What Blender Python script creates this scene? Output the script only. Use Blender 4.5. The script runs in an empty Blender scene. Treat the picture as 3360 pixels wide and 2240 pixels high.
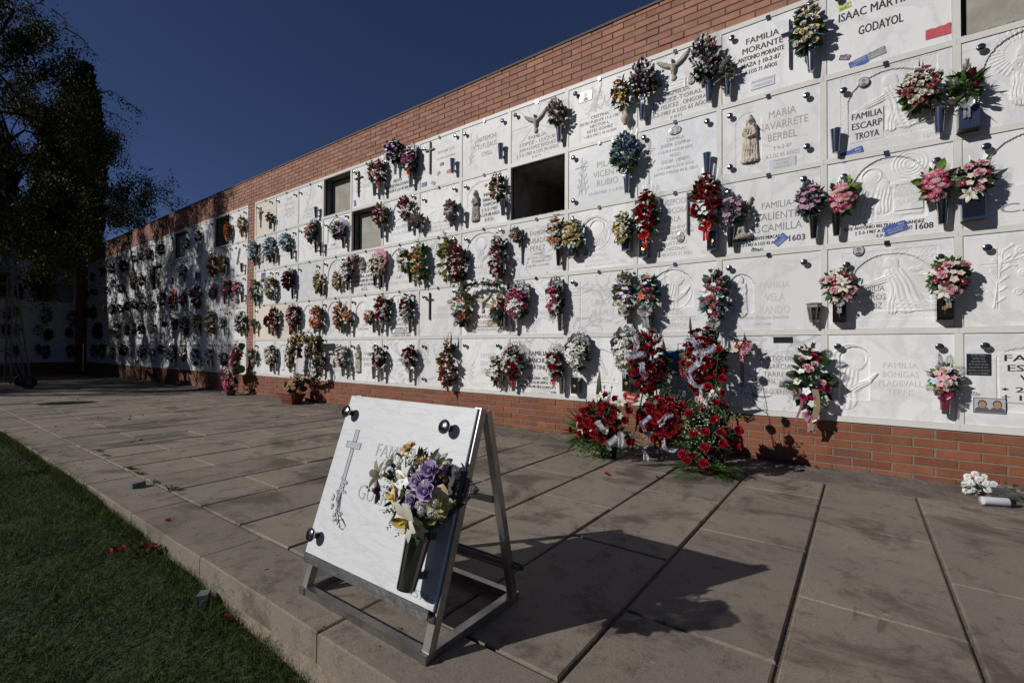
import bpy, math, random
import numpy as np
from mathutils import Vector, Matrix, Quaternion
R = math.radians
rng = np.random.default_rng(7)
random.seed(7)
sc = bpy.context.scene
col = sc.collection

# ------------------------------------------------------------------ camera
CAM = np.array([9.98935, -4.66675, 0.98196]); FPX = 1551.54
YAW, PITCH, ROLL = -0.6348, 0.0148, 0.0055
def _axes():
    cy, sy, cp, sp, cr, sr = math.cos(YAW), math.sin(YAW), math.cos(PITCH), math.sin(PITCH), math.cos(ROLL), math.sin(ROLL)
    f = np.array([sy*cp, cy*cp, sp]); r = np.array([cy, -sy, 0.0]); u = np.cross(r, f)
    return cr*r + sr*u, -sr*r + cr*u, f
AR, AU, AF = _axes()
cd = bpy.data.cameras.new('camera'); cam = bpy.data.objects.new('camera', cd); col.objects.link(cam)
cd.sensor_width = 36; cd.lens = FPX*36/3360; cd.clip_end = 3000; cd.clip_start = 0.02
mw = Matrix.Identity(4)
for i in range(3):
    mw[i][0] = AR[i]; mw[i][1] = AU[i]; mw[i][2] = -AF[i]; mw[i][3] = CAM[i]
cam.matrix_world = mw
sc.camera = cam
# ------------------------------------------------------------------ light
SUN = Vector((0.749, 1.109, -0.765)).normalized()      # the way the sunlight travels
w = bpy.data.worlds.new('World'); sc.world = w; w.use_nodes = True
nt = w.node_tree; nt.nodes.clear()
sky = nt.nodes.new('ShaderNodeTexSky'); sky.sky_type = 'NISHITA'; sky.sun_disc = False
sky.sun_elevation = math.asin(-SUN.z); sky.sun_rotation = math.atan2(-SUN.x, -SUN.y) % (2*math.pi)
sky.altitude = 2800; sky.air_density = 1.0; sky.dust_density = 0.2; sky.ozone_density = 5.5
bg = nt.nodes.new('ShaderNodeBackground'); bg.inputs['Strength'].default_value = 0.05
out = nt.nodes.new('ShaderNodeOutputWorld')
wb = nt.nodes.new('ShaderNodeMixRGB'); wb.blend_type = 'MULTIPLY'; wb.inputs[0].default_value = 1; wb.inputs[2].default_value = (1.12, 0.95, 1.10, 1)   # daylight white balance
nt.links.new(sky.outputs[0], wb.inputs[1]); nt.links.new(wb.outputs[0], bg.inputs[0]); nt.links.new(bg.outputs[0], out.inputs[0])
sl = bpy.data.lights.new('sun', 'SUN'); sl.energy = 5.0; sl.angle = R(0.53); sl.color = (1.0, 0.965, 0.915)
so = bpy.data.objects.new('sun', sl); col.objects.link(so); so.location = (-5, -10, 20)
so.rotation_euler = SUN.to_track_quat('-Z', 'Y').to_euler()
sc.view_settings.view_transform = 'Standard'; sc.view_settings.look = 'None'
sc.view_settings.exposure = -0.50; sc.view_settings.gamma = 1

# ------------------------------------------------------------------ pixel -> place helpers (photo measurements)
def ray(x, y):
    v = AF + AR*((x-1680)/FPX) + AU*((1120-y)/FPX); return v
def on_wall(x, y, Y=0.0):
    v = ray(x, y); return CAM + v*((Y-CAM[1])/v[1])
def on_ground(x, y, z=0.0):
    v = ray(x, y); return CAM + v*((z-CAM[2])/v[2])
CROP = dict(A=(700,450,1.7425), B=(1400,250,2.4125), C=(1400,800,2.4125), E=(1900,100,2.6133), F=(1900,700,2.6133),
            G=(2400,0,2.45), H=(2400,500,2.4125), I=(2400,1050,2.4125), J=(1780,1050,2.6139), K=(700,550,3.92),
            L=(0,600,2.091), M=(200,700,2.614), Z=(750,1080,4.704), P=(1200,1430,3.92), Q=(1040,430,3.92), N=(0,1300,1.668))
def cp(c, x, y):
    o = CROP[c]; return o[0]+x/o[2], o[1]+y/o[2]

# ------------------------------------------------------------------ materials
def M(name, base, rough=0.6, metal=0.0, var=0.0, noise=None, bump=None, attr=None, alpha=1.0, trans=0.0, coat=0.0, spec=None, hue=0.0):
    m = bpy.data.materials.new(name); m.use_nodes = True; t = m.node_tree; n = t.nodes; b = n['Principled BSDF']
    b.inputs['Roughness'].default_value = rough; b.inputs['Metallic'].default_value = metal
    if spec is not None: b.inputs['Specular IOR Level'].default_value = spec
    if coat: b.inputs['Coat Weight'].default_value = coat; b.inputs['Coat Roughness'].default_value = 0.15
    cs = None
    tc = n.new('ShaderNodeTexCoord')
    if noise:
        sc_, col2, amt = noise[:3]
        nz = n.new('ShaderNodeTexNoise'); nz.inputs['Scale'].default_value = sc_; nz.inputs['Detail'].default_value = 6; nz.inputs['Roughness'].default_value = 0.62
        t.links.new(tc.outputs['Object'], nz.inputs['Vector'])
        rp = n.new('ShaderNodeValToRGB'); rp.color_ramp.elements[0].position = 0.5-0.5*noise[3] if len(noise) > 3 else 0.35
        rp.color_ramp.elements[1].position = 0.5+0.5*noise[3] if len(noise) > 3 else 0.65
        rp.color_ramp.elements[0].color = (*base, 1)
        c2 = [base[i]*(1-amt)+col2[i]*amt for i in range(3)]; rp.color_ramp.elements[1].color = (*c2, 1)
        t.links.new(nz.outputs['Fac'], rp.inputs[0]); cs = rp.outputs[0]
    if var or attr or hue:
        hs = n.new('ShaderNodeHueSaturation')
        if cs: t.links.new(cs, hs.inputs['Color'])
        else: hs.inputs['Color'].default_value = (*base, 1)
        if attr:
            a = n.new('ShaderNodeAttribute'); a.attribute_name = 'rnd'; src = a.outputs['Fac']
        else:
            a = n.new('ShaderNodeObjectInfo'); src = a.outputs['Random']
        mr = n.new('ShaderNodeMapRange'); mr.inputs['To Min'].default_value = 1-var; mr.inputs['To Max'].default_value = 1+var
        t.links.new(src, mr.inputs['Value']); t.links.new(mr.outputs[0], hs.inputs['Value'])
        if hue:
            mh = n.new('ShaderNodeMapRange'); mh.inputs['To Min'].default_value = 0.5-hue; mh.inputs['To Max'].default_value = 0.5+hue
            ml = n.new('ShaderNodeMath'); ml.operation = 'FRACT'; mm = n.new('ShaderNodeMath'); mm.operation = 'MULTIPLY'; mm.inputs[1].default_value = 7.31
            t.links.new(src, mm.inputs[0]); t.links.new(mm.outputs[0], ml.inputs[0]); t.links.new(ml.outputs[0], mh.inputs['Value']); t.links.new(mh.outputs[0], hs.inputs['Hue'])
        cs = hs.outputs[0]
    if cs: t.links.new(cs, b.inputs['Base Color'])
    else: b.inputs['Base Color'].default_value = (*base, 1)
    if bump:
        nb = n.new('ShaderNodeTexNoise'); nb.inputs['Scale'].default_value = bump[0]; nb.inputs['Detail'].default_value = 5
        bp = n.new('ShaderNodeBump'); bp.inputs['Strength'].default_value = bump[1]; bp.inputs['Distance'].default_value = bump[2] if len(bump) > 2 else 0.01
        t.links.new(tc.outputs['Object'], nb.inputs['Vector']); t.links.new(nb.outputs['Fac'], bp.inputs['Height']); t.links.new(bp.outputs[0], b.inputs['Normal'])
    if trans:
        tr = n.new('ShaderNodeBsdfTranslucent'); mx = n.new('ShaderNodeMixShader'); mx.inputs[0].default_value = trans
        if cs: t.links.new(cs, tr.inputs['Color'])
        else: tr.inputs['Color'].default_value = (*base, 1)
        o = n['Material Output']; t.links.new(b.outputs[0], mx.inputs[1]); t.links.new(tr.outputs[0], mx.inputs[2]); t.links.new(mx.outputs[0], o.inputs[0])
    if alpha < 1:
        b.inputs['Alpha'].default_value = alpha
    return m

def marble(name, base, vein, vamt, scale=2.2, stretch=(1, 1, 1), rot=0.0, rough=0.5, stain=(0.62, 0.55, 0.44), samt=0.25, vw=0.06):
    m = bpy.data.materials.new(name); m.use_nodes = True; t = m.node_tree; n = t.nodes; b = n['Principled BSDF']; L = t.links
    tc = n.new('ShaderNodeTexCoord'); oi = n.new('ShaderNodeObjectInfo')
    ml = n.new('ShaderNodeMath'); ml.operation = 'MULTIPLY'; ml.inputs[1].default_value = 43.0; L.new(oi.outputs['Random'], ml.inputs[0])
    ad = n.new('ShaderNodeVectorMath'); ad.operation = 'ADD'; L.new(tc.outputs['Object'], ad.inputs[0]); L.new(ml.outputs[0], ad.inputs[1])
    mp = n.new('ShaderNodeMapping'); mp.inputs['Rotation'].default_value = (0, rot, 0); mp.inputs['Scale'].default_value = stretch; L.new(ad.outputs[0], mp.inputs[0])
    n1 = n.new('ShaderNodeTexNoise'); n1.inputs['Scale'].default_value = scale; n1.inputs['Detail'].default_value = 8; n1.inputs['Roughness'].default_value = 0.6; n1.inputs['Distortion'].default_value = 1.2
    L.new(mp.outputs[0], n1.inputs['Vector'])
    # thin veins where noise crosses 0.5
    s = n.new('ShaderNodeMath'); s.operation = 'SUBTRACT'; s.inputs[1].default_value = 0.5; L.new(n1.outputs['Fac'], s.inputs[0])
    a = n.new('ShaderNodeMath'); a.operation = 'ABSOLUTE'; L.new(s.outputs[0], a.inputs[0])
    mr = n.new('ShaderNodeMapRange'); mr.inputs['From Max'].default_value = vw; mr.inputs['To Min'].default_value = 1; mr.inputs['To Max'].default_value = 0; L.new(a.outputs[0], mr.inputs['Value'])
    n3 = n.new('ShaderNodeTexNoise'); n3.inputs['Scale'].default_value = 5; n3.inputs['Detail'].default_value = 3; L.new(mp.outputs[0], n3.inputs['Vector'])
    mm = n.new('ShaderNodeMath'); mm.operation = 'MULTIPLY'; L.new(mr.outputs[0], mm.inputs[0]); L.new(n3.outputs['Fac'], mm.inputs[1])
    m2 = n.new('ShaderNodeMath'); m2.operation = 'MULTIPLY'; m2.inputs[1].default_value = vamt*1.6; L.new(mm.outputs[0], m2.inputs[0]); m2.use_clamp = True
    mix = n.new('ShaderNodeMixRGB'); mix.inputs[1].default_value = (*base, 1); mix.inputs[2].default_value = (*vein, 1); L.new(m2.outputs[0], mix.inputs[0])
    # weather streaks running down
    mp2 = n.new('ShaderNodeMapping'); mp2.inputs['Scale'].default_value = (6, 6, 0.9); L.new(ad.outputs[0], mp2.inputs[0])
    n2 = n.new('ShaderNodeTexNoise'); n2.inputs['Scale'].default_value = 1.3; n2.inputs['Detail'].default_value = 7; n2.inputs['Roughness'].default_value = 0.65; L.new(mp2.outputs[0], n2.inputs['Vector'])
    r2 = n.new('ShaderNodeMapRange'); r2.inputs['From Min'].default_value = 0.5; r2.inputs['From Max'].default_value = 0.8; r2.inputs['To Max'].default_value = samt; L.new(n2.outputs['Fac'], r2.inputs['Value'])
    mix2 = n.new('ShaderNodeMixRGB'); mix2.inputs[2].default_value = (*stain, 1); L.new(r2.outputs[0], mix2.inputs[0]); L.new(mix.outputs[0], mix2.inputs[1])
    hs = n.new('ShaderNodeHueSaturation'); v = n.new('ShaderNodeMapRange'); v.inputs['To Min'].default_value = 0.90; v.inputs['To Max'].default_value = 1.05
    L.new(oi.outputs['Random'], v.inputs['Value']); L.new(v.outputs[0], hs.inputs['Value']); L.new(mix2.outputs[0], hs.inputs['Color'])
    L.new(hs.outputs[0], b.inputs['Base Color']); b.inputs['Roughness'].default_value = rough; b.inputs['Specular IOR Level'].default_value = 0.28
    nb = n.new('ShaderNodeTexNoise'); nb.inputs['Scale'].default_value = 90; nb.inputs['Detail'].default_value = 3; L.new(tc.outputs['Object'], nb.inputs['Vector'])
    bp = n.new('ShaderNodeBump'); bp.inputs['Strength'].default_value = 0.12; bp.inputs['Distance'].default_value = 0.002; L.new(nb.outputs['Fac'], bp.inputs['Height']); L.new(bp.outputs[0], b.inputs['Normal'])
    return m
MB_W = marble('white_marble', (0.755, 0.755, 0.755), (0.44, 0.44, 0.46), 0.4, 2.0, stain=(0.50, 0.44, 0.36), samt=0.32)
MB_C = marble('cream_marble', (0.72, 0.66, 0.55), (0.6, 0.5, 0.4), 0.3, 2.5, samt=0.4)
MB_V = marble('veined_marble', (0.74, 0.745, 0.75), (0.30, 0.31, 0.34), 0.75, 3.2, rot=0.6, stretch=(1, 1, 1.3), vw=0.035)
MB_G = marble('grey_marble', (0.68, 0.695, 0.72), (0.45, 0.47, 0.5), 0.4, 2.4)
MB_S = marble('streaked_marble', (0.66, 0.67, 0.685), (0.36, 0.38, 0.41), 0.34, 6.5, rot=-0.55, stretch=(0.6, 1, 2.8), vw=0.045, rough=0.38, samt=0.04)
MB_F = marble('frame_marble', (0.66, 0.65, 0.61), (0.5, 0.48, 0.45), 0.3, 1.2, samt=0.5, rough=0.45)
MARB = dict(w=MB_W, c=MB_C, v=MB_V, g=MB_G, s=MB_S)
m_chrome = M('chrome', (0.38, 0.37, 0.36), 0.14, 1.0)
m_steel = M('brushed_steel', (0.42, 0.41, 0.40), 0.38, 1.0, noise=(14, (0.22, 0.2, 0.18), 0.6), bump=(60, 0.1, 0.002))
m_dark = M('dark_inside', (0.02, 0.02, 0.02), 0.6)
m_black = M('black_granite', (0.012, 0.012, 0.014), 0.12)
m_gold = M('gold_metal', (0.75, 0.5, 0.16), 0.3, 1.0)
m_glass = M('blue_vase_glass', (0.10, 0.16, 0.26), 0.1, 0.4)
m_cast = M('cast_stone', (0.42, 0.385, 0.33), 0.8, noise=(25, (0.25, 0.23, 0.2), 0.7), bump=(70, 0.4, 0.004))
m_pale = M('pale_cast_stone', (0.56, 0.50, 0.42), 0.8, noise=(25, (0.4, 0.36, 0.3), 0.6), bump=(70, 0.3, 0.004))
m_bronze = M('dark_bronze', (0.05, 0.05, 0.05), 0.4, 0.7)
m_ink = dict(k=M('black_lettering', (0.02, 0.02, 0.022), 0.5), g=M('grey_lettering', (0.26, 0.26, 0.26), 0.6),
             b=M('blind_letter_shade', (0.50, 0.49, 0.47), 0.7), o=M('bronze_lettering', (0.28, 0.19, 0.09), 0.5),  # blind letters toned darker than marble in place of their carved shade
             s=M('metal_lettering', (0.20, 0.20, 0.21), 0.5, 0.0), w=M('white_print', (0.75, 0.75, 0.75), 0.6), f=M('faint_letter_shade', (0.58, 0.57, 0.55), 0.7),  # fainter tone likewise stands in for the shade of blind letters
             n=M('green_grey_lettering', (0.34, 0.36, 0.33), 0.6))
m_conc = M('old_concrete', (0.27, 0.255, 0.23), 0.9, noise=(5, (0.12, 0.11, 0.1), 0.8), bump=(40, 0.5, 0.01))
m_concp = M('concrete_panel', (0.40, 0.38, 0.33), 0.85, noise=(4, (0.22, 0.2, 0.17), 0.7), bump=(50, 0.4, 0.006))
m_brickU = M('faded_brick', (0.285, 0.125, 0.078), 0.85, noise=(9, (0.38, 0.20, 0.14), 0.8, 0.35), bump=(60, 0.35, 0.004), attr=1, var=0.16, hue=0.005)
m_brickL = M('red_brick', (0.18, 0.056, 0.024), 0.85, noise=(7, (0.25, 0.095, 0.05), 0.8, 0.4), bump=(60, 0.35, 0.004), attr=1, var=0.17, hue=0.005)
def salts(m, colr, scale, lo, amt):
    """pale salt bloom and splash dirt over a brick material"""
    t = m.node_tree; n = t.nodes; b = n['Principled BSDF']; src = b.inputs['Base Color'].links[0].from_socket
    tc = n.new('ShaderNodeTexCoord'); z = n.new('ShaderNodeTexNoise'); z.inputs['Scale'].default_value = scale; z.inputs['Detail'].default_value = 9; z.inputs['Roughness'].default_value = 0.72; t.links.new(tc.outputs['Object'], z.inputs['Vector'])
    r = n.new('ShaderNodeMapRange'); r.inputs['From Min'].default_value = lo; r.inputs['From Max'].default_value = lo+0.13; r.inputs['To Max'].default_value = amt; t.links.new(z.outputs['Fac'], r.inputs['Value'])
    x = n.new('ShaderNodeMixRGB'); x.inputs[2].default_value = (*colr, 1); t.links.new(r.outputs[0], x.inputs[0]); t.links.new(src, x.inputs[1]); t.links.new(x.outputs[0], b.inputs['Base Color'])
salts(m_brickL, (0.32, 0.23, 0.17), 6.5, 0.58, 0.5); salts(m_brickL, (0.09, 0.05, 0.035), 2.3, 0.55, 0.5)
salts(m_brickU, (0.45, 0.33, 0.27), 3.5, 0.60, 0.4); salts(m_brickU, (0.15, 0.08, 0.06), 1.7, 0.56, 0.4)
m_mortarU = M('upper_mortar', (0.13, 0.10, 0.08), 0.95, noise=(30, (0.08, 0.06, 0.05), 0.7), bump=(120, 0.5, 0.004))
m_mortarL = M('lower_mortar', (0.22, 0.19, 0.15), 0.95, noise=(30, (0.13, 0.11, 0.09), 0.7), bump=(120, 0.5, 0.004))
m_film = M('clear_film', (0.40, 0.40, 0.40), 0.25, 0.0, alpha=0.16, spec=0.6)
m_film2 = M('smoky_film', (0.10, 0.10, 0.11), 0.12, 0.0, alpha=0.42, spec=0.9, bump=(22, 1.0, 0.03))
m_silver = M('silver_wrap', (0.10, 0.105, 0.12), 0.3, 0.3, bump=(25, 0.8, 0.02))

# ------------------------------------------------------------------ mesh helpers
def tag(o, label=None, cat=None, group=None, kind=None):
    if label: o['label'] = label
    if cat: o['category'] = cat
    if group: o['group'] = group
    if kind: o['kind'] = kind
    return o
def empty(name, loc=(0, 0, 0), rot=(0, 0, 0)):
    o = bpy.data.objects.new(name, None); col.objects.link(o); o.location = loc; o.rotation_euler = rot; o.empty_display_size = 0.05
    return o
class MB:
    def __init__(s): s.V = []; s.F = []; s.MI = []; s.n = 0; s.A = []
    def add(s, v, f, m=0, r=None):
        v = np.asarray(v, float).reshape(-1, 3)
        s.V.append(v); o = s.n
        s.F.extend([tuple(i+o for i in q) for q in f]); s.MI.extend([m]*len(f)) if isinstance(m, int) else s.MI.extend(m)
        s.A.append(np.full(len(v), random.random() if r is None else r)); s.n += len(v)
        return s
    def scatter(s, v, f, mats, pos, m=0, r=None):
        """v (k,3), f list, mats (N,3,3), pos (N,3)"""
        v = np.asarray(v, float); N = len(pos); k = len(v)
        if N == 0: return s
        VV = np.einsum('nij,kj->nki', np.asarray(mats), v)+np.asarray(pos)[:, None, :]
        s.V.append(VV.reshape(-1, 3)); fa = {}
        for i in range(N):
            o = s.n+i*k; s.F.extend([tuple(a+o for a in q) for q in f])
        s.MI.extend((m if not isinstance(m, int) else [m]*len(f))*N)
        s.A.append(np.repeat(rng.random(N) if r is None else np.asarray(r), k)); s.n += N*k
        return s
    def box(s, x0, x1, y0, y1, z0, z1, m=0, r=None):
        v = [(x0,y0,z0),(x1,y0,z0),(x1,y1,z0),(x0,y1,z0),(x0,y0,z1),(x1,y0,z1),(x1,y1,z1),(x0,y1,z1)]
        return s.add(v, [(0,3,2,1),(4,5,6,7),(0,1,5,4),(1,2,6,5),(2,3,7,6),(3,0,4,7)], m, r)
    def bar(s, a, b, w, h=None, m=0, up=(0, 0, 1)):
        a = np.array(a, float); b = np.array(b, float); d = b-a; L = np.linalg.norm(d); d /= L; h = h or w
        u = np.array(up, float); sx = np.cross(d, u)
        if np.linalg.norm(sx) < 1e-4: sx = np.cross(d, (0, 1, 0))
        sx /= np.linalg.norm(sx); sz = np.cross(sx, d)
        v = [p+sx*i*w/2+sz*j*h/2 for p in (a, b) for i, j in ((-1,-1),(1,-1),(1,1),(-1,1))]
        return s.add(v, [(0,1,2,3),(7,6,5,4),(0,4,5,1),(1,5,6,2),(2,6,7,3),(3,7,4,0)], m)
    def tube(s, pts, r, n=6, m=0, r1=None):
        pts = np.array(pts, float); k = len(pts); r1 = r if r1 is None else r1; V = []
        for i in range(k):
            d = pts[min(i+1, k-1)]-pts[max(i-1, 0)]; d /= max(np.linalg.norm(d), 1e-9)
            a = np.cross(d, (0.3, 0.2, 0.93)); 
            if np.linalg.norm(a) < 1e-3: a = np.cross(d, (1, 0, 0))
            a /= np.linalg.norm(a); b = np.cross(d, a); rr = r+(r1-r)*i/(k-1)
            V += [pts[i]+rr*(math.cos(2*math.pi*j/n)*a+math.sin(2*math.pi*j/n)*b) for j in range(n)]
        F = [(i*n+j, i*n+(j+1) % n, (i+1)*n+(j+1) % n, (i+1)*n+j) for i in range(k-1) for j in range(n)]
        F += [tuple(range(n))[::-1], tuple((k-1)*n+j for j in range(n))]
        return s.add(V, F, m)
    def lathe(s, prof, n=20, m=0, T=None):
        V = []; 
        for r_, z_ in prof: V += [(r_*math.cos(2*math.pi*j/n), r_*math.sin(2*math.pi*j/n), z_) for j in range(n)]
        k = len(prof); F = [(i*n+j, i*n+(j+1) % n, (i+1)*n+(j+1) % n, (i+1)*n+j) for i in range(k-1) for j in range(n)]
        V = np.array(V)
        if T is not None: V = V@np.array(T[0]).T+np.array(T[1])
        return s.add(V, F, m)
    def sheet(s, P, m=0, r=None):
        """P (a,b,3) grid"""
        P = np.asarray(P, float); a, b = P.shape[:2]
        F = [(i*b+j, i*b+j+1, (i+1)*b+j+1, (i+1)*b+j) for i in range(a-1) for j in range(b-1)]
        return s.add(P.reshape(-1, 3), F, m, r)
    def mesh(s, name, mats, smooth=False, attr=False):
        me = bpy.data.meshes.new(name); V = np.concatenate(s.V) if s.V else np.zeros((0, 3))
        me.from_pydata(V.tolist(), [], s.F)
        for mm in (mats if isinstance(mats, (list, tuple)) else [mats]): me.materials.append(mm)
        if max(s.MI, default=0) > 0: me.polygons.foreach_set('material_index', s.MI)
        if smooth: me.polygons.foreach_set('use_smooth', [True]*len(s.F))
        if attr:
            a = me.attributes.new('rnd', 'FLOAT', 'POINT'); a.data.foreach_set('value', np.concatenate(s.A).astype(np.float32))
        return me
    def build(s, name, mats, parent=None, smooth=False, attr=False, loc=None):
        o = bpy.data.objects.new(name, s.mesh(name, mats, smooth, attr)); col.objects.link(o)
        if parent: o.parent = parent
        if loc is not None: o.location = loc
        return o
def place(name, mesh, parent=None, loc=(0, 0, 0), rot=None, scale=None):
    o = bpy.data.objects.new(name, mesh); col.objects.link(o)
    if parent: o.parent = parent
    o.location = loc
    if rot is not None: o.rotation_euler = rot
    if scale is not None: o.scale = scale if hasattr(scale, '__len__') else (scale,)*3
    return o
def basis(zdir, spin=0.0, up=(0, 0, 1)):
    """rotation matrices whose z axis is zdir"""
    z = np.atleast_2d(np.asarray(zdir, float)); z = z/np.linalg.norm(z, axis=1)[:, None]
    u = np.tile(np.array(up, float), (len(z), 1)); par = np.abs((z*u).sum(1)) > 0.97; u[par] = (0.3, 1, 0.1)
    x = np.cross(u, z); x /= np.linalg.norm(x, axis=1)[:, None]; y = np.cross(z, x)
    sp = np.atleast_1d(spin)*np.ones(len(z)); c, s_ = np.cos(sp)[:, None], np.sin(sp)[:, None]
    x2 = c*x+s_*y; y2 = -s_*x+c*y
    return np.stack([x2, y2, z], axis=2)
# text ---------------------------------------------------------------
_tc = {}
def text_mesh(s, ext=0.0, bold=0.0):
    k = (s, ext, bold)
    if k in _tc: return _tc[k]
    c = bpy.data.curves.new('txt', 'FONT'); c.body = s; c.resolution_u = 2; c.size = 1; c.extrude = 0; c.offset = bold
    o = bpy.data.objects.new('txt', c); col.objects.link(o)
    dg = bpy.context.evaluated_depsgraph_get(); me = bpy.data.meshes.new_from_object(o.evaluated_get(dg))
    V = np.array([v.co[:] for v in me.vertices]) if len(me.vertices) else np.zeros((0, 3)); F = [tuple(p.vertices) for p in me.polygons]
    bpy.data.objects.remove(o); bpy.data.curves.remove(c); bpy.data.meshes.remove(me)
    if len(V): V[:, 0] -= (V[:, 0].max()+V[:, 0].min())/2
    _tc[k] = (V, F); return _tc[k]
def text_into(mb, s, cx, cz, width, y, hscale=None, m=0, bold=0.005, cap=None, slant=0.0):
    """letters in the x-z plane facing -y, centred on cx, base line cz"""
    V, F = text_mesh(s, 0, 0.0)
    if not len(V): return 0
    w0 = V[:, 0].max()-V[:, 0].min(); k = width/w0; kz = (cap/0.69) if cap else k*(hscale or 1.0)
    X = V[:, 0]*k+cx+slant*V[:, 1]*kz; Z = V[:, 1]*kz+cz
    P = np.stack([X, np.full(len(X), y), Z], 1)
    mb.add(P, F, m)
    if bold >= 0.008:
        dx = min(0.0016, kz*0.03)
        for q in (-dx, dx): mb.add(P+(q, -0.00015 if q > 0 else -0.0003, 0), F, m)
    return kz*0.69

# ------------------------------------------------------------------ ground, lawn, paving
PITCHX = 0.5115; X_J0 = 9.777            # joint positions across the terrace
W = 0.81266; Z0 = 0.43258; RH = 0.7; ZB = 0.408; ZTOP = 4.486; XC = -13.07
def ground_sheets():
    m_soil = M('soil', (0.06, 0.05, 0.035), 0.95, noise=(0.5, (0.05, 0.06, 0.03), 0.6), bump=(3, 0.5, 0.1))
    mb = MB(); S = 900; mb.add([(-S, -S, -0.30), (S, -S, -0.30), (S, S, -0.30), (-S, S, -0.30)], [(0, 1, 2, 3)])
    tag(mb.build('ground', m_soil), kind='structure')
    # lawn surface
    m_lawn = M('lawn_soil', (0.016, 0.030, 0.006), 0.95, noise=(6, (0.032, 0.040, 0.014), 0.8), bump=(30, 1.0, 0.03))
    nx, ny = 120, 60; xs = np.linspace(-14, 16, nx); ys = -3.745-np.linspace(0, 1, ny)**1.6*14
    X, Y = np.meshgrid(xs, ys); Z = lawn_z(X, Y)
    tag(MB().sheet(np.stack([X, Y, Z], 2)).build('lawn', m_lawn, smooth=True), kind='structure')
    # bedding under the paving
    m_bed = M('joint_sand', (0.17, 0.14, 0.105), 0.95, noise=(60, (0.06, 0.05, 0.04), 0.8), bump=(150, 0.6, 0.004))
    mb = MB(); mb.box(XC, 12.6, -3.72, 0.02, -0.3, -0.013); tag(mb.build('paving_bed', m_bed), kind='structure')
def lawn_z(X, Y):
    d = np.clip((X-5.2)/3.6, 0, 1)
    base = -0.025-0.20*d**1.6
    return base+0.012*np.sin(X*5.1+Y*3)*np.cos(Y*7.3-X*2.2)+0.006*np.sin(X*17+Y*13)
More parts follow.
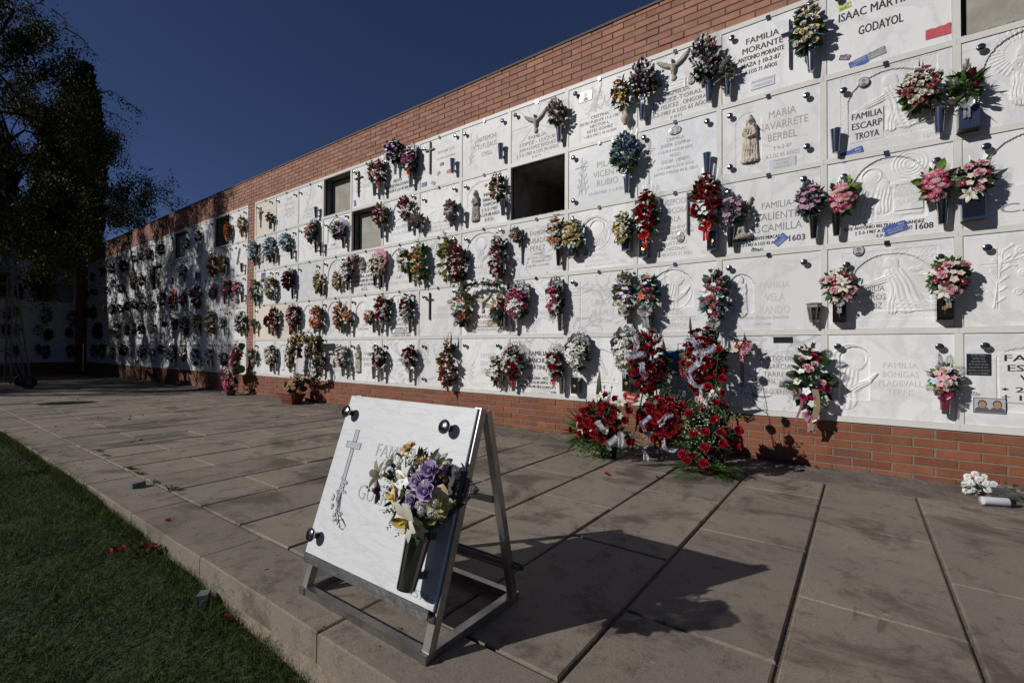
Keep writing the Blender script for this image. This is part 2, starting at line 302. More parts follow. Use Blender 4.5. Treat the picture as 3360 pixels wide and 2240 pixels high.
def paving():
    m = bpy.data.materials.new('paving_stone'); m.use_nodes = True; t = m.node_tree; n = t.nodes; L = t.links; b = n['Principled BSDF']
    tc = n.new('ShaderNodeTexCoord'); at = n.new('ShaderNodeAttribute'); at.attribute_name = 'rnd'
    def noise(sc_, det, rough=0.6, dist=0.0, vec=None):
        z = n.new('ShaderNodeTexNoise'); z.inputs['Scale'].default_value = sc_; z.inputs['Detail'].default_value = det; z.inputs['Roughness'].default_value = rough; z.inputs['Distortion'].default_value = dist
        L.new(vec or tc.outputs['Object'], z.inputs['Vector']); return z.outputs['Fac']
    def rng_(src, a, b_, c, d):
        r = n.new('ShaderNodeMapRange'); r.inputs['From Min'].default_value = a; r.inputs['From Max'].default_value = b_; r.inputs['To Min'].default_value = c; r.inputs['To Max'].default_value = d; L.new(src, r.inputs['Value']); return r.outputs[0]
    def mixc(f, a, b_):
        x = n.new('ShaderNodeMixRGB'); L.new(f, x.inputs[0])
        for i, c in ((1, a), (2, b_)):
            if isinstance(c, tuple): x.inputs[i].default_value = (*c, 1)
            else: L.new(c, x.inputs[i])
        return x.outputs[0]
    c = mixc(rng_(noise(2.2, 6), 0.35, 0.65, 0, 1), (0.315, 0.260, 0.202), (0.245, 0.212, 0.172))
    c = mixc(rng_(at.outputs['Fac'], 0, 1, 0, 0.5), c, (0.165, 0.142, 0.118))
    # big soft stains, in patches
    st = rng_(noise(1.4, 8, 0.7, 0.6), 0.51, 0.60, 0, 0.85); c = mixc(st, c, (0.085, 0.066, 0.050))
    st2 = rng_(noise(7.5, 10, 0.8, 0.4), 0.53, 0.62, 0, 0.55); c = mixc(st2, c, (0.06, 0.047, 0.037))
    lt = rng_(noise(3.1, 8, 0.7, 0.5), 0.60, 0.75, 0, 0.35); c = mixc(lt, c, (0.27, 0.24, 0.21))
    mp = n.new('ShaderNodeMapping'); mp.inputs['Scale'].default_value = (1.0, 0.35, 1.0); L.new(tc.outputs['Object'], mp.inputs['Vector'])
    dr = rng_(noise(9.0, 9, 0.8, 0.8, mp.outputs[0]), 0.60, 0.66, 0, 0.7); c = mixc(dr, c, (0.075, 0.058, 0.045))
    pl_ = rng_(noise(23.0, 4, 0.6, 0.2), 0.70, 0.72, 0, 0.7); c = mixc(pl_, c, (0.40, 0.36, 0.31))
    fine = rng_(noise(110, 4, 0.8), 0.35, 0.65, 0, 0.42); c = mixc(fine, c, (0.08, 0.068, 0.058))
    spk = rng_(noise(34, 2, 0.5), 0.72, 0.76, 0, 0.6); c = mixc(spk, c, (0.05, 0.04, 0.035))
    L.new(c, b.inputs['Base Color']); b.inputs['Roughness'].default_value = 0.85
    bp = n.new('ShaderNodeBump'); bp.inputs['Strength'].default_value = 0.55; bp.inputs['Distance'].default_value = 0.003
    ad = n.new('ShaderNodeMath'); ad.operation = 'ADD'; L.new(noise(140, 4), ad.inputs[0]); L.new(noise(12, 5), ad.inputs[1]); L.new(ad.outputs[0], bp.inputs['Height']); L.new(bp.outputs[0], b.inputs['Normal'])
    def slab(mb, x0, x1, y0, y1, top, g=0.0075):
        # bevelled slab with slightly worn edge
        e = 0.006; x0 += g; x1 -= g; y0 += g*0.6; y1 -= g*0.6; t1 = top-0.005
        tl = [rng.normal(0, 0.0011) for _ in range(4)]
        v = [(x0,y0,-0.1),(x1,y0,-0.1),(x1,y1,-0.1),(x0,y1,-0.1),(x0,y0,t1),(x1,y0,t1),(x1,y1,t1),(x0,y1,t1),
             (x0+e,y0+e,top+tl[0]),(x1-e,y0+e,top+tl[1]),(x1-e,y1-e,top+tl[2]),(x0+e,y1-e,top+tl[3])]
        mb.add(v, [(0,1,5,4),(1,2,6,5),(2,3,7,6),(3,0,4,7),(4,5,9,8),(5,6,10,9),(6,7,11,10),(7,4,8,11),(8,9,10,11)])
    mb = MB(); k0 = int((XC-X_J0)/PITCHX)-1
    for k in range(k0, 6):
        x0 = X_J0+k*PITCHX; x1 = x0+PITCHX
        if x0 < XC: x0 = XC
        ys = [-0.46]; y = -0.935 if (k % 2 == 0) else -1.43
        # joints measured at -2.45/-1.43 on one strip, -2.96/-1.93 on the next
        js = [-1.425, -2.45] if (k % 2 == 0) else [-0.92, -1.94, -2.96]
        ed = [-0.46+rng.uniform(-0.01, 0.01)]+js+[-3.44]
        for a, b_ in zip(ed[:-1], ed[1:]):
            slab(mb, x0, x1, b_, a, rng.normal(0, 0.0012))
    o = mb.build('paving_slabs', m, attr=True); tag(o, kind='structure')
    # kerb border along the lawn
    mb = MB(); x = 7.145-1.0*20
    while x < 13:
        slab(mb, x, x+0.97, -3.745, -3.452, 0.004+rng.normal(0, 0.001), 0.003); x += 0.97
    mk = m.copy(); mk.name = 'kerb_stone'
    tag(mb.build('kerb', m, attr=True), kind='structure')
    mb = MB(); mb.box(-13, 13, -3.738, -3.46, -0.3, -0.045)
    tag(mb.build('kerb_foundation', M('kerb_concrete', (0.30, 0.24, 0.18), 0.9, noise=(18, (0.16, 0.13, 0.1), 0.8), bump=(60, 0.7, 0.01))), kind='structure')
    # mortar fillet between paving and wall foot
    ms = M('mortar_strip', (0.17, 0.145, 0.125), 0.95, noise=(5, (0.085, 0.07, 0.06), 0.9, 0.3), bump=(35, 0.9, 0.012))
    nx, ny = 900, 16; xs = np.linspace(XC, 12.6, nx); ys = np.linspace(0.01, -0.5, ny); X, Y = np.meshgrid(xs, ys)
    t_ = (-Y)/0.5; hgt = 0.026*(1-t_)**1.5-0.004
    nz = 0.010*np.sin(X*9.3+2*np.sin(Y*31))*np.cos(Y*23+X*4.1)+0.006*np.sin(X*41+Y*57)+rng.normal(0, 0.0022, X.shape)
    Zz = hgt+nz*(1-t_*0.9)-np.clip((t_-0.86)*8, 0, 1)*0.03
    tag(MB().sheet(np.stack([X, Y, Zz], 2)[::-1]).build('mortar_strip', ms, smooth=True), kind='structure')
def grass():
    # blades: numpy-built ribbon mesh, dense near the camera
    def blades(N, xr, yr, hmin, hmax, wmin, wmax, lean=0.6):
        x = rng.uniform(*xr, N); y = rng.uniform(*yr, N); z = lawn_z(x, y)-0.004
        return x, y, z, rng.uniform(hmin, hmax, N), rng.uniform(wmin, wmax, N)
    sets = [blades(52000, (4.6, 9.6), (-4.75, -3.75), 0.02, 0.055, 0.0011, 0.0026),
            blades(20000, (-1.5, 4.8), (-4.75, -3.74), 0.025, 0.07, 0.002, 0.004),
            blades(5000, (2, 9.4), (-3.84, -3.740), 0.035, 0.085, 0.0012, 0.0026),
            blades(12000, (-12, 12), (-9, -4.4), 0.03, 0.07, 0.004, 0.008)]
    x, y, z, h, wd = [np.concatenate([s[i] for s in sets]) for i in range(5)]
    N = len(x); az = rng.uniform(0, 2*np.pi, N); ln = rng.uniform(0.2, 1.7, N)*h; bw = rng.uniform(0, 2*np.pi, N)
    dx, dy = np.cos(az), np.sin(az); sx, sy = np.cos(bw)*wd/2, np.sin(bw)*wd/2
    lvl = [(0, 0, 1.0), (0.5, 0.28, 0.85), (0.85, 0.75, 0.45)]
    P = []
    for t_, l_, k_ in lvl:
        cx, cy, cz = x+dx*ln*l_, y+dy*ln*l_, z+h*t_*(1-0.25*l_)
        P += [np.stack([cx-sx*k_, cy-sy*k_, cz], 1), np.stack([cx+sx*k_, cy+sy*k_, cz], 1)]
    P.append(np.stack([x+dx*ln, y+dy*ln, z+h*0.85], 1))
    V = np.stack(P, 1).reshape(-1, 3); base = (np.arange(N)*7)[:, None]
    q1 = base+np.array([[0, 1, 3, 2]]); q2 = base+np.array([[2, 3, 5, 4]]); t3 = base+np.array([[4, 5, 6]])
    me = bpy.data.meshes.new('lawn_grass'); me.vertices.add(len(V)); me.vertices.foreach_set('co', V.ravel())
    loops = np.concatenate([np.concatenate([q1, q2, t3], 1)]).ravel(); me.loops.add(len(loops)); me.loops.foreach_set('vertex_index', loops)
    st = (np.arange(N)*11)[:, None]+np.array([[0, 4, 8]]); me.polygons.add(3*N); me.polygons.foreach_set('loop_start', st.ravel()); 
    try: me.polygons.foreach_set('loop_total', np.tile([4, 4, 3], N))
    except Exception: pass
    a = me.attributes.new('rnd', 'FLOAT', 'POINT'); a.data.foreach_set('value', np.repeat(rng.random(N), 7).astype(np.float32))
    me.update(calc_edges=True)
    m = bpy.data.materials.new('grass_blade'); m.use_nodes = True; t = m.node_tree; n = t.nodes; b = n['Principled BSDF']
    at = n.new('ShaderNodeAttribute'); at.attribute_name = 'rnd'; rp = n.new('ShaderNodeValToRGB'); e = rp.color_ramp.elements
    e[0].position = 0; e[0].color = (0.018, 0.036, 0.005, 1); e[1].position = 1; e[1].color = (0.15, 0.13, 0.07, 1)
    for p_, c_ in ((0.40, (0.040, 0.072, 0.010, 1)), (0.80, (0.085, 0.120, 0.020, 1)), (0.93, (0.09, 0.10, 0.04, 1))):
        q = rp.color_ramp.elements.new(p_); q.color = c_
    t.links.new(at.outputs['Fac'], rp.inputs[0]); t.links.new(rp.outputs[0], b.inputs['Base Color']); b.inputs['Roughness'].default_value = 0.7; b.inputs['Specular IOR Level'].default_value = 0.08
    me.materials.append(m)
    o = bpy.data.objects.new('lawn_grass', me); col.objects.link(o)
    tag(o, 'short patchy green lawn grass with dry blades beside the kerb', 'grass', kind='stuff')
    # long wispy weeds leaning over the kerb, counted and single
    mw_ = M('weed', (0.06, 0.085, 0.025), 0.7, attr=1, var=0.5)
    k = 0
    for (px, py, hh, nn, typ) in [(1150, 1100, 0.20, 5, 'tall'), (1330, 1120, 0.15, 5, 'tall'), (1500, 1260, 0.17, 5, 'tall'), (1110, 960, 0.14, 4, 'tall'), (940, 870, 0.10, 6, 'tall'),
                             (1560, 1450, 0.10, 9, 'tall'), (1200, 1020, 0.24, 3, 'tall')]:
        g = on_ground(*cp('N', px, py), -0.09); g[1] = min(g[1], -3.765); g[2] = lawn_z(g[0], g[1])-0.01; mb = MB()
        for i in range(nn):
            a = random.uniform(0, 6.28); l = random.uniform(0.25, 0.8)*hh; h_ = hh*random.uniform(0.6, 1.1)
            pts = [(0.012*random.gauss(0, 1)+math.cos(a)*l*t_**1.8, 0.012*random.gauss(0, 1)*0+math.sin(a)*l*t_**1.8, h_*(t_-0.35*t_**3)) for t_ in np.linspace(0, 1, 6)]
            mb.tube(pts, 0.0009, 3, r1=0.0004)
            if i % 2 == 0:
                e = np.array(pts[-1])
                for q in range(5): mb.bar(e-np.array((0, 0, 0.005*q)), e+np.array((random.uniform(-1, 1)*0.012, random.uniform(-1, 1)*0.012, 0.004-0.005*q)), 0.0015)
        o = mb.build('grass_weed', mw_, loc=tuple(g), attr=True)
        k += 1; tag(o, ['wispy seeding grass weed growing at the kerb foot near the second foam block', 'short bent weed at the kerb foot in front of the slab stand', 'curved weed stalks at the kerb close to the bottom left foot of the stand',
             'thin weed standing behind the foam block at the kerb foot', 'small weed tuft beside the red petals on the lawn edge', 'leafy weed tuft at the kerb, lowest in the photo', 'tallest single weed stalks arching over the kerb'][k-1], 'weed', 'weeds along the kerb')
    k = 0
    for (px, py, s_) in [(545, 302, 1.0), (580, 325, 0.8), (720, 398, 1.0), (770, 425, 1.0), (850, 470, 0.9), (935, 510, 1.3)]:
        g = on_ground(*cp('N', px, py)); mb = MB()
        for i in range(16):
            a = random.uniform(-0.5, 0.7)+random.choice([0, math.pi]); l = random.uniform(0.03, 0.10)*s_
            p0 = np.array((random.gauss(0, 0.012), random.gauss(0, 0.008), -0.01)); d = np.array((math.cos(a), math.sin(a)*0.8, 0)); 
            p1 = p0+d*l*0.5+(0, 0, 0.025*s_); p2 = p0+d*l+(0, 0, 0.012); sd = np.array((-d[1], d[0], 0))*0.003
            mb.sheet([[p0-sd, p0+sd], [p1-sd, p1+sd], [p2-sd*.2, p2+sd*.2]])
        k += 1; tag(mb.build('joint_weed', mw_, loc=tuple(g), attr=True), ['%s grass tuft in the joint between kerb and paving, beyond the green foam block' % q for q in ('farthest', 'second farthest', 'third farthest', 'third nearest', 'second nearest', 'nearest')][k-1], 'weed', 'weeds in the paving joint')

# ------------------------------------------------------------------ wall blocks
BW, BH, BJ = 0.25, 0.0682, 0.010
def bricks(mb, x0, x1, z0, z1, y=0.0, phase=0.0, zref=None, corner=False):
    """real bricks as bevelled boxes; faces point to -y"""
    zref = z0 if zref is None else zref
    k = math.floor((z0-zref)/BH+1e-6)
    while True:
        a = zref+k*BH; b = a+BH-BJ
        if a >= z1-0.008: break
        za, zb = max(a, z0), min(b, z1)
        off = phase+(BW/2 if k % 2 else 0); i = math.floor((x0-off)/BW)
        while True:
            xa = off+i*BW; xb = xa+BW-BJ; i += 1
            if xa >= x1-0.005: break
            xa2, xb2 = max(xa, x0), min(xb, x1)
            if xb2-xa2 < 0.02: continue
            j = rng.normal(0, 0.0012); e = 0.0025; yj = y+j
            jx = rng.normal(0, 0.0012)
            xa2 += jx; xb2 += jx*0.5
            v = [(xa2,yj+0.05,za),(xb2,yj+0.05,za),(xb2,yj+0.05,zb),(xa2,yj+0.05,zb),(xa2,yj+e,za),(xb2,yj+e,za),(xb2,yj+e,zb),(xa2,yj+e,zb),
                 (xa2+e,yj,za+e),(xb2-e,yj,za+e),(xb2-e,yj,zb-e),(xa2+e,yj,zb-e)]
            mb.add(v, [(0,1,5,4),(1,2,6,5),(2,3,7,6),(3,0,4,7),(4,5,9,8),(5,6,10,9),(6,7,11,10),(7,4,8,11),(8,9,10,11)])
        k += 1
def block(root, ncol, bx0, bx1, label, gap=None, phase=0.0, opens=()):
    """root: Empty whose x runs along the wall; columns start at local x=0; bricks from bx0 to bx1"""
    tag(root, label, 'columbarium wall', 'burial niche walls')
    x1 = ncol*W; zt = Z0+5*RH+0.022
    up = MB(); bricks(up, bx0, bx1, zt+0.004, ZTOP-0.012, phase=phase, zref=zt+0.004)
    up.build('brick_parapet', m_brickU, root, attr=True)
    lo = MB(); bricks(lo, bx0, bx1, -0.02, ZB-0.004, phase=phase+0.06, zref=ZB-0.004-6*BH)
    lo.build('brick_plinth', m_brickL, root, attr=True)
    if bx0 < -0.08:
        mb = MB(); bricks(mb, bx0, -0.034, ZB-0.004, zt+0.004, phase=phase+0.02, zref=ZB-0.004-6*BH); mb.build('brick_pier', m_brickU, root, attr=True)
    if bx1 > x1+0.08:
        mb = MB(); bricks(mb, x1+0.034, bx1, ZB-0.004, zt+0.004, phase=phase+0.1, zref=ZB-0.004-6*BH); mb.build('brick_pier', m_brickU, root, attr=True)
    mo = MB(); mo.box(bx0, bx1, 0.005, 0.2, zt+0.004, ZTOP-0.012); 
    if bx0 < -0.08: mo.box(bx0, -0.03, 0.005, 0.2, ZB-0.004, zt+0.004)
    if bx1 > x1+0.08: mo.box(x1+0.03, bx1, 0.005, 0.2, ZB-0.004, zt+0.004)
    mo.build('upper_mortar', m_mortarU, root)
    mo = MB(); mo.box(bx0, bx1, 0.0045, 0.2, -0.3, ZB-0.004); mo.build('lower_mortar', m_mortarL, root)
    cpn = MB(); cpn.box(bx0, bx1, -0.012, 2.6, ZTOP-0.012, ZTOP+0.012); cpn.build('coping', M('coping_slate', (0.10, 0.075, 0.065), 0.8), root)
    # back and ends of the building
    bk = MB(); bk.box(bx0, bx1, 2.5, 2.6, -0.3, ZTOP-0.012); bk.box(bx0, bx0+0.1, 0.2, 2.5, -0.3, ZTOP-0.012); bk.box(bx1-0.1, bx1, 0.2, 2.5, -0.3, ZTOP-0.012)
    bk.build('rear_wall', m_conc, root)
    # marble frame bars
    fr = MB(); hw = 0.0225; yf = -0.007
    for i in range(ncol+1):
        a, b = (i*W-hw, i*W+hw)
        if i == 0: a = -0.034
        if i == ncol: b = x1+0.034
        for r in range(5):
            fr.box(a, b, yf-(0.0008 if r % 2 else 0), 0.06, Z0+r*RH+hw, Z0+(r+1)*RH-hw)
    for r in range(6):
        z = Z0+r*RH
        # each horizontal bar in pieces two or three columns long, butted
        i = 0
        while i < ncol:
            st = 1
            xa = -0.034 if i == 0 else i*W+0.0007; xb = x1+0.034 if i+st >= ncol else (i+st)*W-0.0007
            fr.box(xa, xb, yf-0.001-abs(rng.normal(0, 0.0006)), 0.06, z-hw if r else ZB, z+hw); i += st
    fr.build('marble_frame', MB_F, root)
    # open niches
    for (r, c, depth, kind) in opens:
        z0 = Z0+(5-r)*RH+hw; z1 = z0+RH-2*hw; xa = c*W+hw; xb = xa+W-2*hw; mb = MB()
        V = [(xa,0.03,z0),(xb,0.03,z0),(xb,0.03,z1),(xa,0.03,z1),(xa,depth,z0),(xb,depth,z0),(xb,depth,z1),(xa,depth,z1)]
        mb.add(V, [(0,4,5,1),(1,5,6,2),(2,6,7,3),(3,7,4,0)]); mb.build('niche_lining', m_conc, root)
        mb = MB(); mb.add(V[4:], [(0,3,2,1)] if False else [(0,1,2,3)])
        if kind == 'panel':
            o = 0.035; mb = MB(); mb.box(xa+o, xb, depth-0.05, depth, z0, z1-o)
            mb.build('closing_panel', m_concp, root); 
            mb = MB(); mb.add(V[4:], [(0,1,2,3)]); mb.build('niche_back', m_conc, root)
        else: mb.build('niche_back', m_conc, root)
        # ragged mortar lip
        lp = MB()
        for q in range(26):
            u = q/26; x_ = xa+u*(xb-xa); lp.box(x_, x_+(xb-xa)/26+0.003, 0.0, 0.03, z0-0.001, z0+0.006+abs(rng.normal(0, 0.004)))
        lp.build('mortar_lip', m_conc, root)
    return root
def cell_of(c, x, y, org=0.0):
    p = on_wall(*cp(c, x, y)); return 5-int((p[2]-Z0)//RH), int((p[0]-org)//W)
OX1 = -0.36-15*W                                # origin x of the far block's columns
OPEN2 = [(1, 3, 0.20, 'panel'), (2, 4, 0.18, 'panel'), (2, 8, 2.3, 'deep'), (1, 13, 0.10, 'panel')]
OPEN1 = [(*cell_of('M', 1390, 190, OX1), 0.9, 'deep'), (*cell_of('M', 1045, 300, OX1), 0.16, 'panel'), (*cell_of('M', 855, 560, OX1), 0.12, 'panel')]
OYB = -0.27-4*W
OPEN3 = [(1, 3, 0.12, 'panel'), (2, 3, 0.12, 'panel'), (2, 1, 0.6, 'deep')]
def xf_wall2(): return empty('niche_wall', (0, 0, 0))
ground_sheets(); paving(); grass()
near_wall = block(xf_wall2(), 14, -0.20, 12.4, 'sunlit columbarium wall of white marble niches in brick, nearer side of the joint', opens=OPEN2)
far_wall = block(empty('niche_wall', (OX1, 0, 0)), 15, XC-OX1+0.0, -0.207-OX1, 'tree shaded columbarium wall of marble niches in brick, left of the joint', opens=OPEN1, phase=0.03)
back_wall = block(empty('niche_wall', (XC, OYB, 0), (0, 0, math.pi/2)), 4, -6.0, -OYB-0.003, 'dark shaded columbarium wall closing the terrace at the far left', opens=OPEN3)

# ------------------------------------------------------------------ carved reliefs (height fields) and statues
AX = 1.13      # slab width / height
def shp_eval(shapes, X, Z):
    H = np.zeros_like(X)
    for s in shapes:
        k = s[0]
        if k in 'er':      # ellipse dome; r = with folds
            _, cx, cz, rx, rz, h, ang = s[:7]
            c, sn = math.cos(ang), math.sin(ang); dx, dz = X-cx, Z-cz; a = (dx*c+dz*sn)/rx; b = (-dx*sn+dz*c)/rz
            q = 1-a*a-b*b; v = h*np.sqrt(np.clip(q, 0, None))**0.8
            if k == 'r': f = s[7]; v = v*(0.72+0.28*np.cos(2*math.pi*(a*f[0]+b*f[1])+2.5*np.sin(3*b)))
        elif k in 'cf':    # tapered capsule; f = with folds along its length
            _, x0, z0, x1, z1, r0, r1, h = s[:8]
            L2 = (x1-x0)**2+(z1-z0)**2; t = np.clip(((X-x0)*(x1-x0)+(Z-z0)*(z1-z0))/L2, 0, 1); rr = r0+(r1-r0)*t
            px, pz = x0+t*(x1-x0), z0+t*(z1-z0); d = np.hypot(X-px, Z-pz)/rr; v = h*np.sqrt(np.clip(1-d*d, 0, None))**0.7
            if k == 'f':
                n = s[8]; sg = ((X-px)*(z1-z0)-(Z-pz)*(x1-x0))/math.sqrt(L2)/rr; v = v*(0.70+0.30*np.cos(2*math.pi*n*sg+1.5*np.sin(5*t)))
        elif k == 'o':     # ring
            _, cx, cz, r, wd, h = s[:6]; d = np.abs(np.hypot(X-cx, Z-cz)-r)/wd; v = h*np.clip(1-d*d, 0, None)
        elif k == 'b':     # flat raised box
            _, x0, x1, z0, z1, h = s[:6]; v = h*((X > x0) & (X < x1) & (Z > z0) & (Z < z1))
        elif k == 'y':     # rays round a point
            _, cx, cz, r0, r1, n, h = s[:7]; R_ = np.hypot(X-cx, Z-cz); T = np.arctan2(Z-cz, X-cx); v = h*(np.cos(T*n) > 0)*(R_ > r0)*(R_ < r1)
        H = np.maximum(H, v)
    return H
def madonna(x, z, s, child=1):
    S = [('f', x, z+0.08*s, x, z+0.40*s, 0.165*s, 0.135*s, 0.030, 3.4), ('f', x, z+0.40*s, x+0.01*s, z+0.68*s, 0.14*s, 0.105*s, 0.030, 2.2), ('c', x-0.075*s, z+0.70*s, x+0.075*s, z+0.69*s, 0.055*s, 0.055*s, 0.030), ('c', x, z+0.70*s, x, z+0.78*s, 0.04*s, 0.035*s, 0.030),
         ('e', x-0.005*s, z+0.845*s, 0.075*s, 0.095*s, 0.038, 0), ('e', x-0.005*s, z+0.835*s, 0.045*s, 0.06*s, 0.045, 0), ('r', x, z+0.05*s, 0.17*s, 0.065*s, 0.036, 0, (2, 0)), ('c', x-0.11*s, z+0.62*s, x-0.02*s, z+0.50*s, 0.04*s, 0.03*s, 0.040), ('b', x-0.035*s, x+0.03*s, z+0.92*s, z+0.965*s, 0.022)]
    if child: S += [('e', x+0.085*s, z+0.725*s, 0.035*s, 0.045*s, 0.050, 0), ('f', x+0.085*s, z+0.55*s, x+0.085*s, z+0.67*s, 0.055*s, 0.042*s, 0.046, 2), ('c', x-0.02*s, z+0.50*s, x+0.10*s, z+0.53*s, 0.028*s, 0.03*s, 0.048)]
    return S
def kneel(x, z, s):
    """robed man kneeling, facing left with arms out on a block"""
    return [('e', x-0.02*s, z+0.78*s, 0.07*s, 0.09*s, 0.016, 0.2), ('c', x+0.03*s, z+0.80*s, x+0.07*s, z+0.62*s, 0.07*s, 0.05*s, 0.012), ('f', x+0.05*s, z+0.60*s, x+0.20*s, z+0.18*s, 0.13*s, 0.19*s, 0.018, 2.6),
            ('f', x+0.02*s, z+0.58*s, x-0.30*s, z+0.44*s, 0.06*s, 0.045*s, 0.017, 1.5), ('c', x-0.30*s, z+0.44*s, x-0.42*s, z+0.42*s, 0.03*s, 0.02*s, 0.014), ('f', x+0.16*s, z+0.14*s, x+0.52*s, z+0.08*s, 0.13*s, 0.06*s, 0.016, 2.2),
            ('f', x+0.02*s, z+0.05*s, x+0.05*s, z+0.3*s, 0.07*s, 0.08*s, 0.014, 1.6)]
def bust(x, z, s, flip=1):
    """veiled woman in profile with joined hands"""
    f = flip
    return [('f', x-0.12*f*s, z+0.05*s, x-0.06*f*s, z+0.52*s, 0.20*s, 0.14*s, 0.012, 2.4), ('e', x, z+0.70*s, 0.17*s, 0.20*s, 0.011, 0.3), ('e', x+0.07*f*s, z+0.66*s, 0.10*s, 0.13*s, 0.015, 0.25*f), ('e', x+0.165*f*s, z+0.64*s, 0.025*s, 0.03*s, 0.013, 0),
            ('f', x+0.02*f*s, z+0.22*s, x+0.22*f*s, z+0.36*s, 0.07*s, 0.05*s, 0.015, 1.6), ('c', x+0.22*f*s, z+0.36*s, x+0.32*f*s, z+0.48*s, 0.04*s, 0.022*s, 0.018), ('o', x-0.03*f*s, z+0.74*s, 0.23*s, 0.02*s, 0.006)]
def face(x, z, s):
    return [('e', x, z, 0.15*s, 0.21*s, 0.014, -0.15), ('r', x+0.07*s, z-0.02*s, 0.17*s, 0.26*s, 0.011, 0.1, (2.6, 0.4)), ('e', x-0.14*s, z-0.01*s, 0.035*s, 0.03*s, 0.012, 0), ('r', x-0.02*s, z-0.19*s, 0.09*s, 0.08*s, 0.013, 0, (2, 0)), ('o', x+0.01*s, z+0.1*s, 0.15*s, 0.022*s, 0.016)]
def wing(x, z, s, f, up=0.3):
    S = []
    for i in range(6):
        a = up+0.16*i; L = s*(0.52-0.05*i); S.append(('f', x+f*0.05*s, z+0.02*s-0.015*i*s, x+f*(0.05*s+L*math.cos(a-0.35)), z+L*math.sin(0.9-a*0.75), 0.05*s, 0.03*s, 0.02+0.002*i, 1.4))
    return S
def dove(x, z, s):
    return wing(x, z+0.05*s, s, -1, 0.35)+wing(x, z+0.05*s, s, 1, 0.0)+[('r', x, z-0.04*s, 0.10*s, 0.20*s, 0.045, 0, (0.5, 3)), ('e', x-0.02*s, z+0.20*s, 0.05*s, 0.065*s, 0.05, 0), ('f', x, z-0.16*s, x+0.01*s, z-0.40*s, 0.05*s, 0.085*s, 0.028, 2), ('c', x-0.02*s, z+0.24*s, x-0.05*s, z+0.29*s, 0.02*s, 0.008*s, 0.04)]
def flydove(x, z, s):
    return [('f', x, z, x-0.16*s, z-0.30*s, 0.09*s, 0.12*s, 0.010, 2), ('e', x+0.06*s, z+0.10*s, 0.06*s, 0.06*s, 0.012, 0), ('f', x-0.03*s, z, x-0.22*s, z+0.30*s, 0.08*s, 0.04*s, 0.009, 2), ('f', x+0.03*s, z, x+0.14*s, z+0.34*s, 0.06*s, 0.03*s, 0.011, 2), ('c', x+0.1*s, z+0.1*s, x+0.14*s, z+0.1*s, 0.015*s, 0.006*s, 0.01)]
def branch(x, z, s, n=9, ang=1.2):
    dx, dz = math.cos(ang), math.sin(ang); S = [('c', x, z, x+dx*s, z+dz*s, 0.008, 0.005, 0.005)]
    for i in range(n):
        t = (i+0.6)/n; f = 1 if i % 2 else -1; a = ang+f*0.7; px, pz = x+dx*s*t, z+dz*s*t; l = 0.16*s
        S.append(('c', px, pz, px+l*math.cos(a), pz+l*math.sin(a), 0.004, 0.016, 0.005))
    return S
def cross_rel(x, z, s, w=0.022, h=0.004): return [('b', x-w/2, x+w/2, z, z+s, h), ('b', x-0.2*s, x+0.2*s, z+0.70*s, z+0.70*s+w, h)]
ANGEL = [('f', 0.5, 0.25, 0.5, 0.55, 0.10, 0.085, 0.06, 2.4), ('e', 0.46, 0.74, 0.06, 0.07, 0.06, 0), ('c', 0.46, 0.58, 0.34, 0.50, 0.05, 0.04, 0.055), ('c', 0.46, 0.28, 0.42, 0.14, 0.05, 0.035, 0.06), ('c', 0.54, 0.28, 0.56, 0.14, 0.05, 0.035, 0.06),
         ('r', 0.50, 0.07, 0.24, 0.10, 0.08, 0, (3, 1)), ('f', 0.54, 0.55, 0.70, 0.96, 0.07, 0.035, 0.035, 2.4), ('f', 0.56, 0.50, 0.72, 0.74, 0.06, 0.03, 0.03, 2), ('e', 0.62, 0.52, 0.07, 0.10, 0.07, 0), ('c', 0.38, 0.60, 0.26, 0.72, 0.04, 0.03, 0.05), ('r', 0.42, 0.03, 0.26, 0.05, 0.085, 0.1, (4, 0))]
PIETA = [('r', 0.5, 0.12, 0.36, 0.12, 0.08, 0, (3, 0.6)), ('f', 0.5, 0.15, 0.52, 0.55, 0.22, 0.14, 0.07, 2.2), ('e', 0.53, 0.76, 0.10, 0.13, 0.08, 0), ('c', 0.32, 0.35, 0.72, 0.28, 0.07, 0.05, 0.1), ('e', 0.28, 0.42, 0.07, 0.07, 0.1, 0)]
BUSTS = [('r', 0.5, 0.10, 0.42, 0.12, 0.07, 0, (3, 0.5)), ('f', 0.5, 0.15, 0.5, 0.5, 0.34, 0.24, 0.07, 2.2), ('e', 0.5, 0.78, 0.15, 0.19, 0.085, 0), ('e', 0.28, 0.45, 0.13, 0.2, 0.08, 0), ('e', 0.74, 0.45, 0.13, 0.2, 0.08, 0)]
def statue_mesh(shapes, w, h, thick=1.0, nx=40, name='statuette', mat=None):
    """free-standing half-round figure: only the cells inside the outline, coordinates in units of h"""
    nz = int(nx*h/w); xs = np.linspace(0, w/h, nx); zs = np.linspace(0, 1, nz); X, Z = np.meshgrid(xs, zs)
    Hh = shp_eval(shapes, X, Z)*thick; keep = Hh > 1e-4; idx = -np.ones(X.shape, int); V = []; F = []
    for j in range(nz-1):
        for i in range(nx-1):
            if keep[j, i] or keep[j, i+1] or keep[j+1, i] or keep[j+1, i+1]:
                q = []
                for a, b in ((j, i), (j, i+1), (j+1, i+1), (j+1, i)):
                    if idx[a, b] < 0: idx[a, b] = len(V); V.append((X[a, b]*h-w/2, -Hh[a, b]-0.002 if keep[a, b] else 0.0, Z[a, b]*h))
                    q.append(idx[a, b])
                F.append(tuple(q))
    mb = MB(); mb.add(V, F); return mb.mesh(name, mat or m_cast, smooth=True)
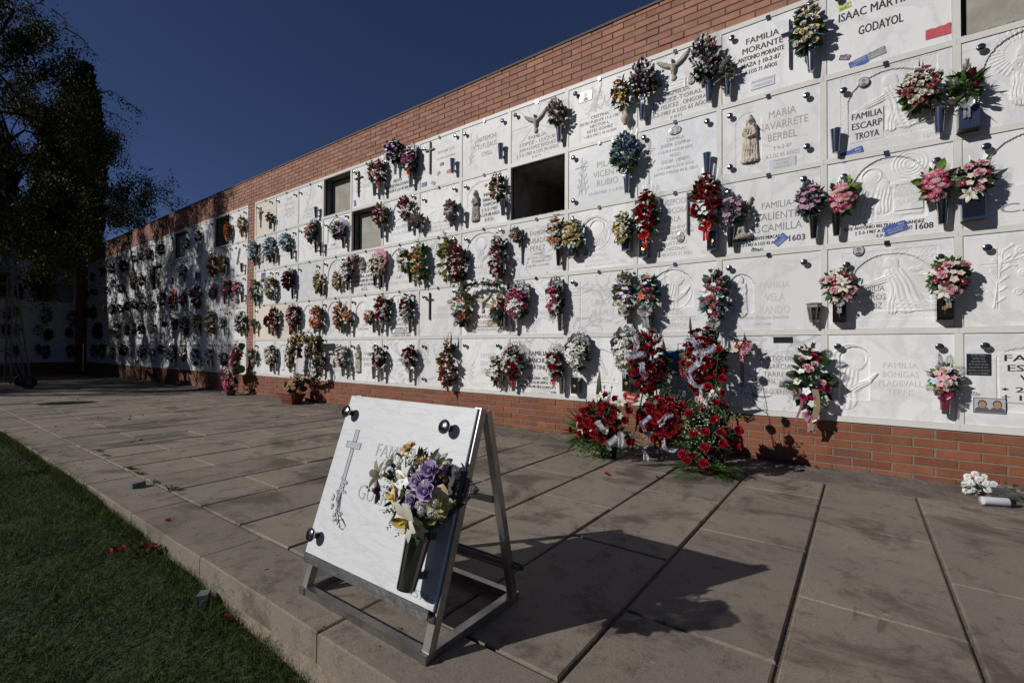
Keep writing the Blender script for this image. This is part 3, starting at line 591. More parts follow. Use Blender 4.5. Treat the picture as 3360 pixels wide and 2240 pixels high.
STAT = dict(dove=statue_mesh([(s[0],)+tuple(s[1:]) for s in dove(0.62, 0.48, 0.98)], 0.36, 0.29, 1.0, 60),
            madonna=statue_mesh(madonna(0.22, 0, 1.0), 0.17, 0.42, 1.15, 30), madonna_c=statue_mesh(madonna(0.22, 0, 1.0), 0.17, 0.42, 1.15, 30, mat=m_pale),
            angel=statue_mesh(ANGEL, 0.36, 0.40, 1.0, 46), bust=statue_mesh(BUSTS, 0.22, 0.22, 0.8, 30), pieta=statue_mesh(PIETA, 0.26, 0.26, 0.9, 30), dove_c=statue_mesh(dove(0.62, 0.48, 0.98), 0.36, 0.29, 1.0, 60, mat=m_pale))
# fittings --------------------------------------------------------------
def knob_mesh():
    T = (np.array([[1, 0, 0], [0, 0, -1], [0, 1, 0]]), (0, 0, 0))     # lathe axis z -> -y
    mb = MB(); mb.lathe([(0.0, 0), (0.013, 0), (0.013, 0.026), (0.017, 0.028), (0.0245, 0.030), (0.0262, 0.033), (0.0258, 0.0385), (0.020, 0.0415), (0.0, 0.0430)], 24, T=T)
    return mb.mesh('knob', m_chrome, smooth=True)
KNOB = knob_mesh()
def vase_mesh(kind):
    mb = MB()
    if kind == 'cone': 
        mb.lathe([(0.0, 0), (0.022, 0), (0.0235, 0.004), (0.036, 0.182), (0.0385, 0.186), (0.0385, 0.190), (0.035, 0.190)], 22, 0); mb.lathe([(0.035, 0.190), (0.0335, 0.17), (0, 0.165)], 22, 1)
        mb.box(-0.012, 0.012, 0.02, 0.062, 0.03, 0.05, 0); mb.box(-0.012, 0.012, 0.03, 0.062, 0.13, 0.15, 0)
        return mb.mesh('vase', [m_chrome, m_dark], smooth=False)
    if kind == 'glass':
        mb.lathe([(0.0, 0), (0.026, 0), (0.03, 0.01), (0.030, 0.12), (0.036, 0.15), (0.034, 0.15)], 18, 0); mb.lathe([(0.034, 0.15), (0.03, 0.14), (0, 0.13)], 18, 1)
        return mb.mesh('vase', [m_glass, m_dark], smooth=True)
    if kind == 'box':      # black stone box vase with gilt rose
        w, h = 0.04, 0.17; mb.box(-w, w, -0.03, 0.055, 0, h, 0); mb.box(-w-0.004, w+0.004, -0.034, 0.055, -0.008, 0.006, 1); mb.box(-w-0.004, -w+0.001, -0.034, 0.05, 0.006, h, 1); mb.box(w-0.001, w+0.004, -0.034, 0.05, 0.006, h, 1)
        for i in range(7):
            a = i*0.9; r = 0.012*(1 if i < 5 else 0.4); mb.lathe([(0, 0.004), (0.006, 0.003), (0.008, 0)], 8, 2, T=(np.array([[1, 0, 0], [0, 0, -1], [0, 1, 0]]), (r*math.cos(a*1.4), -0.0305, 0.075+r*math.sin(a*1.4))))
        mb.box(-0.0015, 0.0015, -0.033, -0.03, 0.03, 0.065, 2)
        return mb.mesh('vase', [m_black, m_chrome, m_gold])
    if kind == 'boxx':     # dark box vase with cross
        w, h = 0.055, 0.15; mb.box(-w, w, -0.04, 0.055, 0, h, 0); mb.box(-w-0.003, w+0.003, -0.043, 0.055, -0.008, 0.004, 1); mb.box(-0.004, 0.004, -0.043, -0.04, 0.03, 0.13, 1); mb.box(-0.024, 0.024, -0.043, -0.04, 0.095, 0.104, 1)
        return mb.mesh('vase', [M('blue_black_glass', (0.03, 0.045, 0.08), 0.15), m_bronze])
    if kind == 'wide':
        mb.box(-0.058, 0.058, -0.045, 0.045, 0.012, 0.15, 0); mb.box(-0.062, 0.062, -0.049, 0.049, 0, 0.012, 1); mb.box(-0.062, -0.056, -0.048, -0.042, 0.012, 0.16, 1); mb.box(0.056, 0.062, -0.048, -0.042, 0.012, 0.16, 1)
        return mb.mesh('vase', [m_black, m_chrome])
    if kind == 'urn':
        mb.lathe([(0, 0), (0.022, 0), (0.02, 0.01), (0.030, 0.02), (0.046, 0.055), (0.046, 0.075), (0.03, 0.10), (0.018, 0.12), (0.022, 0.15), (0.036, 0.18), (0.032, 0.18), (0.0, 0.15)], 20, 0)
        return mb.mesh('vase', [m_pale], smooth=True)
    if kind == 'white':
        mb.lathe([(0.0, 0), (0.018, 0), (0.030, 0.16), (0.034, 0.165), (0.03, 0.165), (0, 0.15)], 18, 0); return mb.mesh('vase', [M('white_plastic', (0.62, 0.61, 0.57), 0.4)], smooth=True)
    if kind == 'lantern':  # six sided bronze lantern with cross panel
        mb.lathe([(0.0, -0.03), (0.010, -0.028), (0.014, -0.012), (0.008, -0.006), (0.030, 0.0), (0.034, 0.012), (0.052, 0.125), (0.050, 0.14), (0.056, 0.146), (0.056, 0.158), (0.03, 0.162), (0, 0.15)], 6, 0)
        for k in range(6):
            a = math.pi/6+k*math.pi/3; d = np.array((math.cos(a), math.sin(a), 0)); s_ = np.array((-d[1], d[0], 0))
            p0 = d*0.031+np.array((0, 0, 0.02)); p1 = d*0.0445+np.array((0, 0, 0.12)); mb.sheet([[p0-s_*0.010, p0+s_*0.010], [p1-s_*0.016, p1+s_*0.016]], 1)
            c0 = (p0+p1)/2+d*0.0012; mb.sheet([[c0-s_*0.0015-(0, 0, 0.025), c0+s_*0.0015-(0, 0, 0.025)], [c0-s_*0.0015+(0, 0, 0.025)+d*0.006, c0+s_*0.0015+(0, 0, 0.025)+d*0.006]], 2)
            mb.sheet([[c0-s_*0.008+(0, 0, 0.008)+d*0.001, c0+s_*0.008+(0, 0, 0.008)+d*0.001], [c0-s_*0.008+(0, 0, 0.012)+d*0.002, c0+s_*0.008+(0, 0, 0.012)+d*0.002]], 2)
        return mb.mesh('lantern', [m_steel, m_black, m_gold])
VASE = {k: vase_mesh(k) for k in ('cone', 'glass', 'box', 'boxx', 'wide', 'urn', 'white', 'lantern')}
_stk = {}
STC = dict(blue=(0.015, 0.07, 0.32), purple=(0.10, 0.02, 0.12), green=(0.55, 0.65, 0.12), grey=(0.22, 0.22, 0.24), red=(0.50, 0.04, 0.06), orange=(0.50, 0.18, 0.08), black=(0.02, 0.02, 0.03))
def sticker(par, colr, x, z, w, ang=0.0, h=None):
    h = h or w*0.55; key = colr
    if key not in _stk: _stk[key] = M(colr+'_sticker', STC[colr], 0.5, noise=(60, (0.5, 0.5, 0.5), 0.15))
    # torn, slightly curled outline
    n = 9; xs = np.linspace(-w/2, w/2, n); ed = rng.normal(0, 0.0025, n); P = []
    for t_ in (0, 0.5, 1):
        P.append([(xx, -0.0015-0.006*max(0, (xx/w+0.3))**2*(1.5 if t_ == 1 else 0.6), -h/2+h*t_+(ed[i] if t_ == 1 else 0)) for i, xx in enumerate(xs)])
    mb = MB(); mb.sheet(P, 0)
    if colr in ('blue', 'purple', 'grey', 'green', 'black'):
        text_into(mb, 'Av\u00eds', w*0.28, h*0.18, w*0.26, -0.0065, m=1); text_into(mb, 'Tel\u00e8fon: 93.727.02.54', -w*0.02, -h*0.05, w*0.8, -0.006, m=1)
        for q in range(3): mb.box(-w*0.4, w*0.3, -0.0058, -0.0055, -h*0.2-q*h*0.08, -h*0.2-q*h*0.08+0.0012, 1)
    o = mb.build('notice_sticker', [_stk[key], m_ink['w'] if colr != 'green' else m_ink['k']], par, loc=(x, -0.001, z)); o.rotation_euler = (0, ang, 0); o['label'] = 'torn %s paper notice sticker' % colr
    return o
m_photo = [M('photo_backdrop', (0.45, 0.45, 0.46), 0.25), M('photo_skin', (0.40, 0.24, 0.16), 0.4), M('photo_hair', (0.04, 0.03, 0.025), 0.5), M('photo_coat', (0.10, 0.10, 0.12), 0.5), M('photo_sky', (0.06, 0.22, 0.50), 0.4)]
def photo(par, x, z, w, h, oval=True, rim=None, people=1, sky=False):
    mb = MB()
    def disc(cx, cz, rx, rz, y, m, n=20, z0=None):
        mb.add([(cx+rx*math.cos(2*math.pi*i/n), y, max(cz+rz*math.sin(2*math.pi*i/n), z0 if z0 is not None else -9)) for i in range(n)], [tuple(range(n))], m)
    if oval:
        n = 24; a = [(math.cos(2*math.pi*i/n), math.sin(2*math.pi*i/n)) for i in range(n)]
        mb.add([(c*w/2*1.08, 0, s_*h/2*1.08) for c, s_ in a]+[(c*w/2*1.08, -0.005, s_*h/2*1.08) for c, s_ in a]+[(c*w/2*0.95, -0.006, s_*h/2*0.95) for c, s_ in a],
               [(i, (i+1) % n, n+(i+1) % n, n+i) for i in range(n)]+[(n+i, n+(i+1) % n, 2*n+(i+1) % n, 2*n+i) for i in range(n)], 5)
        disc(0, 0, w/2*0.95, h/2*0.95, -0.006, 0)
    else:
        mb.box(-w/2, w/2, -0.004, 0, -h/2, h/2, 5); e = 0.004; mb.add([(-w/2+e, -0.0045, -h/2+e), (w/2-e, -0.0045, -h/2+e), (w/2-e, -0.0045, h/2-e), (-w/2+e, -0.0045, h/2-e)], [(0, 1, 2, 3)], 4 if sky else 0)
    for i in range(people):
        cx = (i-(people-1)/2)*w*0.46; s_ = h*(0.9 if oval else 1)*(1.0 if people > 1 and oval else 1.35 if people > 1 else 1.0); zb = -h*0.40
        disc(cx, -h*0.36, s_*0.27, s_*0.22, -0.0066, 3, z0=-h*0.42); disc(cx, h*0.10, s_*0.165, s_*0.20, -0.0070, 2); disc(cx, h*0.05, s_*0.135, s_*0.17, -0.0074, 1)
        disc(cx-s_*0.05, h*0.09, s_*0.018, s_*0.012, -0.0078, 2, 8); disc(cx+s_*0.05, h*0.09, s_*0.018, s_*0.012, -0.0078, 2, 8); disc(cx, -h*0.04, s_*0.04, s_*0.010, -0.0078, 2, 8)
    return mb.build('portrait_photo', m_photo+[rim or m_chrome], par, loc=(x, -0.001, z))
def plate(par, x, z, w, h, lines, mat, ink='g', ang=0.0, name='name_plate'):
    mb = MB(); mb.box(-w/2, w/2, -0.005, 0, -h/2, h/2, 0)
    n = len(lines)
    for i, (s, wf) in enumerate(lines):
        if s: text_into(mb, s, 0, h/2-h*(i+0.78)/(n+0.15), w*wf, -0.0056, m=1, cap=min(h/(n+0.6)*0.62, 0.02))
    o = mb.build(name, [mat, m_ink[ink]], par, loc=(x, -0.001, z)); o.rotation_euler = (0, ang, 0); return o
def crucifix(par, x, z, h, mat, figure=False, arm=0.26, wd=0.016, branch_=False, ang=0.0):
    mb = MB(); mb.box(-wd/2, wd/2, -0.022, -0.006, 0, h); az = h*0.72
    mb.box(-h*arm, -wd/2, -0.0215, -0.007, az, az+wd); mb.box(wd/2, h*arm, -0.0215, -0.007, az, az+wd); mb.box(-0.004, 0.004, -0.007, 0, h*0.2, h*0.2+0.01); mb.box(-0.004, 0.004, -0.007, 0, az-0.03, az-0.02)
    o = mb.build('crucifix', mat, par, loc=(x, 0, z)); o.rotation_euler = (0, ang, 0)
    if figure:
        f = MB(); s = h*0.34
        f.tube([(0, -0.03, az-s), (0.004, -0.034, az-s*0.55), (0, -0.034, az-s*0.25), (0, -0.034, az-s*0.02)], 0.006, 8, r1=0.012)
        for sg in (-1, 1): f.tube([(0, -0.034, az-s*0.05), (sg*h*arm*0.5, -0.032, az+0.004), (sg*h*arm*0.92, -0.028, az+wd)], 0.006, 6, r1=0.0035)
        f.lathe([(0, -0.014), (0.009, -0.008), (0.011, 0), (0.008, 0.010), (0, 0.013)], 8, T=(np.eye(3), (0.003, -0.036, az+0.02))); f.build('christ_figure', mat, o, smooth=True)
    if branch_:
        f = MB()
        for i in range(11):
            t = i/11; a = 1.0 if i % 2 else 2.1; p = np.array((0, -0.028, h*(0.15+0.85*t))); f.tube([p, p+np.array((math.cos(a)*0.03, -0.01, math.sin(a)*0.035)), p+np.array((math.cos(a)*0.055, -0.006, math.sin(a)*0.05))], 0.006, 4, r1=0.001)
        f.build('olive_branch', mat, o)
    return o

# ------------------------------------------------------------------ the grave slabs
SW, SH = W-0.047, RH-0.047
def slab_panel(par, w, h, mat, relief=None, thick=0.03):
    """relief: dict(rec=[...recess masks...], fig=[...shapes...], res=n) in units of slab height"""
    mb = MB()
    if relief is None:
        e = 0.002
        mb.add([(e,0,e),(w-e,0,e),(w-e,0,h-e),(e,0,h-e),(0,e,0),(w,e,0),(w,e,h),(0,e,h),(0,thick,0),(w,thick,0),(w,thick,h),(0,thick,h)],
               [(0,1,2,3),(4,5,1,0),(5,6,2,1),(6,7,3,2),(7,4,0,3),(8,9,5,4),(9,10,6,5),(10,11,7,6),(11,8,4,7),(11,10,9,8)])
        return mb.build('panel', mat, par)
    n = relief.get('res', 80); nx = n; nz = int(n*h/w); X, Z = np.meshgrid(np.linspace(0, w/h, nx), np.linspace(0, 1, nz)); D = np.zeros_like(X); inside = np.zeros_like(X, bool)
    for r in relief.get('rec', []):
        if r[0] == 'arch': _, x0, x1, z0, zs, dep = r; cx = (x0+x1)/2; rx = (x1-x0)/2; m_ = ((X > x0) & (X < x1) & (Z > z0) & (Z < zs)) | (((X-cx)**2+(Z-zs)**2 < rx*rx) & (Z >= zs))
        elif r[0] == 'seg': _, x0, x1, z0, zs, zt, dep = r; cx = (x0+x1)/2; rx = (x1-x0)/2; m_ = ((X > x0) & (X < x1) & (Z > z0) & (Z < zs)) | ((((X-cx)/rx)**2+((Z-zs)/(zt-zs))**2 < 1) & (Z >= zs))
        elif r[0] == 'rect': _, x0, x1, z0, z1, dep = r; m_ = (X > x0) & (X < x1) & (Z > z0) & (Z < z1)
        elif r[0] == 'disc': _, cx, cz, rr, dep = r; m_ = np.hypot(X-cx, Z-cz) < rr
        elif r[0] == 'ray': _, cx, cz, r0, nn, dep = r; T = np.arctan2(Z-cz, X-cx); m_ = (np.sin(T*nn) > 0) & (np.hypot((X-cx), Z-cz) > r0) & (X > 0.02) & (X < w/h-0.02) & (Z > 0.30) & (Z < 0.98)
        D = np.where(m_, -dep, D)
    F_ = shp_eval(relief.get('fig', []), X, Z); F_ = 0.016*np.tanh(F_/0.016)*0.85; D = D+F_
    for q in relief.get('fig', []):
        if q[0] == 'b' and (q[2]-q[1])*(q[4]-q[3]) > 0.02: D = np.where((X > q[1]) & (X < q[2]) & (Z > q[3]) & (Z < q[4]), 0.0009, D)
    if relief.get('rough'):
        x0, x1, z0, z1 = relief['rough']; m_ = (X > x0) & (X < x1) & (Z > z0) & (Z < z1) & (np.abs(D) < 1e-6); D = D-m_*(0.001+0.002*rng.random(X.shape))
    P = np.stack([X*h, -D, Z*h], 2); mb.sheet(P)
    mb.add([(0,0,0),(w,0,0),(w,0,h),(0,0,h),(0,thick,0),(w,thick,0),(w,thick,h),(0,thick,h)], [(4,5,1,0),(5,6,2,1),(6,7,3,2),(7,4,0,3)])
    return mb.build('panel', mat, par)
def arch_rel(x0=0.25, x1=0.85, z0=0.2, zs=0.62, fig=None, res=60, dep=0.012): return dict(rec=[('arch', x0, x1, z0, zs, dep)], fig=fig or [], res=res)
def make_slab(parent_xf, r, c, spec, label, group):
    t = empty('gravestone'); t.parent = None
    base = Matrix.Translation((c*W+0.0235, 0, Z0+(5-r)*RH+0.0235)); t.matrix_world = parent_xf@base
    tag(t, label, 'gravestone', group)
    slab_panel(t, SW, SH, MARB[spec.get('m', 'w')], spec.get('rel'))
    for (kx, kz) in spec.get('k', [(0.09, 0.86), (0.91, 0.86)]): place('knob', KNOB, t, (kx*SW, 0, kz*SH))
    if spec.get('clip', True) and r < 5:
        mb = MB(); cx = SW*spec.get('cx', 0.5); mb.box(cx-0.016, cx+0.016, -0.015, -0.012, SH-0.014, SH+0.022); mb.box(cx-0.014, cx+0.014, -0.012, 0.0, SH+0.0, SH+0.004); mb.build('clip', m_chrome, t)
    for i, (style, cx, top, pitch, lines) in enumerate(spec.get('t', [])):
        mb = MB(); y = -0.0016
        for j, (s, wf) in enumerate(lines):
            if s: text_into(mb, s, cx*SW, (top-pitch*j)*SH, wf*SW, y, cap=min(pitch*SH*0.64, wf*SW/len(s)*1.75), bold=0.009 if style in 'ks' else 0.002)
        mb.build('inscription', m_ink[style], t)
    for f in spec.get('x', []): f(t)
    return t

# ------------------------------------------------------------------ slabs of the near wall: (row from top, column)
K2 = [(0.09, 0.86), (0.91, 0.86)]; K4 = K2+[(0.09, 0.12), (0.91, 0.12)]
def st_(kind, x, z, ang=0.0, s=1.0):
    return lambda t: setattr(place('statuette', STAT[kind], t, (x*SW, 0, z*SH), (0, ang, 0), s), 'hide_select', False)
def stk(c_, x, z, w, a=0.0): return lambda t: sticker(t, c_, x*SW, z*SH, w, a)
def pho(x, z, w, h, **k): return lambda t: photo(t, x*SW, z*SH, w, h, **k)
def crx(x, z, h, mat, **k): return lambda t: crucifix(t, x*SW, z*SH, h, mat, **k)
def plt(x, z, w, h, lines, mat, **k): return lambda t: plate(t, x*SW, z*SH, w, h, lines, mat, **k)
m_plate = M('white_plate', (0.72, 0.72, 0.73), 0.35); m_alu = M('engraved_aluminium', (0.55, 0.56, 0.58), 0.35, 0.4); m_bplate = M('black_plate', (0.02, 0.022, 0.03), 0.25)
def goldcross(t):
    mb = MB()
    def ol(x0, x1, z0, z1):
        e = 0.004
        for a in ((x0, x1, z0, z0+e), (x0, x1, z1-e, z1), (x0, x0+e, z0+e, z1-e), (x1-e, x1, z0+e, z1-e)): mb.box(a[0], a[1], -0.002, 0, a[2], a[3])
    ol(0.115, 0.135, 0.46, 0.555); ol(0.075, 0.175, 0.435, 0.458); ol(0.115, 0.135, 0.36, 0.433); ol(0.115, 0.128, 0.10, 0.24)
    for pts in ([(0.06, 0.26), (0.10, 0.275), (0.13, 0.31), (0.155, 0.345), (0.13, 0.30), (0.175, 0.315), (0.15, 0.27), (0.10, 0.24), (0.05, 0.235)], [(0.10, 0.275), (0.06, 0.31), (0.11, 0.30)], [(0.16, 0.31), (0.19, 0.33)]):
        mb.tube([(x, -0.002, z) for x, z in pts], 0.0022, 4)
    mb.build('gilt_cross_and_dove', M('gilt_line', (0.42, 0.27, 0.08), 0.5), t)
def flowercross(t):
    mb = MB(); mb.box(0.155, 0.185, -0.0022, 0, 0.19, 0.60); mb.box(0.085, 0.1545, -0.0022, 0, 0.485, 0.512); mb.box(0.1855, 0.26, -0.0022, 0, 0.485, 0.512)
    for i in range(16):
        a = i*2.4; r = 0.02+0.04*(i/16); p = np.array((0.215+r*math.cos(a), -0.002, 0.17+r*math.sin(a)*0.8)); q = p+np.array((math.cos(a)*0.028, 0, math.sin(a)*0.028)); s_ = np.array((-math.sin(a), 0, math.cos(a)))*0.008
        mb.add([p, (p+q)/2+s_, q, (p+q)/2-s_], [(3, 2, 1, 0)])
    for q in range(4): mb.tube([(0.25, -0.002, 0.14-0.01*q), (0.34+0.02*q, -0.002, 0.10+0.008*q)], 0.003, 4)
    mb.build('engraved_cross', m_ink['g'], t)
def ovine(t):
    pass
F_ = 'FAMILIA'
SL = {
 (1,0): dict(m='c', k=[(0.10,0.86),(0.80,0.90)], t=[('f',0.62,0.62,0.12,[('FAMILIA',0.35),('JORDAN',0.35)])], x=[crx(0.25,0.22,0.42,m_steel,figure=True)], d='cream slab with slim metal crucifix beside the red roses'),
 (1,1): dict(rel=dict(rec=[('rect',0.16,0.178,0.30,0.80,0.004),('rect',0.09,0.25,0.64,0.658,0.004)],res=60), t=[('f',0.62,0.78,0.15,[('FAMILIA',0.3),('PUIG CUSCO',0.5)]),('f',0.62,0.50,0.07,[('MARIA PUIG GARCIA',0.45),('15-7-06 A LOS 89 A\u00d1OS',0.42),('SAGRARI CUSCO RIBAS',0.5),('10-2-87',0.2)])], d='bare slab with thin engraved cross and faint small lettering'),
 (1,2): dict(rel=dict(rec=[('rect',0.24,0.80,0.10,0.34,0.006)],fig=flydove(0.50,0.66,0.75)+[('o',0.5,0.66,0.26,0.012,0.004)]+branch(0.66,0.50,0.22,5),res=70), t=[('f',0.45,0.27,0.085,[('FRANCISCO',0.38),('LOPEZ SERES',0.42),('Y FAMILIA',0.36)])], d='slab carved with upright dove outline above a small plaque'),
 (1,4): dict(k=[(0.10,0.90)], t=[('f',0.60,0.75,0.16,[('FAMILIA',0.34),('NAVARRO',0.42),('GONZALEZ',0.46)])], x=[crx(0.24,0.25,0.42,m_bronze,branch_=True),stk('blue',0.10,0.13,0.10,1.35)], d='slab with dark crucifix wrapped in olive leaves and one blue sticker'),
 (1,5): dict(m='v', t=[('k',0.42,0.34,0.11,[('MIGUEL',0.26),('ROLANO MALDONADO',0.78),('\u2020 30-8-09 A LOS 48 A\u00d1OS',0.72)])], d='veined slab with thick black lettering low on it'),
 (1,6): dict(k=[(0.13,0.85),(0.92,0.90)], t=[('g',0.66,0.66,0.13,[('JULIA DIAZ SOTO',0.42),('\u2020 2-2-87 A LOS 82 A\u00d1OS',0.46)])], x=[crx(0.27,0.28,0.46,m_bronze,arm=0.17,wd=0.02),stk('purple',0.56,0.42,0.075,-0.1),stk('orange',0.48,0.24,0.07,-0.7),stk('red',0.74,0.22,0.09),stk('blue',0.10,0.09,0.11),stk('grey',0.34,0.07,0.09,0.5)], d='slab with tall plain black cross and five coloured stickers'),
 (1,7): dict(rel=dict(rec=[('rect',0.235,0.25,0.22,0.84,0.003),('rect',0.15,0.33,0.68,0.695,0.003)],fig=branch(0.18,0.22,0.55,10,1.15),res=80), t=[('g',0.55,0.62,0.15,[('MATRIMONI',0.40),('TUTUSAUS',0.42),('CIVILL',0.24)])], d='slab engraved with thin cross, palm branch and three grey lines'),
 (1,8): dict(k=[(0.11,0.88)], rel=dict(rec=[('ray',0.52,0.62,0.05,8,0.0022)],res=90), t=[('s',0.50,0.36,0.095,[('FAMILIA',0.32),('LOPEZ - LUQUE',0.66),('JUAN LOPEZ RISQUEZ',0.68),('\u2020 7-2-1987 A LOS 74 A\u00d1OS',0.78),('E.P.D.',0.18)])], x=[st_('dove',0.48,0.44)], d='slab with dove statuette on carved rays above raised metal letters'),
 (1,9): dict(k=[(0.13,0.88)], rel=dict(rec=[('rect',0.22,0.92,0.05,0.43,0.002)],fig=flydove(0.54,0.76,0.5)+branch(0.30,0.50,0.45,8,0.2)+branch(0.80,0.46,0.35,7,2.2),res=80), t=[('g',0.50,0.38,0.075,[('CRISTINA',0.28),('REYES PUENTE 11-2-1987',0.62),('HECTOR L.',0.30),('REYES GOMEZ',0.40),('\u2217 28-3-1963 \u2020 18-10-2004',0.5)])], x=[pho(0.28,0.80,0.16,0.115,oval=False,rim=m_bronze)], d='slab with flying dove carving, small picture plate and lettered plaque'),
 (1,10): dict(k=[(0.08,0.86)], rel=dict(rec=[('ray',0.52,0.75,0.05,7,0.0018)],res=70), t=[('s',0.52,0.37,0.095,[('FAMILIA',0.32),('FELICEZ-TORAL',0.62),('JOSE FELICEZ . ONGORA',0.72),('\u2020 10-2-1987 A LOS 65 A\u00d1OS',0.80),('E.P.D.',0.16)])], x=[st_('dove',0.48,0.56),pho(0.31,0.60,0.062,0.08),pho(0.70,0.50,0.066,0.085),plt(0.52,0.50,0.17,0.095,[('JUANA TORAL MORENO',0.85),('Fallecida el 20-5-2009',0.7),('a la edad de 88 a\u00f1os',0.7)],m_plate)], d='slab with dove statuette, white name plate and two oval portraits'),
 (1,11): dict(k=[(0.12,0.88),(0.92,0.97)], t=[('k',0.44,0.74,0.125,[('FAMILIA',0.34),('MORANTE',0.42)]),('k',0.42,0.515,0.095,[('ANTONIO MORANTE',0.48),('MAZA \u2020 10-2-87',0.40),('A LOS 71 A\u00d1OS',0.34)])], x=[crx(0.72,0.22,0.42,m_chrome,arm=0.16,branch_=False),plt(0.44,0.15,0.19,0.085,[('ANA MORANTES MAZA',0.9),('\u2020 13-4-2002 A LOS 89 A\u00d1OS',0.8)],m_alu)], d='slab with bold black hand-cut lettering and a chrome bar cross'),
 (1,12): dict(k=[(0.11,0.90),(0.9,1.1)][:1], t=[('k',0.46,0.62,0.235,[('ISAAC MARTINEZ',0.70),('GODAYOL',0.36)]),('k',0.86,0.10,0.1,[('1610',0.10)])], x=[stk('green',0.16,0.80,0.085,-0.15),stk('purple',0.16,0.16,0.075,0.35),stk('blue',0.28,0.045,0.125,2.9),stk('grey',0.43,0.10,0.11,-0.2),stk('red',0.90,0.14,0.14,0.0)], d='slab with large spaced lettering, torn red paper and four small stickers'),
 (2,0): dict(k=[(0.88,0.88)], t=[('k',0.6,0.3,0.08,[('ANTONIO',0.3),('CAMPOS',0.2)])], x=[st_('madonna_c',0.35,0.2,s=0.8)], d='slab with pale statuette between blue flower bunches'),
 (2,1): dict(k=[(0.90,0.84)], t=[('f',0.45,0.36,0.12,[('FAMILIA',0.36),('VILLA-LOPEZ',0.62)])], rel=arch_rel(0.35,0.85,0.45,0.62,madonna(0.6,0.42,0.42),50,0.008), d='slab with small arch carving right of the big blue bouquet'),
 (2,2): dict(k=[(0.10,0.85),(0.88,0.85)], rel=dict(rec=[('rect',0.23,0.245,0.20,0.82,0.003),('rect',0.15,0.33,0.65,0.665,0.003)],res=60), t=[('f',0.66,0.55,0.13,[('FAMILIA',0.34),('DIEGO',0.26),('DE MOYA',0.38)])], d='slab with thin cross and faint lettering, two empty-topped cone vases'),
 (2,3): dict(k=[(0.13,0.82),(0.9,0.92)], rel=arch_rel(0.18,0.95,0.32,0.58,madonna(0.45,0.30,0.55)+[('r',0.70,0.45,0.14,0.16,0.01,0,(2,1))],80), t=[('f',0.42,0.24,0.09,[('FAMILIA',0.28),('ROJO-GIMENO',0.5)])], d='slab with wide arched carving of a mother and child'),
 (2,5): dict(k=[(0.9,0.95)], rel=arch_rel(0.30,1.0,0.40,0.60,kneel(0.62,0.36,0.42),60), t=[('f',0.55,0.30,0.12,[('FAMILIA',0.34),('SALA-MASIP',0.66)])], d='slab with arched carving above worn two line lettering'),
 (2,6): dict(k=[(0.13,0.82),(0.90,0.88)], rel=dict(rec=[('ray',0.56,0.56,0.03,9,0.0018)],res=80), t=[('f',0.50,0.24,0.085,[('FAMILIA',0.30),('SANCHEZ-GALLARDO',0.72),('JOSE ROMERA RODRIGUEZ',0.6)])], x=[stk('red',0.66,0.27,0.05,0.4)], d='slab with faint sunburst of carved rays and a scrap of red tape'),
 (2,7): dict(k=[(0.11,0.86),(0.86,0.88)], rel=dict(rec=[('seg',0.14,1.0,0.40,0.60,0.90,0.005)],res=60), t=[('k',0.62,0.58,0.10,[('MARIA',0.26),('SANCHEZ',0.3),('GARCIA',0.28),('\u2020 3-2-1987',0.34),('A LOS 88 A\u00d1OS',0.42),('E.P.D.',0.2)])], x=[st_('madonna',0.31,0.12,s=1.0),stk('orange',0.53,0.80,0.05,-0.6)], d='slab with dark standing madonna statuette and black lettering'),
 (2,9): dict(m='s', k=[(0.10,0.86),(0.10,0.12)], rel=dict(rec=[('rect',0.255,0.275,0.20,0.84,0.004),('rect',0.14,0.38,0.66,0.68,0.004)],fig=branch(0.20,0.22,0.5,9,1.4)+branch(0.33,0.22,0.5,9,1.7),res=90), t=[('n',0.62,0.60,0.155,[('PILAR',0.32),('VICENTE',0.44),('RUBIO',0.32)]),('n',0.62,0.16,0.1,[('10-10-1920  \u2020 1-9-2011',0.56)])], d='grey veined slab with leafy cross relief beside the blue rose bouquet'),
 (2,10): dict(m='g', k=[(0.10,0.88),(0.90,0.87)], t=[('g',0.50,0.74,0.082,[('CARMELA',0.22),('JOSEFA  DOMINA',0.38),('\u2020 1-5-2015 A LOS 89 A\u00d1OS',0.44),('HUGO',0.13),('OSCAR  LIENDO',0.36),('\u2020 15-3-2007 A LOS 81 A\u00d1OS',0.46),('JUNTOS Y FELICES EN EL CIELO',0.56)])], x=[goldcross,pho(0.50,0.88,0.115,0.078,people=2)], d='smooth slab with gilt outline cross and dove and oval double portrait'),
 (2,11): dict(k=[(0.10,0.86),(0.10,0.14),(0.88,0.86),(0.88,0.20)], rel=dict(rec=[('arch',0.18,0.50,0.14,0.70,0.003)],res=70), t=[('n',0.64,0.70,0.155,[('MARIA',0.27),('NAVARRETE',0.50),('BERBEL',0.29)]),('n',0.64,0.27,0.11,[('\u2020 6-2-87',0.18),('A LOS 85 A\u00d1OS',0.34)])], x=[st_('madonna_c',0.30,0.16,s=1.05),plt(0.64,0.04,0.20,0.125,[('FRANCISCO',0.62),('SANCHEZ',0.5),('CARRICONDO',0.7),('28-12-1991',0.6)],m_alu)], d='slab with madonna statuette in a beige arch and a square aluminium name plate'),
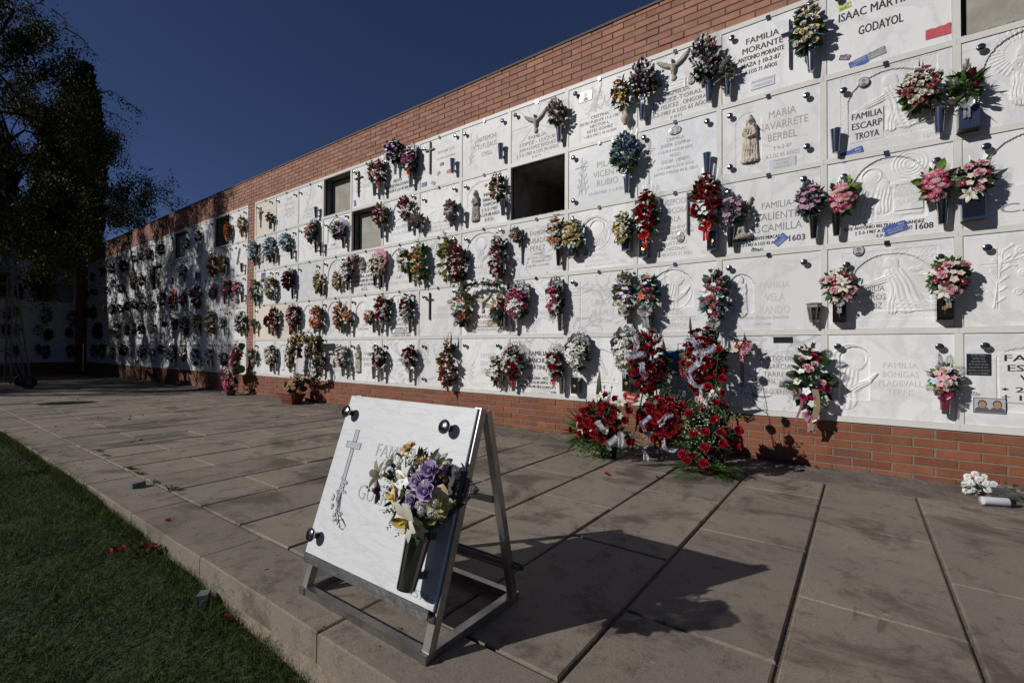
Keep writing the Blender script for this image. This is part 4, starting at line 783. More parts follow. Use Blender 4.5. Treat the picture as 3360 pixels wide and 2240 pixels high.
 (2,12): dict(k=[(0.15,0.80)], rel=dict(rec=[('seg',0.22,0.98,0.22,0.62,0.93,0.012)],fig=kneel(0.62,0.20,0.78)+[('b',0.23,0.56,0.14,0.52,0.001)],res=110,rough=(0.15,1.05,0.12,0.97)), t=[('k',0.345,0.42,0.125,[('FAMILIA',0.25),('ESCARP',0.25),('TROYA',0.20)]),('f',0.84,0.03,0.08,[('1609',0.10)])], x=[pho(0.32,0.86,0.072,0.072),stk('blue',0.22,-0.0,0.15,-0.25)], d='slab carved with kneeling robed figure, bold black lettering and round portrait'),
 (2,13): dict(k=[(0.13,0.88)], rel=dict(rec=[('disc',0.52,0.62,0.34,0.012)],fig=madonna(0.48,0.22,0.62)+[('y',0.48,0.76,0.14,0.26,34,0.004)],res=110), d='slab with round carving of a crowned madonna in rays'),
 (3,0): dict(k=[(0.88,0.88)], x=[pho(0.42,0.80,0.17,0.20,oval=False,rim=m_plate,people=2,sky=True)], d='slab with blue backed colour photograph of two people'),
 (3,1): dict(m='g', k=[(0.10,0.86),(0.85,0.84)], d='plain greyish slab behind dark red roses in silver wrap'),
 (3,2): dict(m='g', k=[(0.10,0.84),(0.88,0.84)], t=[('f',0.70,0.66,0.12,[('VICENTE',0.26),('IRENE',0.2),('GOMEZ',0.26)])], d='bluish plain slab left of the ochre flowers'),
 (3,3): dict(k=[(0.13,0.86),(0.8,0.90)], rel=arch_rel(0.22,0.95,0.32,0.56,bust(0.60,0.28,0.6),70), t=[('f',0.45,0.22,0.1,[('FAMILIA',0.3)])], d='slab with arched carving hidden behind ochre and white lilies'),
 (3,4): dict(k=[(0.08,0.86)], t=[('k',0.45,0.48,0.105,[('FAMILIA',0.36),('GARCIA-ARRIAS',0.84),('MANEL GARCIA I FARRE',0.80),('\u2020 16-2-1987 A LS 49 ANYS',0.76),('A.C.S.',0.2)]),('k',0.86,0.08,0.08,[('1568',0.12)])], x=[st_('bust',0.40,0.58,s=0.9),pho(0.32,0.45,0.04,0.06)], d='slab with stone bust statuette and five heavy black lines'),
 (3,5): dict(k=[(0.9,0.9)], rel=arch_rel(0.22,0.95,0.32,0.56,madonna(0.55,0.30,0.55),60), t=[('f',0.48,0.24,0.12,[('FAMILIA',0.3),('SANCHEZ-AGUILAR',0.72)])], d='slab with arched carving between fern bunch and cream roses'),
 (3,6): dict(m='v', k=[(0.1,0.86),(0.9,0.9)], rel=dict(fig=flydove(0.45,0.70,0.55),res=70), t=[('g',0.30,0.34,0.12,[('DIONISIO',0.36),('DINA CANO',0.40)])], x=[pho(0.14,0.52,0.07,0.11,oval=False,rim=m_chrome)], d='veined slab with dove carving and small square portrait'),
 (3,7): dict(k=[(0.13,0.86),(0.88,0.92)], rel=dict(rec=[('seg',0.16,1.0,0.34,0.66,0.94,0.010)],fig=bust(0.52,0.28,0.62)+[('b',0.34,0.80,0.12,0.26,0.003)],res=80), t=[('f',0.50,0.21,0.08,[('FAMILIA',0.34),('NARMADE',0.38)])], d='slab with arched carving of a bowed figure left of white and red lilies'),
 (3,8): dict(m='v', k=[(0.10,0.86)], t=[('g',0.52,0.72,0.14,[('FAMILIA',0.28),('JURADO',0.36),('PEREZ',0.28)]),('g',0.52,0.36,0.07,[('ANDRES',0.16),('\u2217 18-1-1914  \u2020 21-2-1987',0.46)]),('g',0.52,0.22,0.07,[('ASCENSION',0.22),('\u2217 6-2-1913  \u2020 22-9-2004',0.42)]),('f',0.88,0.05,0.07,[('1588',0.10)])], x=[crx(0.24,0.22,0.42,m_chrome,figure=True,arm=0.19,wd=0.014)], d='veined slab with chrome crucifix and carved surname in grey capitals'),
 (3,9): dict(k=[(0.09,0.88)], rel=dict(rec=[('disc',0.50,0.60,0.25,0.010)],fig=face(0.52,0.60,0.85)+[('o',0.50,0.60,0.285,0.012,0.004),('b',0.34,0.74,0.09,0.26,0.003)],res=100), t=[('f',0.48,0.19,0.085,[('FAMILIA',0.27),('ROS-BANO',0.32)]),('f',0.50,0.045,0.04,[('MIGUEL ROS MARTI \u2020 26-2-87',0.46)]),('f',0.86,0.06,0.06,[('1593',0.09)])], x=[pho(0.28,0.30,0.062,0.085,rim=m_bronze)], d='slab with round medallion of a bearded profile and oval portrait'),
 (3,10): dict(k=[(0.90,0.90)], t=[('n',0.45,0.84,0.13,[('CONCEPCION',0.44),('SAN NICOLAS',0.50),('AYALA',0.24)]),('n',0.45,0.47,0.08,[('\u2020 27-2-87 A LOS 87 A\u00d1OS',0.5),('TU FAMILIA TE RECUERDA',0.56),('CON CARI\u00d1O',0.28),('G. HURTADO',0.40),('SAN NICOLAS',0.38),('\u2020 25-7-90 A LOS 51 A\u00d1O',0.52)]),('f',0.86,0.06,0.07,[('1598',0.09)])], x=[crx(0.66,0.36,0.40,m_bronze,arm=0.001,wd=0.014),pho(0.57,0.33,0.07,0.095,rim=m_chrome)], rel=dict(fig=branch(0.66,0.30,0.38,6,1.1),res=70), d='slab with faded green lettering, oval portrait, dark bar between red rose sprays'),
 (3,11): dict(k=[(0.08,0.86),(0.85,0.86)], t=[('g',0.58,0.56,0.155,[('FAMILIA',0.30),('VALIENTE',0.44),('ESCAMILLA',0.50)]),('k',0.40,0.155,0.075,[('MIGUEL VALIENTE MERCADO',0.50),('\u2020 1-3-1987 A LOS 42 A\u00d1OS',0.48),('E.P.D.',0.10)]),('k',0.78,0.09,0.12,[('1603',0.15)])], x=[st_('angel',0.20,0.18,s=0.95),stk('blue',0.62,0.12,0.11,-0.75),stk('black',0.36,0.02,0.06,0.4)], d='slab with winged angel statuette and carved grey lettering'),
 (3,12): dict(k=[(0.15,0.80),(0.88,0.80)], rel=dict(rec=[('seg',0.26,0.95,0.20,0.62,0.96,0.012)],fig=face(0.44,0.70,0.62)+[('f',0.40,0.30,0.44,0.56,0.12,0.13,0.012,2.4),('e',0.56,0.64,0.06,0.07,0.014,0),('f',0.56,0.36,0.57,0.58,0.07,0.07,0.014,2),('r',0.5,0.24,0.24,0.05,0.010,0,(3,1)),('b',0.66,0.92,0.30,0.60,0.006),('c',0.64,0.62,0.94,0.66,0.03,0.03,0.010),('c',0.62,0.28,0.90,0.27,0.025,0.025,0.010)]+[('o',0.80,0.84,0.05+0.035*i,0.012,0.004) for i in range(4)],res=120), t=[('f',0.68,0.56,0.095,[('FAMILIA',0.22),('BELTRAN',0.25),('GARCIA',0.20)]),('k',0.47,0.135,0.06,[('JOSE ANTONIO BELTRAN HERNANDEZ',0.64),('\u2020 2-3-1987 A LOS 57 A\u00d1OS',0.46),('E.P.D.',0.10)]),('k',0.79,0.06,0.11,[('1608',0.13)])], x=[stk('blue',0.57,0.10,0.14,-0.3)], d='slab with large carving of bearded man and child beside a scroll'),
 (3,13): dict(k=[(0.16,0.86)], rel=dict(rec=[('seg',0.22,1.10,0.42,0.70,0.97,0.012)],fig=face(0.72,0.62,0.95),res=110), t=[('g',0.58,0.28,0.15,[('FAMILIA',0.3),('CALIBR',0.66)])], d='slab with carved head with flowing hair behind the pink gladiolus'),
 (4,0): dict(m='c', k=[(0.10,0.86)], rel=dict(rec=[('rect',0.30,0.315,0.25,0.8,0.003),('rect',0.22,0.4,0.64,0.655,0.003)],res=50), t=[('f',0.3,0.3,0.1,[('MARIN',0.3)])], d='creamy slab with faint cross left of red roses'),
 (4,1): dict(m='c', k=[(0.10,0.86)], t=[('f',0.6,0.3,0.12,[('FAMILIA',0.3),('GARCIA',0.3)])], d='creamy slab behind pink and red bunch'),
 (4,2): dict(k=[(0.10,0.86)], rel=arch_rel(0.28,0.85,0.25,0.6,madonna(0.55,0.22,0.6),60), t=[('f',0.46,0.20,0.1,[('FAMILIA',0.3),('CASTELLS-CAMPOS',0.66)])], d='slab with arched carving behind the peach roses'),
 (4,3): dict(k=[(0.10,0.86)], rel=arch_rel(0.22,0.85,0.25,0.6,bust(0.5,0.22,0.6),60), d='slab with arched carving behind dry orange flowers'),
 (4,4): dict(k=[(0.12,0.86),(0.85,0.88)], rel=dict(rec=[('arch',0.20,0.72,0.34,0.60,0.012)],fig=bust(0.48,0.30,0.55),res=80), t=[('g',0.42,0.26,0.10,[('FAMILIA',0.30),('JORDANA',0.38)]),('f',0.80,0.07,0.07,[('1567',0.12)])], d='slab with arch carving of a praying woman, lettering beneath'),
 (4,5): dict(k=[(0.9,0.9)], rel=arch_rel(0.20,0.80,0.42,0.64,madonna(0.5,0.38,0.5),60), t=[('g',0.55,0.34,0.10,[('FAMILIA',0.34),('MARTINEZ-MARIN',0.76)]),('k',0.55,0.16,0.055,[('JOSE MARTINEZ \u2020 28-1-87',0.6),('A LOS 72 A\u00d1OS',0.36),('FRANCISCA MARIN LEIVA',0.56),('9-2-2003 A LOS 85 A\u00d1OS',0.56)])], d='slab with small carved arch and lettering between two red and white bouquets'),
 (4,6): dict(k=[(0.16,0.84),(0.92,0.90)], t=[('f',0.66,0.52,0.15,[('FAMILIA',0.42),('RUIZ-GOMEZ',0.56)])], x=[crx(0.29,0.34,0.38,m_bronze,arm=0.17,wd=0.018)], d='slab with plain dark cross and faded surname'),
 (4,7): dict(m='w', k=[(0.13,0.84),(0.9,0.9)], rel=dict(rec=[('ray',0.52,0.52,0.03,8,0.0015)],res=60), t=[('o',0.52,0.32,0.105,[('FAMILIA',0.28),('RODRIGUEZ-TORRES',0.62)]),('o',0.55,0.14,0.06,[('ANTONIO RODRIGUEZ MARTINEZ',0.56),('\u2020 14-2-87 A LOS 69 A\u00d1OS',0.46)]),('o',0.86,0.03,0.06,[('1582',0.10)])], x=[st_('dove_c',0.49,0.42,s=1.05)], d='slab with pale dove statuette under a flower garland, bronze lettering'),
 (4,8): dict(m='v', k=[(0.86,0.86)], t=[('f',0.4,0.35,0.14,[('FAMILIA',0.35),('GARCIA',0.35)])], d='blue veined slab between two pink rose bouquets'),
 (4,9): dict(m='v', k=[(0.10,0.87)], rel=dict(rec=[('rect',0.235,0.253,0.16,0.86,0.004),('rect',0.10,0.36,0.67,0.688,0.004)],fig=[('y',0.244,0.68,0.08,0.17,22,0.002)],res=90), t=[('f',0.55,0.62,0.17,[('ANTONI',0.34),('LAREDO',0.34),('ADAMUZ',0.36)]),('f',0.55,0.17,0.1,[('\u2020 23-8-2000',0.30)])], d='veined slab with rayed cross and widely spaced faint letters'),
 (4,10): dict(k=[], rel=dict(rec=[('seg',0.20,0.86,0.36,0.62,0.93,0.013)],fig=bust(0.58,0.34,0.66)+[('e',0.44,0.56,0.10,0.09,0.014,0.3),('r',0.34,0.50,0.13,0.06,0.011,0.5,(3,0)),('o',0.55,0.60,0.27,0.014,0.006),('b',0.16,0.92,0.05,0.33,0.003)],res=110), t=[('b',0.47,0.26,0.095,[('MIGUEL',0.26),('JIMENEZ SANCHEZ',0.58),('Y FAMILIA',0.36)])], d='slab with ornate carving of a mother bending over a head'),
 (4,11): dict(k=[(0.09,0.87),(0.85,0.86)], rel=dict(rec=[('arch',0.09,0.40,0.24,0.62,0.013)],fig=[(q[0],)+tuple(q[1:]) for q in madonna(0.24,0.22,0.56)],res=110), t=[('f',0.56,0.56,0.17,[('FAMILIA',0.30),('VELA',0.20),('RANDO',0.30)]),('b',0.44,0.15,0.085,[('Carmen Palaz\u00f3n Benitez',0.52),('1891 - 1987',0.17)])], d='slab with small arch carving of crowned mother and child beside the lantern'),
 (4,12): dict(k=[(0.17,0.78),(0.90,0.78)], rel=dict(rec=[('seg',0.26,0.98,0.20,0.60,0.88,0.012)],fig=kneel(0.62,0.18,0.75)+[('e',0.85,0.68,0.07,0.03,0.005,0),('e',0.92,0.62,0.05,0.025,0.005,0)],res=120,rough=(0.15,1.04,0.10,0.93)), t=[('b',0.36,0.46,0.105,[('FAMILIA',0.22),('PARROS',0.24),('ORTIZ',0.18)])], x=[pho(0.27,0.95,0.07,0.085)], d='slab carved with kneeling robed figure, lettering unpainted, oval portrait above'),
 (4,13): dict(k=[(0.16,0.84)], rel=dict(rec=[('rect',0.27,0.282,0.18,0.84,0.004),('rect',0.14,0.42,0.66,0.672,0.004)],fig=branch(0.24,0.20,0.62,11,1.45)+branch(0.28,0.66,0.6,10,0.35)+[('o',0.44,0.80,0.03,0.01,0.006),('o',0.46,0.56,0.03,0.01,0.006),('o',0.42,0.36,0.03,0.01,0.006),('e',0.44,0.80,0.02,0.02,0.006,0),('e',0.46,0.56,0.02,0.02,0.006,0),('e',0.42,0.36,0.02,0.02,0.006,0)],res=120), t=[('f',0.62,0.16,0.1,[('Josefa',0.2)])], d='slab engraved with slim cross wound with a rose vine'),
 (5,0): dict(k=[(0.15,0.84)], clip=False, d='plain slab at bottom left corner of the near wall'),
 (5,1): dict(k=[(0.85,0.9)], rel=arch_rel(0.22,0.72,0.20,0.62,madonna(0.47,0.18,0.6,0),60,0.008), d='slab with pale arched figure left of the big cream and red wreath'),
 (5,2): dict(m='g', k=[(0.1,0.86)], t=[('k',0.60,0.34,0.11,[('Gelmira Gal',0.62),('\u2020 11-1-02 a los',0.66),('Marina, Fernando',0.7),('tus hijos y nietos',0.6)])], x=[st_('bust',0.55,0.5,s=0.8)], d='slab framed by the large wreath, script lettering in thick black'),
 (5,3): dict(k=[(0.10,0.86)], rel=dict(rec=[('rect',0.20,0.86,0.42,0.86,0.010)],fig=madonna(0.62,0.40,0.48)+kneel(0.34,0.40,0.34),res=70), t=[('b',0.42,0.30,0.12,[('FAMILIA',0.34),('MARTINEZ-PELLICER',0.74)])], d='slab with rectangular carved panel right of the wreath'),
 (5,4): dict(k=[(0.10,0.84),(0.88,0.86)], rel=dict(rec=[('arch',0.16,0.44,0.16,0.70,0.004)],res=60), t=[('n',0.66,0.62,0.13,[('FAMILIA',0.40),('BLAZQUEZ',0.44),('JIMENEZ',0.40)])], x=[st_('madonna_c',0.27,0.2,s=1.1)], d='slab with standing statuette in shallow arch, thin grey surname lines'),
 (5,5): dict(m='v', k=[(0.12,0.84),(0.88,0.86)], d='blue veined slab without lettering behind small red bouquet'),
 (5,6): dict(m='v', k=[(0.16,0.84),(0.9,0.86),(0.16,0.14)], rel=dict(rec=[('rect',0.2,0.21,0.2,0.8,0.003),('rect',0.1,0.32,0.62,0.633,0.003)],fig=flydove(0.75,0.7,0.4),res=70), d='veined slab with cross at left and dove at right, bird of paradise bouquet'),
 (5,7): dict(k=[(0.12,0.86),(0.84,0.86)], rel=dict(rec=[('rect',0.24,0.25,0.20,0.84,0.004),('rect',0.14,0.34,0.66,0.67,0.004)],fig=branch(0.29,0.18,0.34,7,1.5),res=80), t=[('f',0.62,0.62,0.15,[('FAMILIA',0.34),('SANCHEZ',0.38),('BAN\u00d3N',0.30)])], d='slab with thin cross and leaf sprig left of the lily and rose bouquets'),
 (5,8): dict(m='v', k=[(0.1,0.86)], t=[('k',0.54,0.68,0.125,[('FAMILIA',0.34),('SANCHEZ',0.34),('MARTINEZ',0.40)]),('k',0.52,0.25,0.075,[('CATALINA  M.O.',0.42),('\u2020 9-2-87 A LOS 85 A\u00d1OS  E.P.D.',0.70),('MAS AHORA MIS OJOS TE VEN J.42 5',0.66)]),('k',0.82,0.02,0.06,[('1586',0.09)])], d='veined slab with heavy black Roman lettering'),
 (5,9): dict(k=[(0.1,0.9)], rel=dict(rec=[('seg',0.22,0.92,0.28,0.52,0.80,0.012)],fig=kneel(0.50,0.26,0.62)+[('b',0.22,0.46,0.26,0.46,0.004)],res=110,rough=(0.16,0.98,0.16,0.26)), t=[('b',0.30,0.40,0.085,[('FAMILIA',0.20),('LOPEZ',0.16),('YLLERA',0.20)])], d='slab carved with kneeling robed man between two white bouquets'),
 (5,10): dict(k=[(0.1,0.9)], rel=dict(rec=[('rect',0.62,0.95,0.34,0.9,0.008)],fig=[('r',0.75,0.52,0.12,0.2,0.012,0,(3,2))],res=60), t=[('g',0.66,0.29,0.075,[('FAMILIA',0.24),('SANTIAGO',0.34),('M. LUISA SANTOS',0.40),('FERNANDEZ',0.32),('1987',0.12)])], x=[pho(0.44,0.60,0.16,0.24,oval=False,people=1,sky=True,rim=m_bronze)], d='slab behind the tall red rose sprays with colour portrait'),
 (5,11): dict(m='v', k=[(0.82,0.82)], t=[('g',0.60,0.66,0.105,[('BARTOLOM\u00c9',0.38),('GARCIA',0.24),('TARREGA',0.32)]),('g',0.60,0.36,0.1,[('\u2217 2-1-1936  \u2020 10-6-2013',0.56)]),('g',0.60,0.22,0.1,[('TE QUEREMOS',0.34)])], x=[flowercross,plt(0.64,0.94,0.145,0.05,[('',1)],m_bplate,name='dark_plaque')], d='veined slab with grey inlaid cross and flowers, small dark plaque on top'),
 (5,12): dict(k=[(0.09,0.85),(0.89,0.85)], rel=dict(rec=[('arch',0.12,0.42,0.20,0.70,0.013)],fig=bust(0.25,0.18,0.72),res=120), t=[('f',0.60,0.60,0.105,[('FAMILIA',0.27),('BOHIGAS',0.28),('PLADEVALL',0.34),('TERNS',0.21)])], d='slab with arch carving of a praying veiled woman and blind lettering'),
 (5,13): dict(k=[(0.14,0.86)], rel=dict(rec=[('seg',0.26,1.13,0.16,0.74,0.86,0.006)],fig=[('b',0.27,1.12,0.26,0.80,0.007)],res=90), t=[('k',0.50,0.70,0.105,[('FAMILIA',0.46),('ESCUDE',0.42),('VEGA',0.27)]),('k',0.42,0.375,0.085,[('\u2217 28-5-',0.34),('\u2020 14-2-',0.34)])], x=[plt(0.10,0.66,0.125,0.15,[('Si me aman,',0.6),('canta una',0.5),('que hay vida',0.6),('en el otro mundo',0.8),('recuerda de mis',0.75),('sonrisas y momentos',0.9),('que no te olvidan',0.8)],m_bplate,ink='g',name='dark_plaque'),pho(0.17,0.22,0.165,0.105,oval=False,people=2,rim=m_bronze)], d='slab with bold black raised plaque lettering and framed photo of two people'),
}
ROWW = {1: 'top row', 2: 'second row', 3: 'third row', 4: 'fourth row', 5: 'bottom row'}
ORD = ['first', 'second', 'third', 'fourth', 'fifth', 'sixth', 'seventh', 'eighth', 'ninth', 'tenth', 'eleventh', 'twelfth', 'thirteenth', 'fourteenth', 'fifteenth']
bpy.context.view_layer.update()
XF2 = Matrix.Identity(4); XF1 = Matrix.Translation((OX1, 0, 0)); XF3 = Matrix.Translation((XC, OYB, 0))@Matrix.Rotation(math.pi/2, 4, 'Z')
SLAB = {}
o2 = {(a, b) for a, b, *_ in OPEN2}; o1 = {(a, b) for a, b, *_ in OPEN1}; o3 = {(a, b) for a, b, *_ in OPEN3}
for r in range(1, 6):
    for c in range(14):
        if (r, c) in o2: continue
        sp = SL.get((r, c), dict(d='plain white slab'))
        SLAB[(2, r, c)] = make_slab(XF2, r, c, sp, '%s, %s' % (sp['d'], ROWW[r]), 'marble slabs closing the niches of the near wall')
GEN = [dict(m='w'), dict(m='w', t=[('f', 0.6, 0.6, 0.15, [('FAMILIA', 0.4)])]), dict(m='v'), dict(m='g'), dict(rel=arch_rel(0.25, 0.85, 0.25, 0.6, madonna(0.55, 0.22, 0.55), 36)), dict(rel=dict(rec=[('rect', 0.25, 0.27, 0.2, 0.82, 0.004), ('rect', 0.15, 0.37, 0.64, 0.66, 0.004)], res=40)), dict(m='w')]
GD = ['plain white slab', 'white slab with one faint word', 'veined slab', 'greyish slab', 'slab with small arched carving', 'slab with thin engraved cross', 'plain white slab']
for r in range(1, 6):
    for c in range(15):
        if (r, c) in o1: continue
        q = (r*5+c*3+(r*c) % 4) % 7; sp = dict(GEN[q]); ex = GD[q]; fx = []
        if (r, c) == (2, 14): fx = [crx(0.45, 0.3, 0.36, m_steel, arm=0.12, ang=0.35), stk('purple', 0.35, 0.86, 0.09), stk('blue', 0.2, 0.15, 0.10), stk('red', 0.68, 0.2, 0.07), stk('orange', 0.55, 0.38, 0.06)]; ex = 'slab with tilted metal cross and stickers'
        if (r, c) == (3, 14): fx = [st_('pieta', 0.5, 0.1, s=1.0)]; ex = 'slab with seated stone pieta group'
        if fx: sp = dict(m='w', x=fx)
        SLAB[(1, r, c)] = make_slab(XF1, r, c, sp, 'shaded %s, %s, %s column left of brick pier' % (ex, ROWW[r], ORD[14-c]), 'marble slabs closing the niches of the far wall')
    for c in range(1, 4):
        if (r, c) in o3: continue
        q = (r*3+c) % 7; SLAB[(3, r, c)] = make_slab(XF3, r, c, GEN[q], 'dim %s, %s, %s column from end wall corner' % (GD[q], ROWW[r], ORD[3-c]), 'marble slabs of the end wall in deep shade')
def add_vase(c, x, y, kind='cone', wall=None, scale=1.0):
    """x, y: pixel of the vase's foot"""
    src = cp(c, x, y)
    if wall == 3:
        v = ray(*src); p = CAM+v*((XC+0.06-CAM[0])/v[0]); cc = int((p[1]-OYB)//W); r = 5-int((p[2]-Z0)//RH); k = (3, r, cc); M_ = XF3
    else:
        p = on_wall(*src, Y=-0.06)
        if p[0] > -0.2: wl, M_, cc = 2, XF2, int(min(13, max(0, p[0]//W)))
        else: wl, M_, cc = 1, XF1, int(min(14, max(0, (p[0]-OX1)//W)))
        r = min(5, max(1, 5-int((p[2]+0.03-Z0)//RH))); k = (wl, r, cc)
    for dc in (0, 1, -1, 2, -2):
        k2 = (k[0], k[1], k[2]+dc)
        if k2 in SLAB: t = SLAB[k2]; break
    else: return None
    lp = t.matrix_world.inverted()@Vector(p); lp.y = -0.06
    o = place('lantern' if kind == 'lantern' else 'vase', VASE[kind], t, tuple(lp), (0, 0, 0), scale)
    return o
bpy.context.view_layer.update()

# ------------------------------------------------------------------ flowers (unit radius, facing +z)
def petal(L, wd, th0, curl, cup=0.15, nu=4, nv=3, tip=1.0, r0=0.05, wave=0.0, base=0.35):
    """strip curving outward: th0 angle from the axis, curl added along it"""
    P = []; r, z = r0, 0.0
    for i in range(nu):
        u = i/(nu-1); th = th0+curl*u
        if i: r += L/(nu-1)*math.sin(th); z += L/(nu-1)*math.cos(th)
        wv = wd*(base+(1-base)*math.sin(math.pi*min(1, u*1.0)**0.8*0.92+0.08)) if tip >= 1 else wd*max(0.04, math.sin(math.pi*(0.12+0.88*u))**0.8)
        row = []
        for j in range(nv):
            v = -1+2*j/(nv-1); n = cup*abs(v)**1.6*wd
            row.append((r-n*math.cos(th), v*wv, z+n*math.sin(th)+wave*math.sin(5*v+3*u)))
        P.append(row)
    return np.array(P)
def rz(P, a):
    c, s = math.cos(a), math.sin(a); Q = np.array(P, float); x = Q[..., 0]*c-Q[..., 1]*s; y = Q[..., 0]*s+Q[..., 1]*c; Q[..., 0] = x; Q[..., 1] = y; return Q
def flower_geo(kind):
    mb = MB(); g = np.random.default_rng(abs(hash(kind)) % 1000 if False else sum(map(ord, kind)))
    if kind in ('rose', 'rose_big', 'peony'):
        lay = [(5, 0.92, 0.66, 0.80, 0.80, 0.0), (5, 0.82, 0.56, 0.50, 0.60, 0.6), (4, 0.72, 0.42, 0.24, 0.35, 0.2), (4, 0.62, 0.28, 0.08, 0.12, 0.9)]
        if kind == 'peony': lay = [(7, 0.95, 0.42, 1.0, 0.55, 0), (7, 0.82, 0.38, 0.6, 0.55, 0.4), (6, 0.72, 0.30, 0.35, 0.4, 0.1), (5, 0.62, 0.24, 0.1, 0.3, 0.7)]
        for n, L, wd, t0, cu, ph in lay:
            for i in range(n): mb.sheet(rz(petal(L, wd, t0, cu, 0.45, 4, 3, wave=0.03), ph+2*math.pi*i/n+g.normal(0, 0.12)), 0, r=g.random())
        mb.lathe([(0, 0.1), (0.15, 0.2), (0.17, 0.45), (0.10, 0.58), (0.0, 0.52)], 6, 0)
        for i in range(5): mb.sheet(rz(petal(0.6, 0.10, 1.5, 0.4, 0.1, 3, 2, tip=0), i*1.26)+(0, 0, -0.06), 1)
    elif kind == 'bud':
        for n, L, wd, t0, cu, ph in [(4, 1.5, 0.50, 0.45, -0.15, 0), (3, 1.4, 0.38, 0.25, -0.15, 0.5)]:
            for i in range(n): mb.sheet(rz(petal(L, wd, t0, cu, 0.5, 4, 3), ph+2*math.pi*i/n), 0, r=g.random())
        for i in range(4): mb.sheet(rz(petal(0.7, 0.14, 1.0, -0.3, 0.1, 3, 2, tip=0), i*1.57), 1)
        mb.tube([(0, 0, 0), (0, 0, -1.0)], 0.08, 4, 1)
    elif kind == 'tulip':
        for n, ph in ((3, 0), (3, 1.05)):
            for i in range(n): mb.sheet(rz(petal(2.4, 0.62, 0.62, -0.62, 0.45, 5, 3, tip=0), ph+2.09*i), 0, r=g.random())
        mb.tube([(0, 0, 0), (0, 0, -1.2)], 0.08, 4, 1)
    elif kind == 'lily':
        for i in range(6): mb.sheet(rz(petal(1.15, 0.26, 0.65, 1.15, -0.25, 6, 3, tip=0), i*1.047+(0.05 if i % 2 else 0))+(0, 0, -0.02*(i % 2)), 0, r=g.random())
        for i in range(5): 
            a = i*1.256; mb.tube([(0, 0, 0.05), (0.18*math.cos(a), 0.18*math.sin(a), 0.55)], 0.018, 3, 2); mb.tube([(0.16*math.cos(a), 0.16*math.sin(a), 0.55), (0.24*math.cos(a), 0.24*math.sin(a), 0.58)], 0.035, 4, 2)
    elif kind == 'orchid':
        for i, (L, wd) in enumerate([(1.05, 0.40), (1.15, 0.55), (0.95, 0.34), (0.95, 0.34), (1.15, 0.55)]): mb.sheet(rz(petal(L, wd, 1.15, 0.35, -0.1, 5, 3, tip=0, wave=0.03), i*1.256), 0, r=g.random())
        mb.sheet(rz(petal(0.7, 0.30, 0.35, 0.9, 0.7, 5, 3, tip=0), 0.6), 2); mb.lathe([(0, 0), (0.10, 0.1), (0.09, 0.4), (0, 0.5)], 6, 2)
    elif kind == 'bloom':
        for i in range(5): mb.sheet(rz(petal(0.98, 0.44, 1.0, 0.5, -0.1, 3, 3, tip=0), i*1.256), 0, r=g.random())
        mb.lathe([(0.12, 0.02), (0.10, 0.16), (0, 0.2)], 6, 2)
    elif kind == 'daisy':
        for i in range(15): mb.sheet(rz(petal(0.9, 0.13, 1.25, 0.3, 0, 3, 2, tip=0, r0=0.18), i*0.419), 0, r=g.random())
        for i in range(9): mb.sheet(rz(petal(0.6, 0.11, 0.85, 0.4, 0, 3, 2, tip=0, r0=0.15), i*0.70), 0, r=g.random())
        mb.lathe([(0.24, 0.0), (0.22, 0.12), (0.10, 0.2), (0, 0.2)], 10, 2)
    elif kind == 'mum':
        N = 46
        for i in range(N):
            t = (i+0.5)/N; ph = i*2.39996; th = 1.75*math.sqrt(t); mb.sheet(rz(petal(0.62+0.25*t, 0.15, th*0.75, 0.45, 0.3, 3, 2, tip=0, r0=0.12*th)+(0, 0, 0.35*(1-t)), ph), 0, r=g.random())
    elif kind == 'hyd':     # cluster of tiny florets
        for i in range(22):
            t = (i+0.5)/22; ph = i*2.39996; th = 1.6*math.sqrt(t); d = np.array((math.sin(th)*math.cos(ph), math.sin(th)*math.sin(ph), math.cos(th)*0.8)); Rm = basis(d)[0]
            for k in range(4): mb.add((rz(petal(0.30, 0.14, 1.2, 0.2, 0, 2, 3, tip=1), k*1.57+g.random()).reshape(-1, 3)@Rm.T)+d*0.72, [(0, 1, 4, 3), (1, 2, 5, 4)], 0, r=g.random())
    elif kind == 'glad':    # ruffled spike bloom
        for i in range(6): mb.sheet(rz(petal(1.0, 0.42, 0.5, 0.9, 0.2, 4, 4, wave=0.07), i*1.047), 0, r=g.random())
        mb.lathe([(0, 0), (0.08, 0.3), (0, 0.45)], 5, 2)
    elif kind == 'spike':   # lavender like spike
        for i in range(20):
            z = 0.15*i; a = i*2.4; p = np.array((0.16*math.cos(a), 0.16*math.sin(a), z)); mb.lathe([(0, -0.12), (0.12, 0), (0, 0.14)], 4, 0, T=(np.eye(3), p))
        mb.tube([(0, 0, -1.5), (0, 0, 3)], 0.04, 3, 1)
    elif kind == 'dried':
        for i in range(16):
            a = g.uniform(0, 6.28); th = g.uniform(0, 1.3); d = np.array((math.sin(th)*math.cos(a), math.sin(th)*math.sin(a), math.cos(th))); Rm = basis(d, g.uniform(0, 6))[0]
            mb.add(petal(0.9, 0.20, 0.1, 1.1*g.random(), 0.4, 3, 2, tip=0).reshape(-1, 3)@Rm.T, [(0, 1, 3, 2), (2, 3, 5, 4)], 0, r=g.random())
    elif kind == 'tuber':
        for i in range(12):
            a = i*2.4; t = i/12; p = np.array((0.5*math.sqrt(t)*math.cos(a), 0.5*math.sqrt(t)*math.sin(a), 0.4*(1-t))); mb.lathe([(0, -0.3), (0.09, -0.1), (0.15, 0.15), (0.10, 0.32), (0, 0.36)], 7, 0, T=(basis(p+np.array((0, 0, 0.8)))[0], p))
    return mb
FG = {}
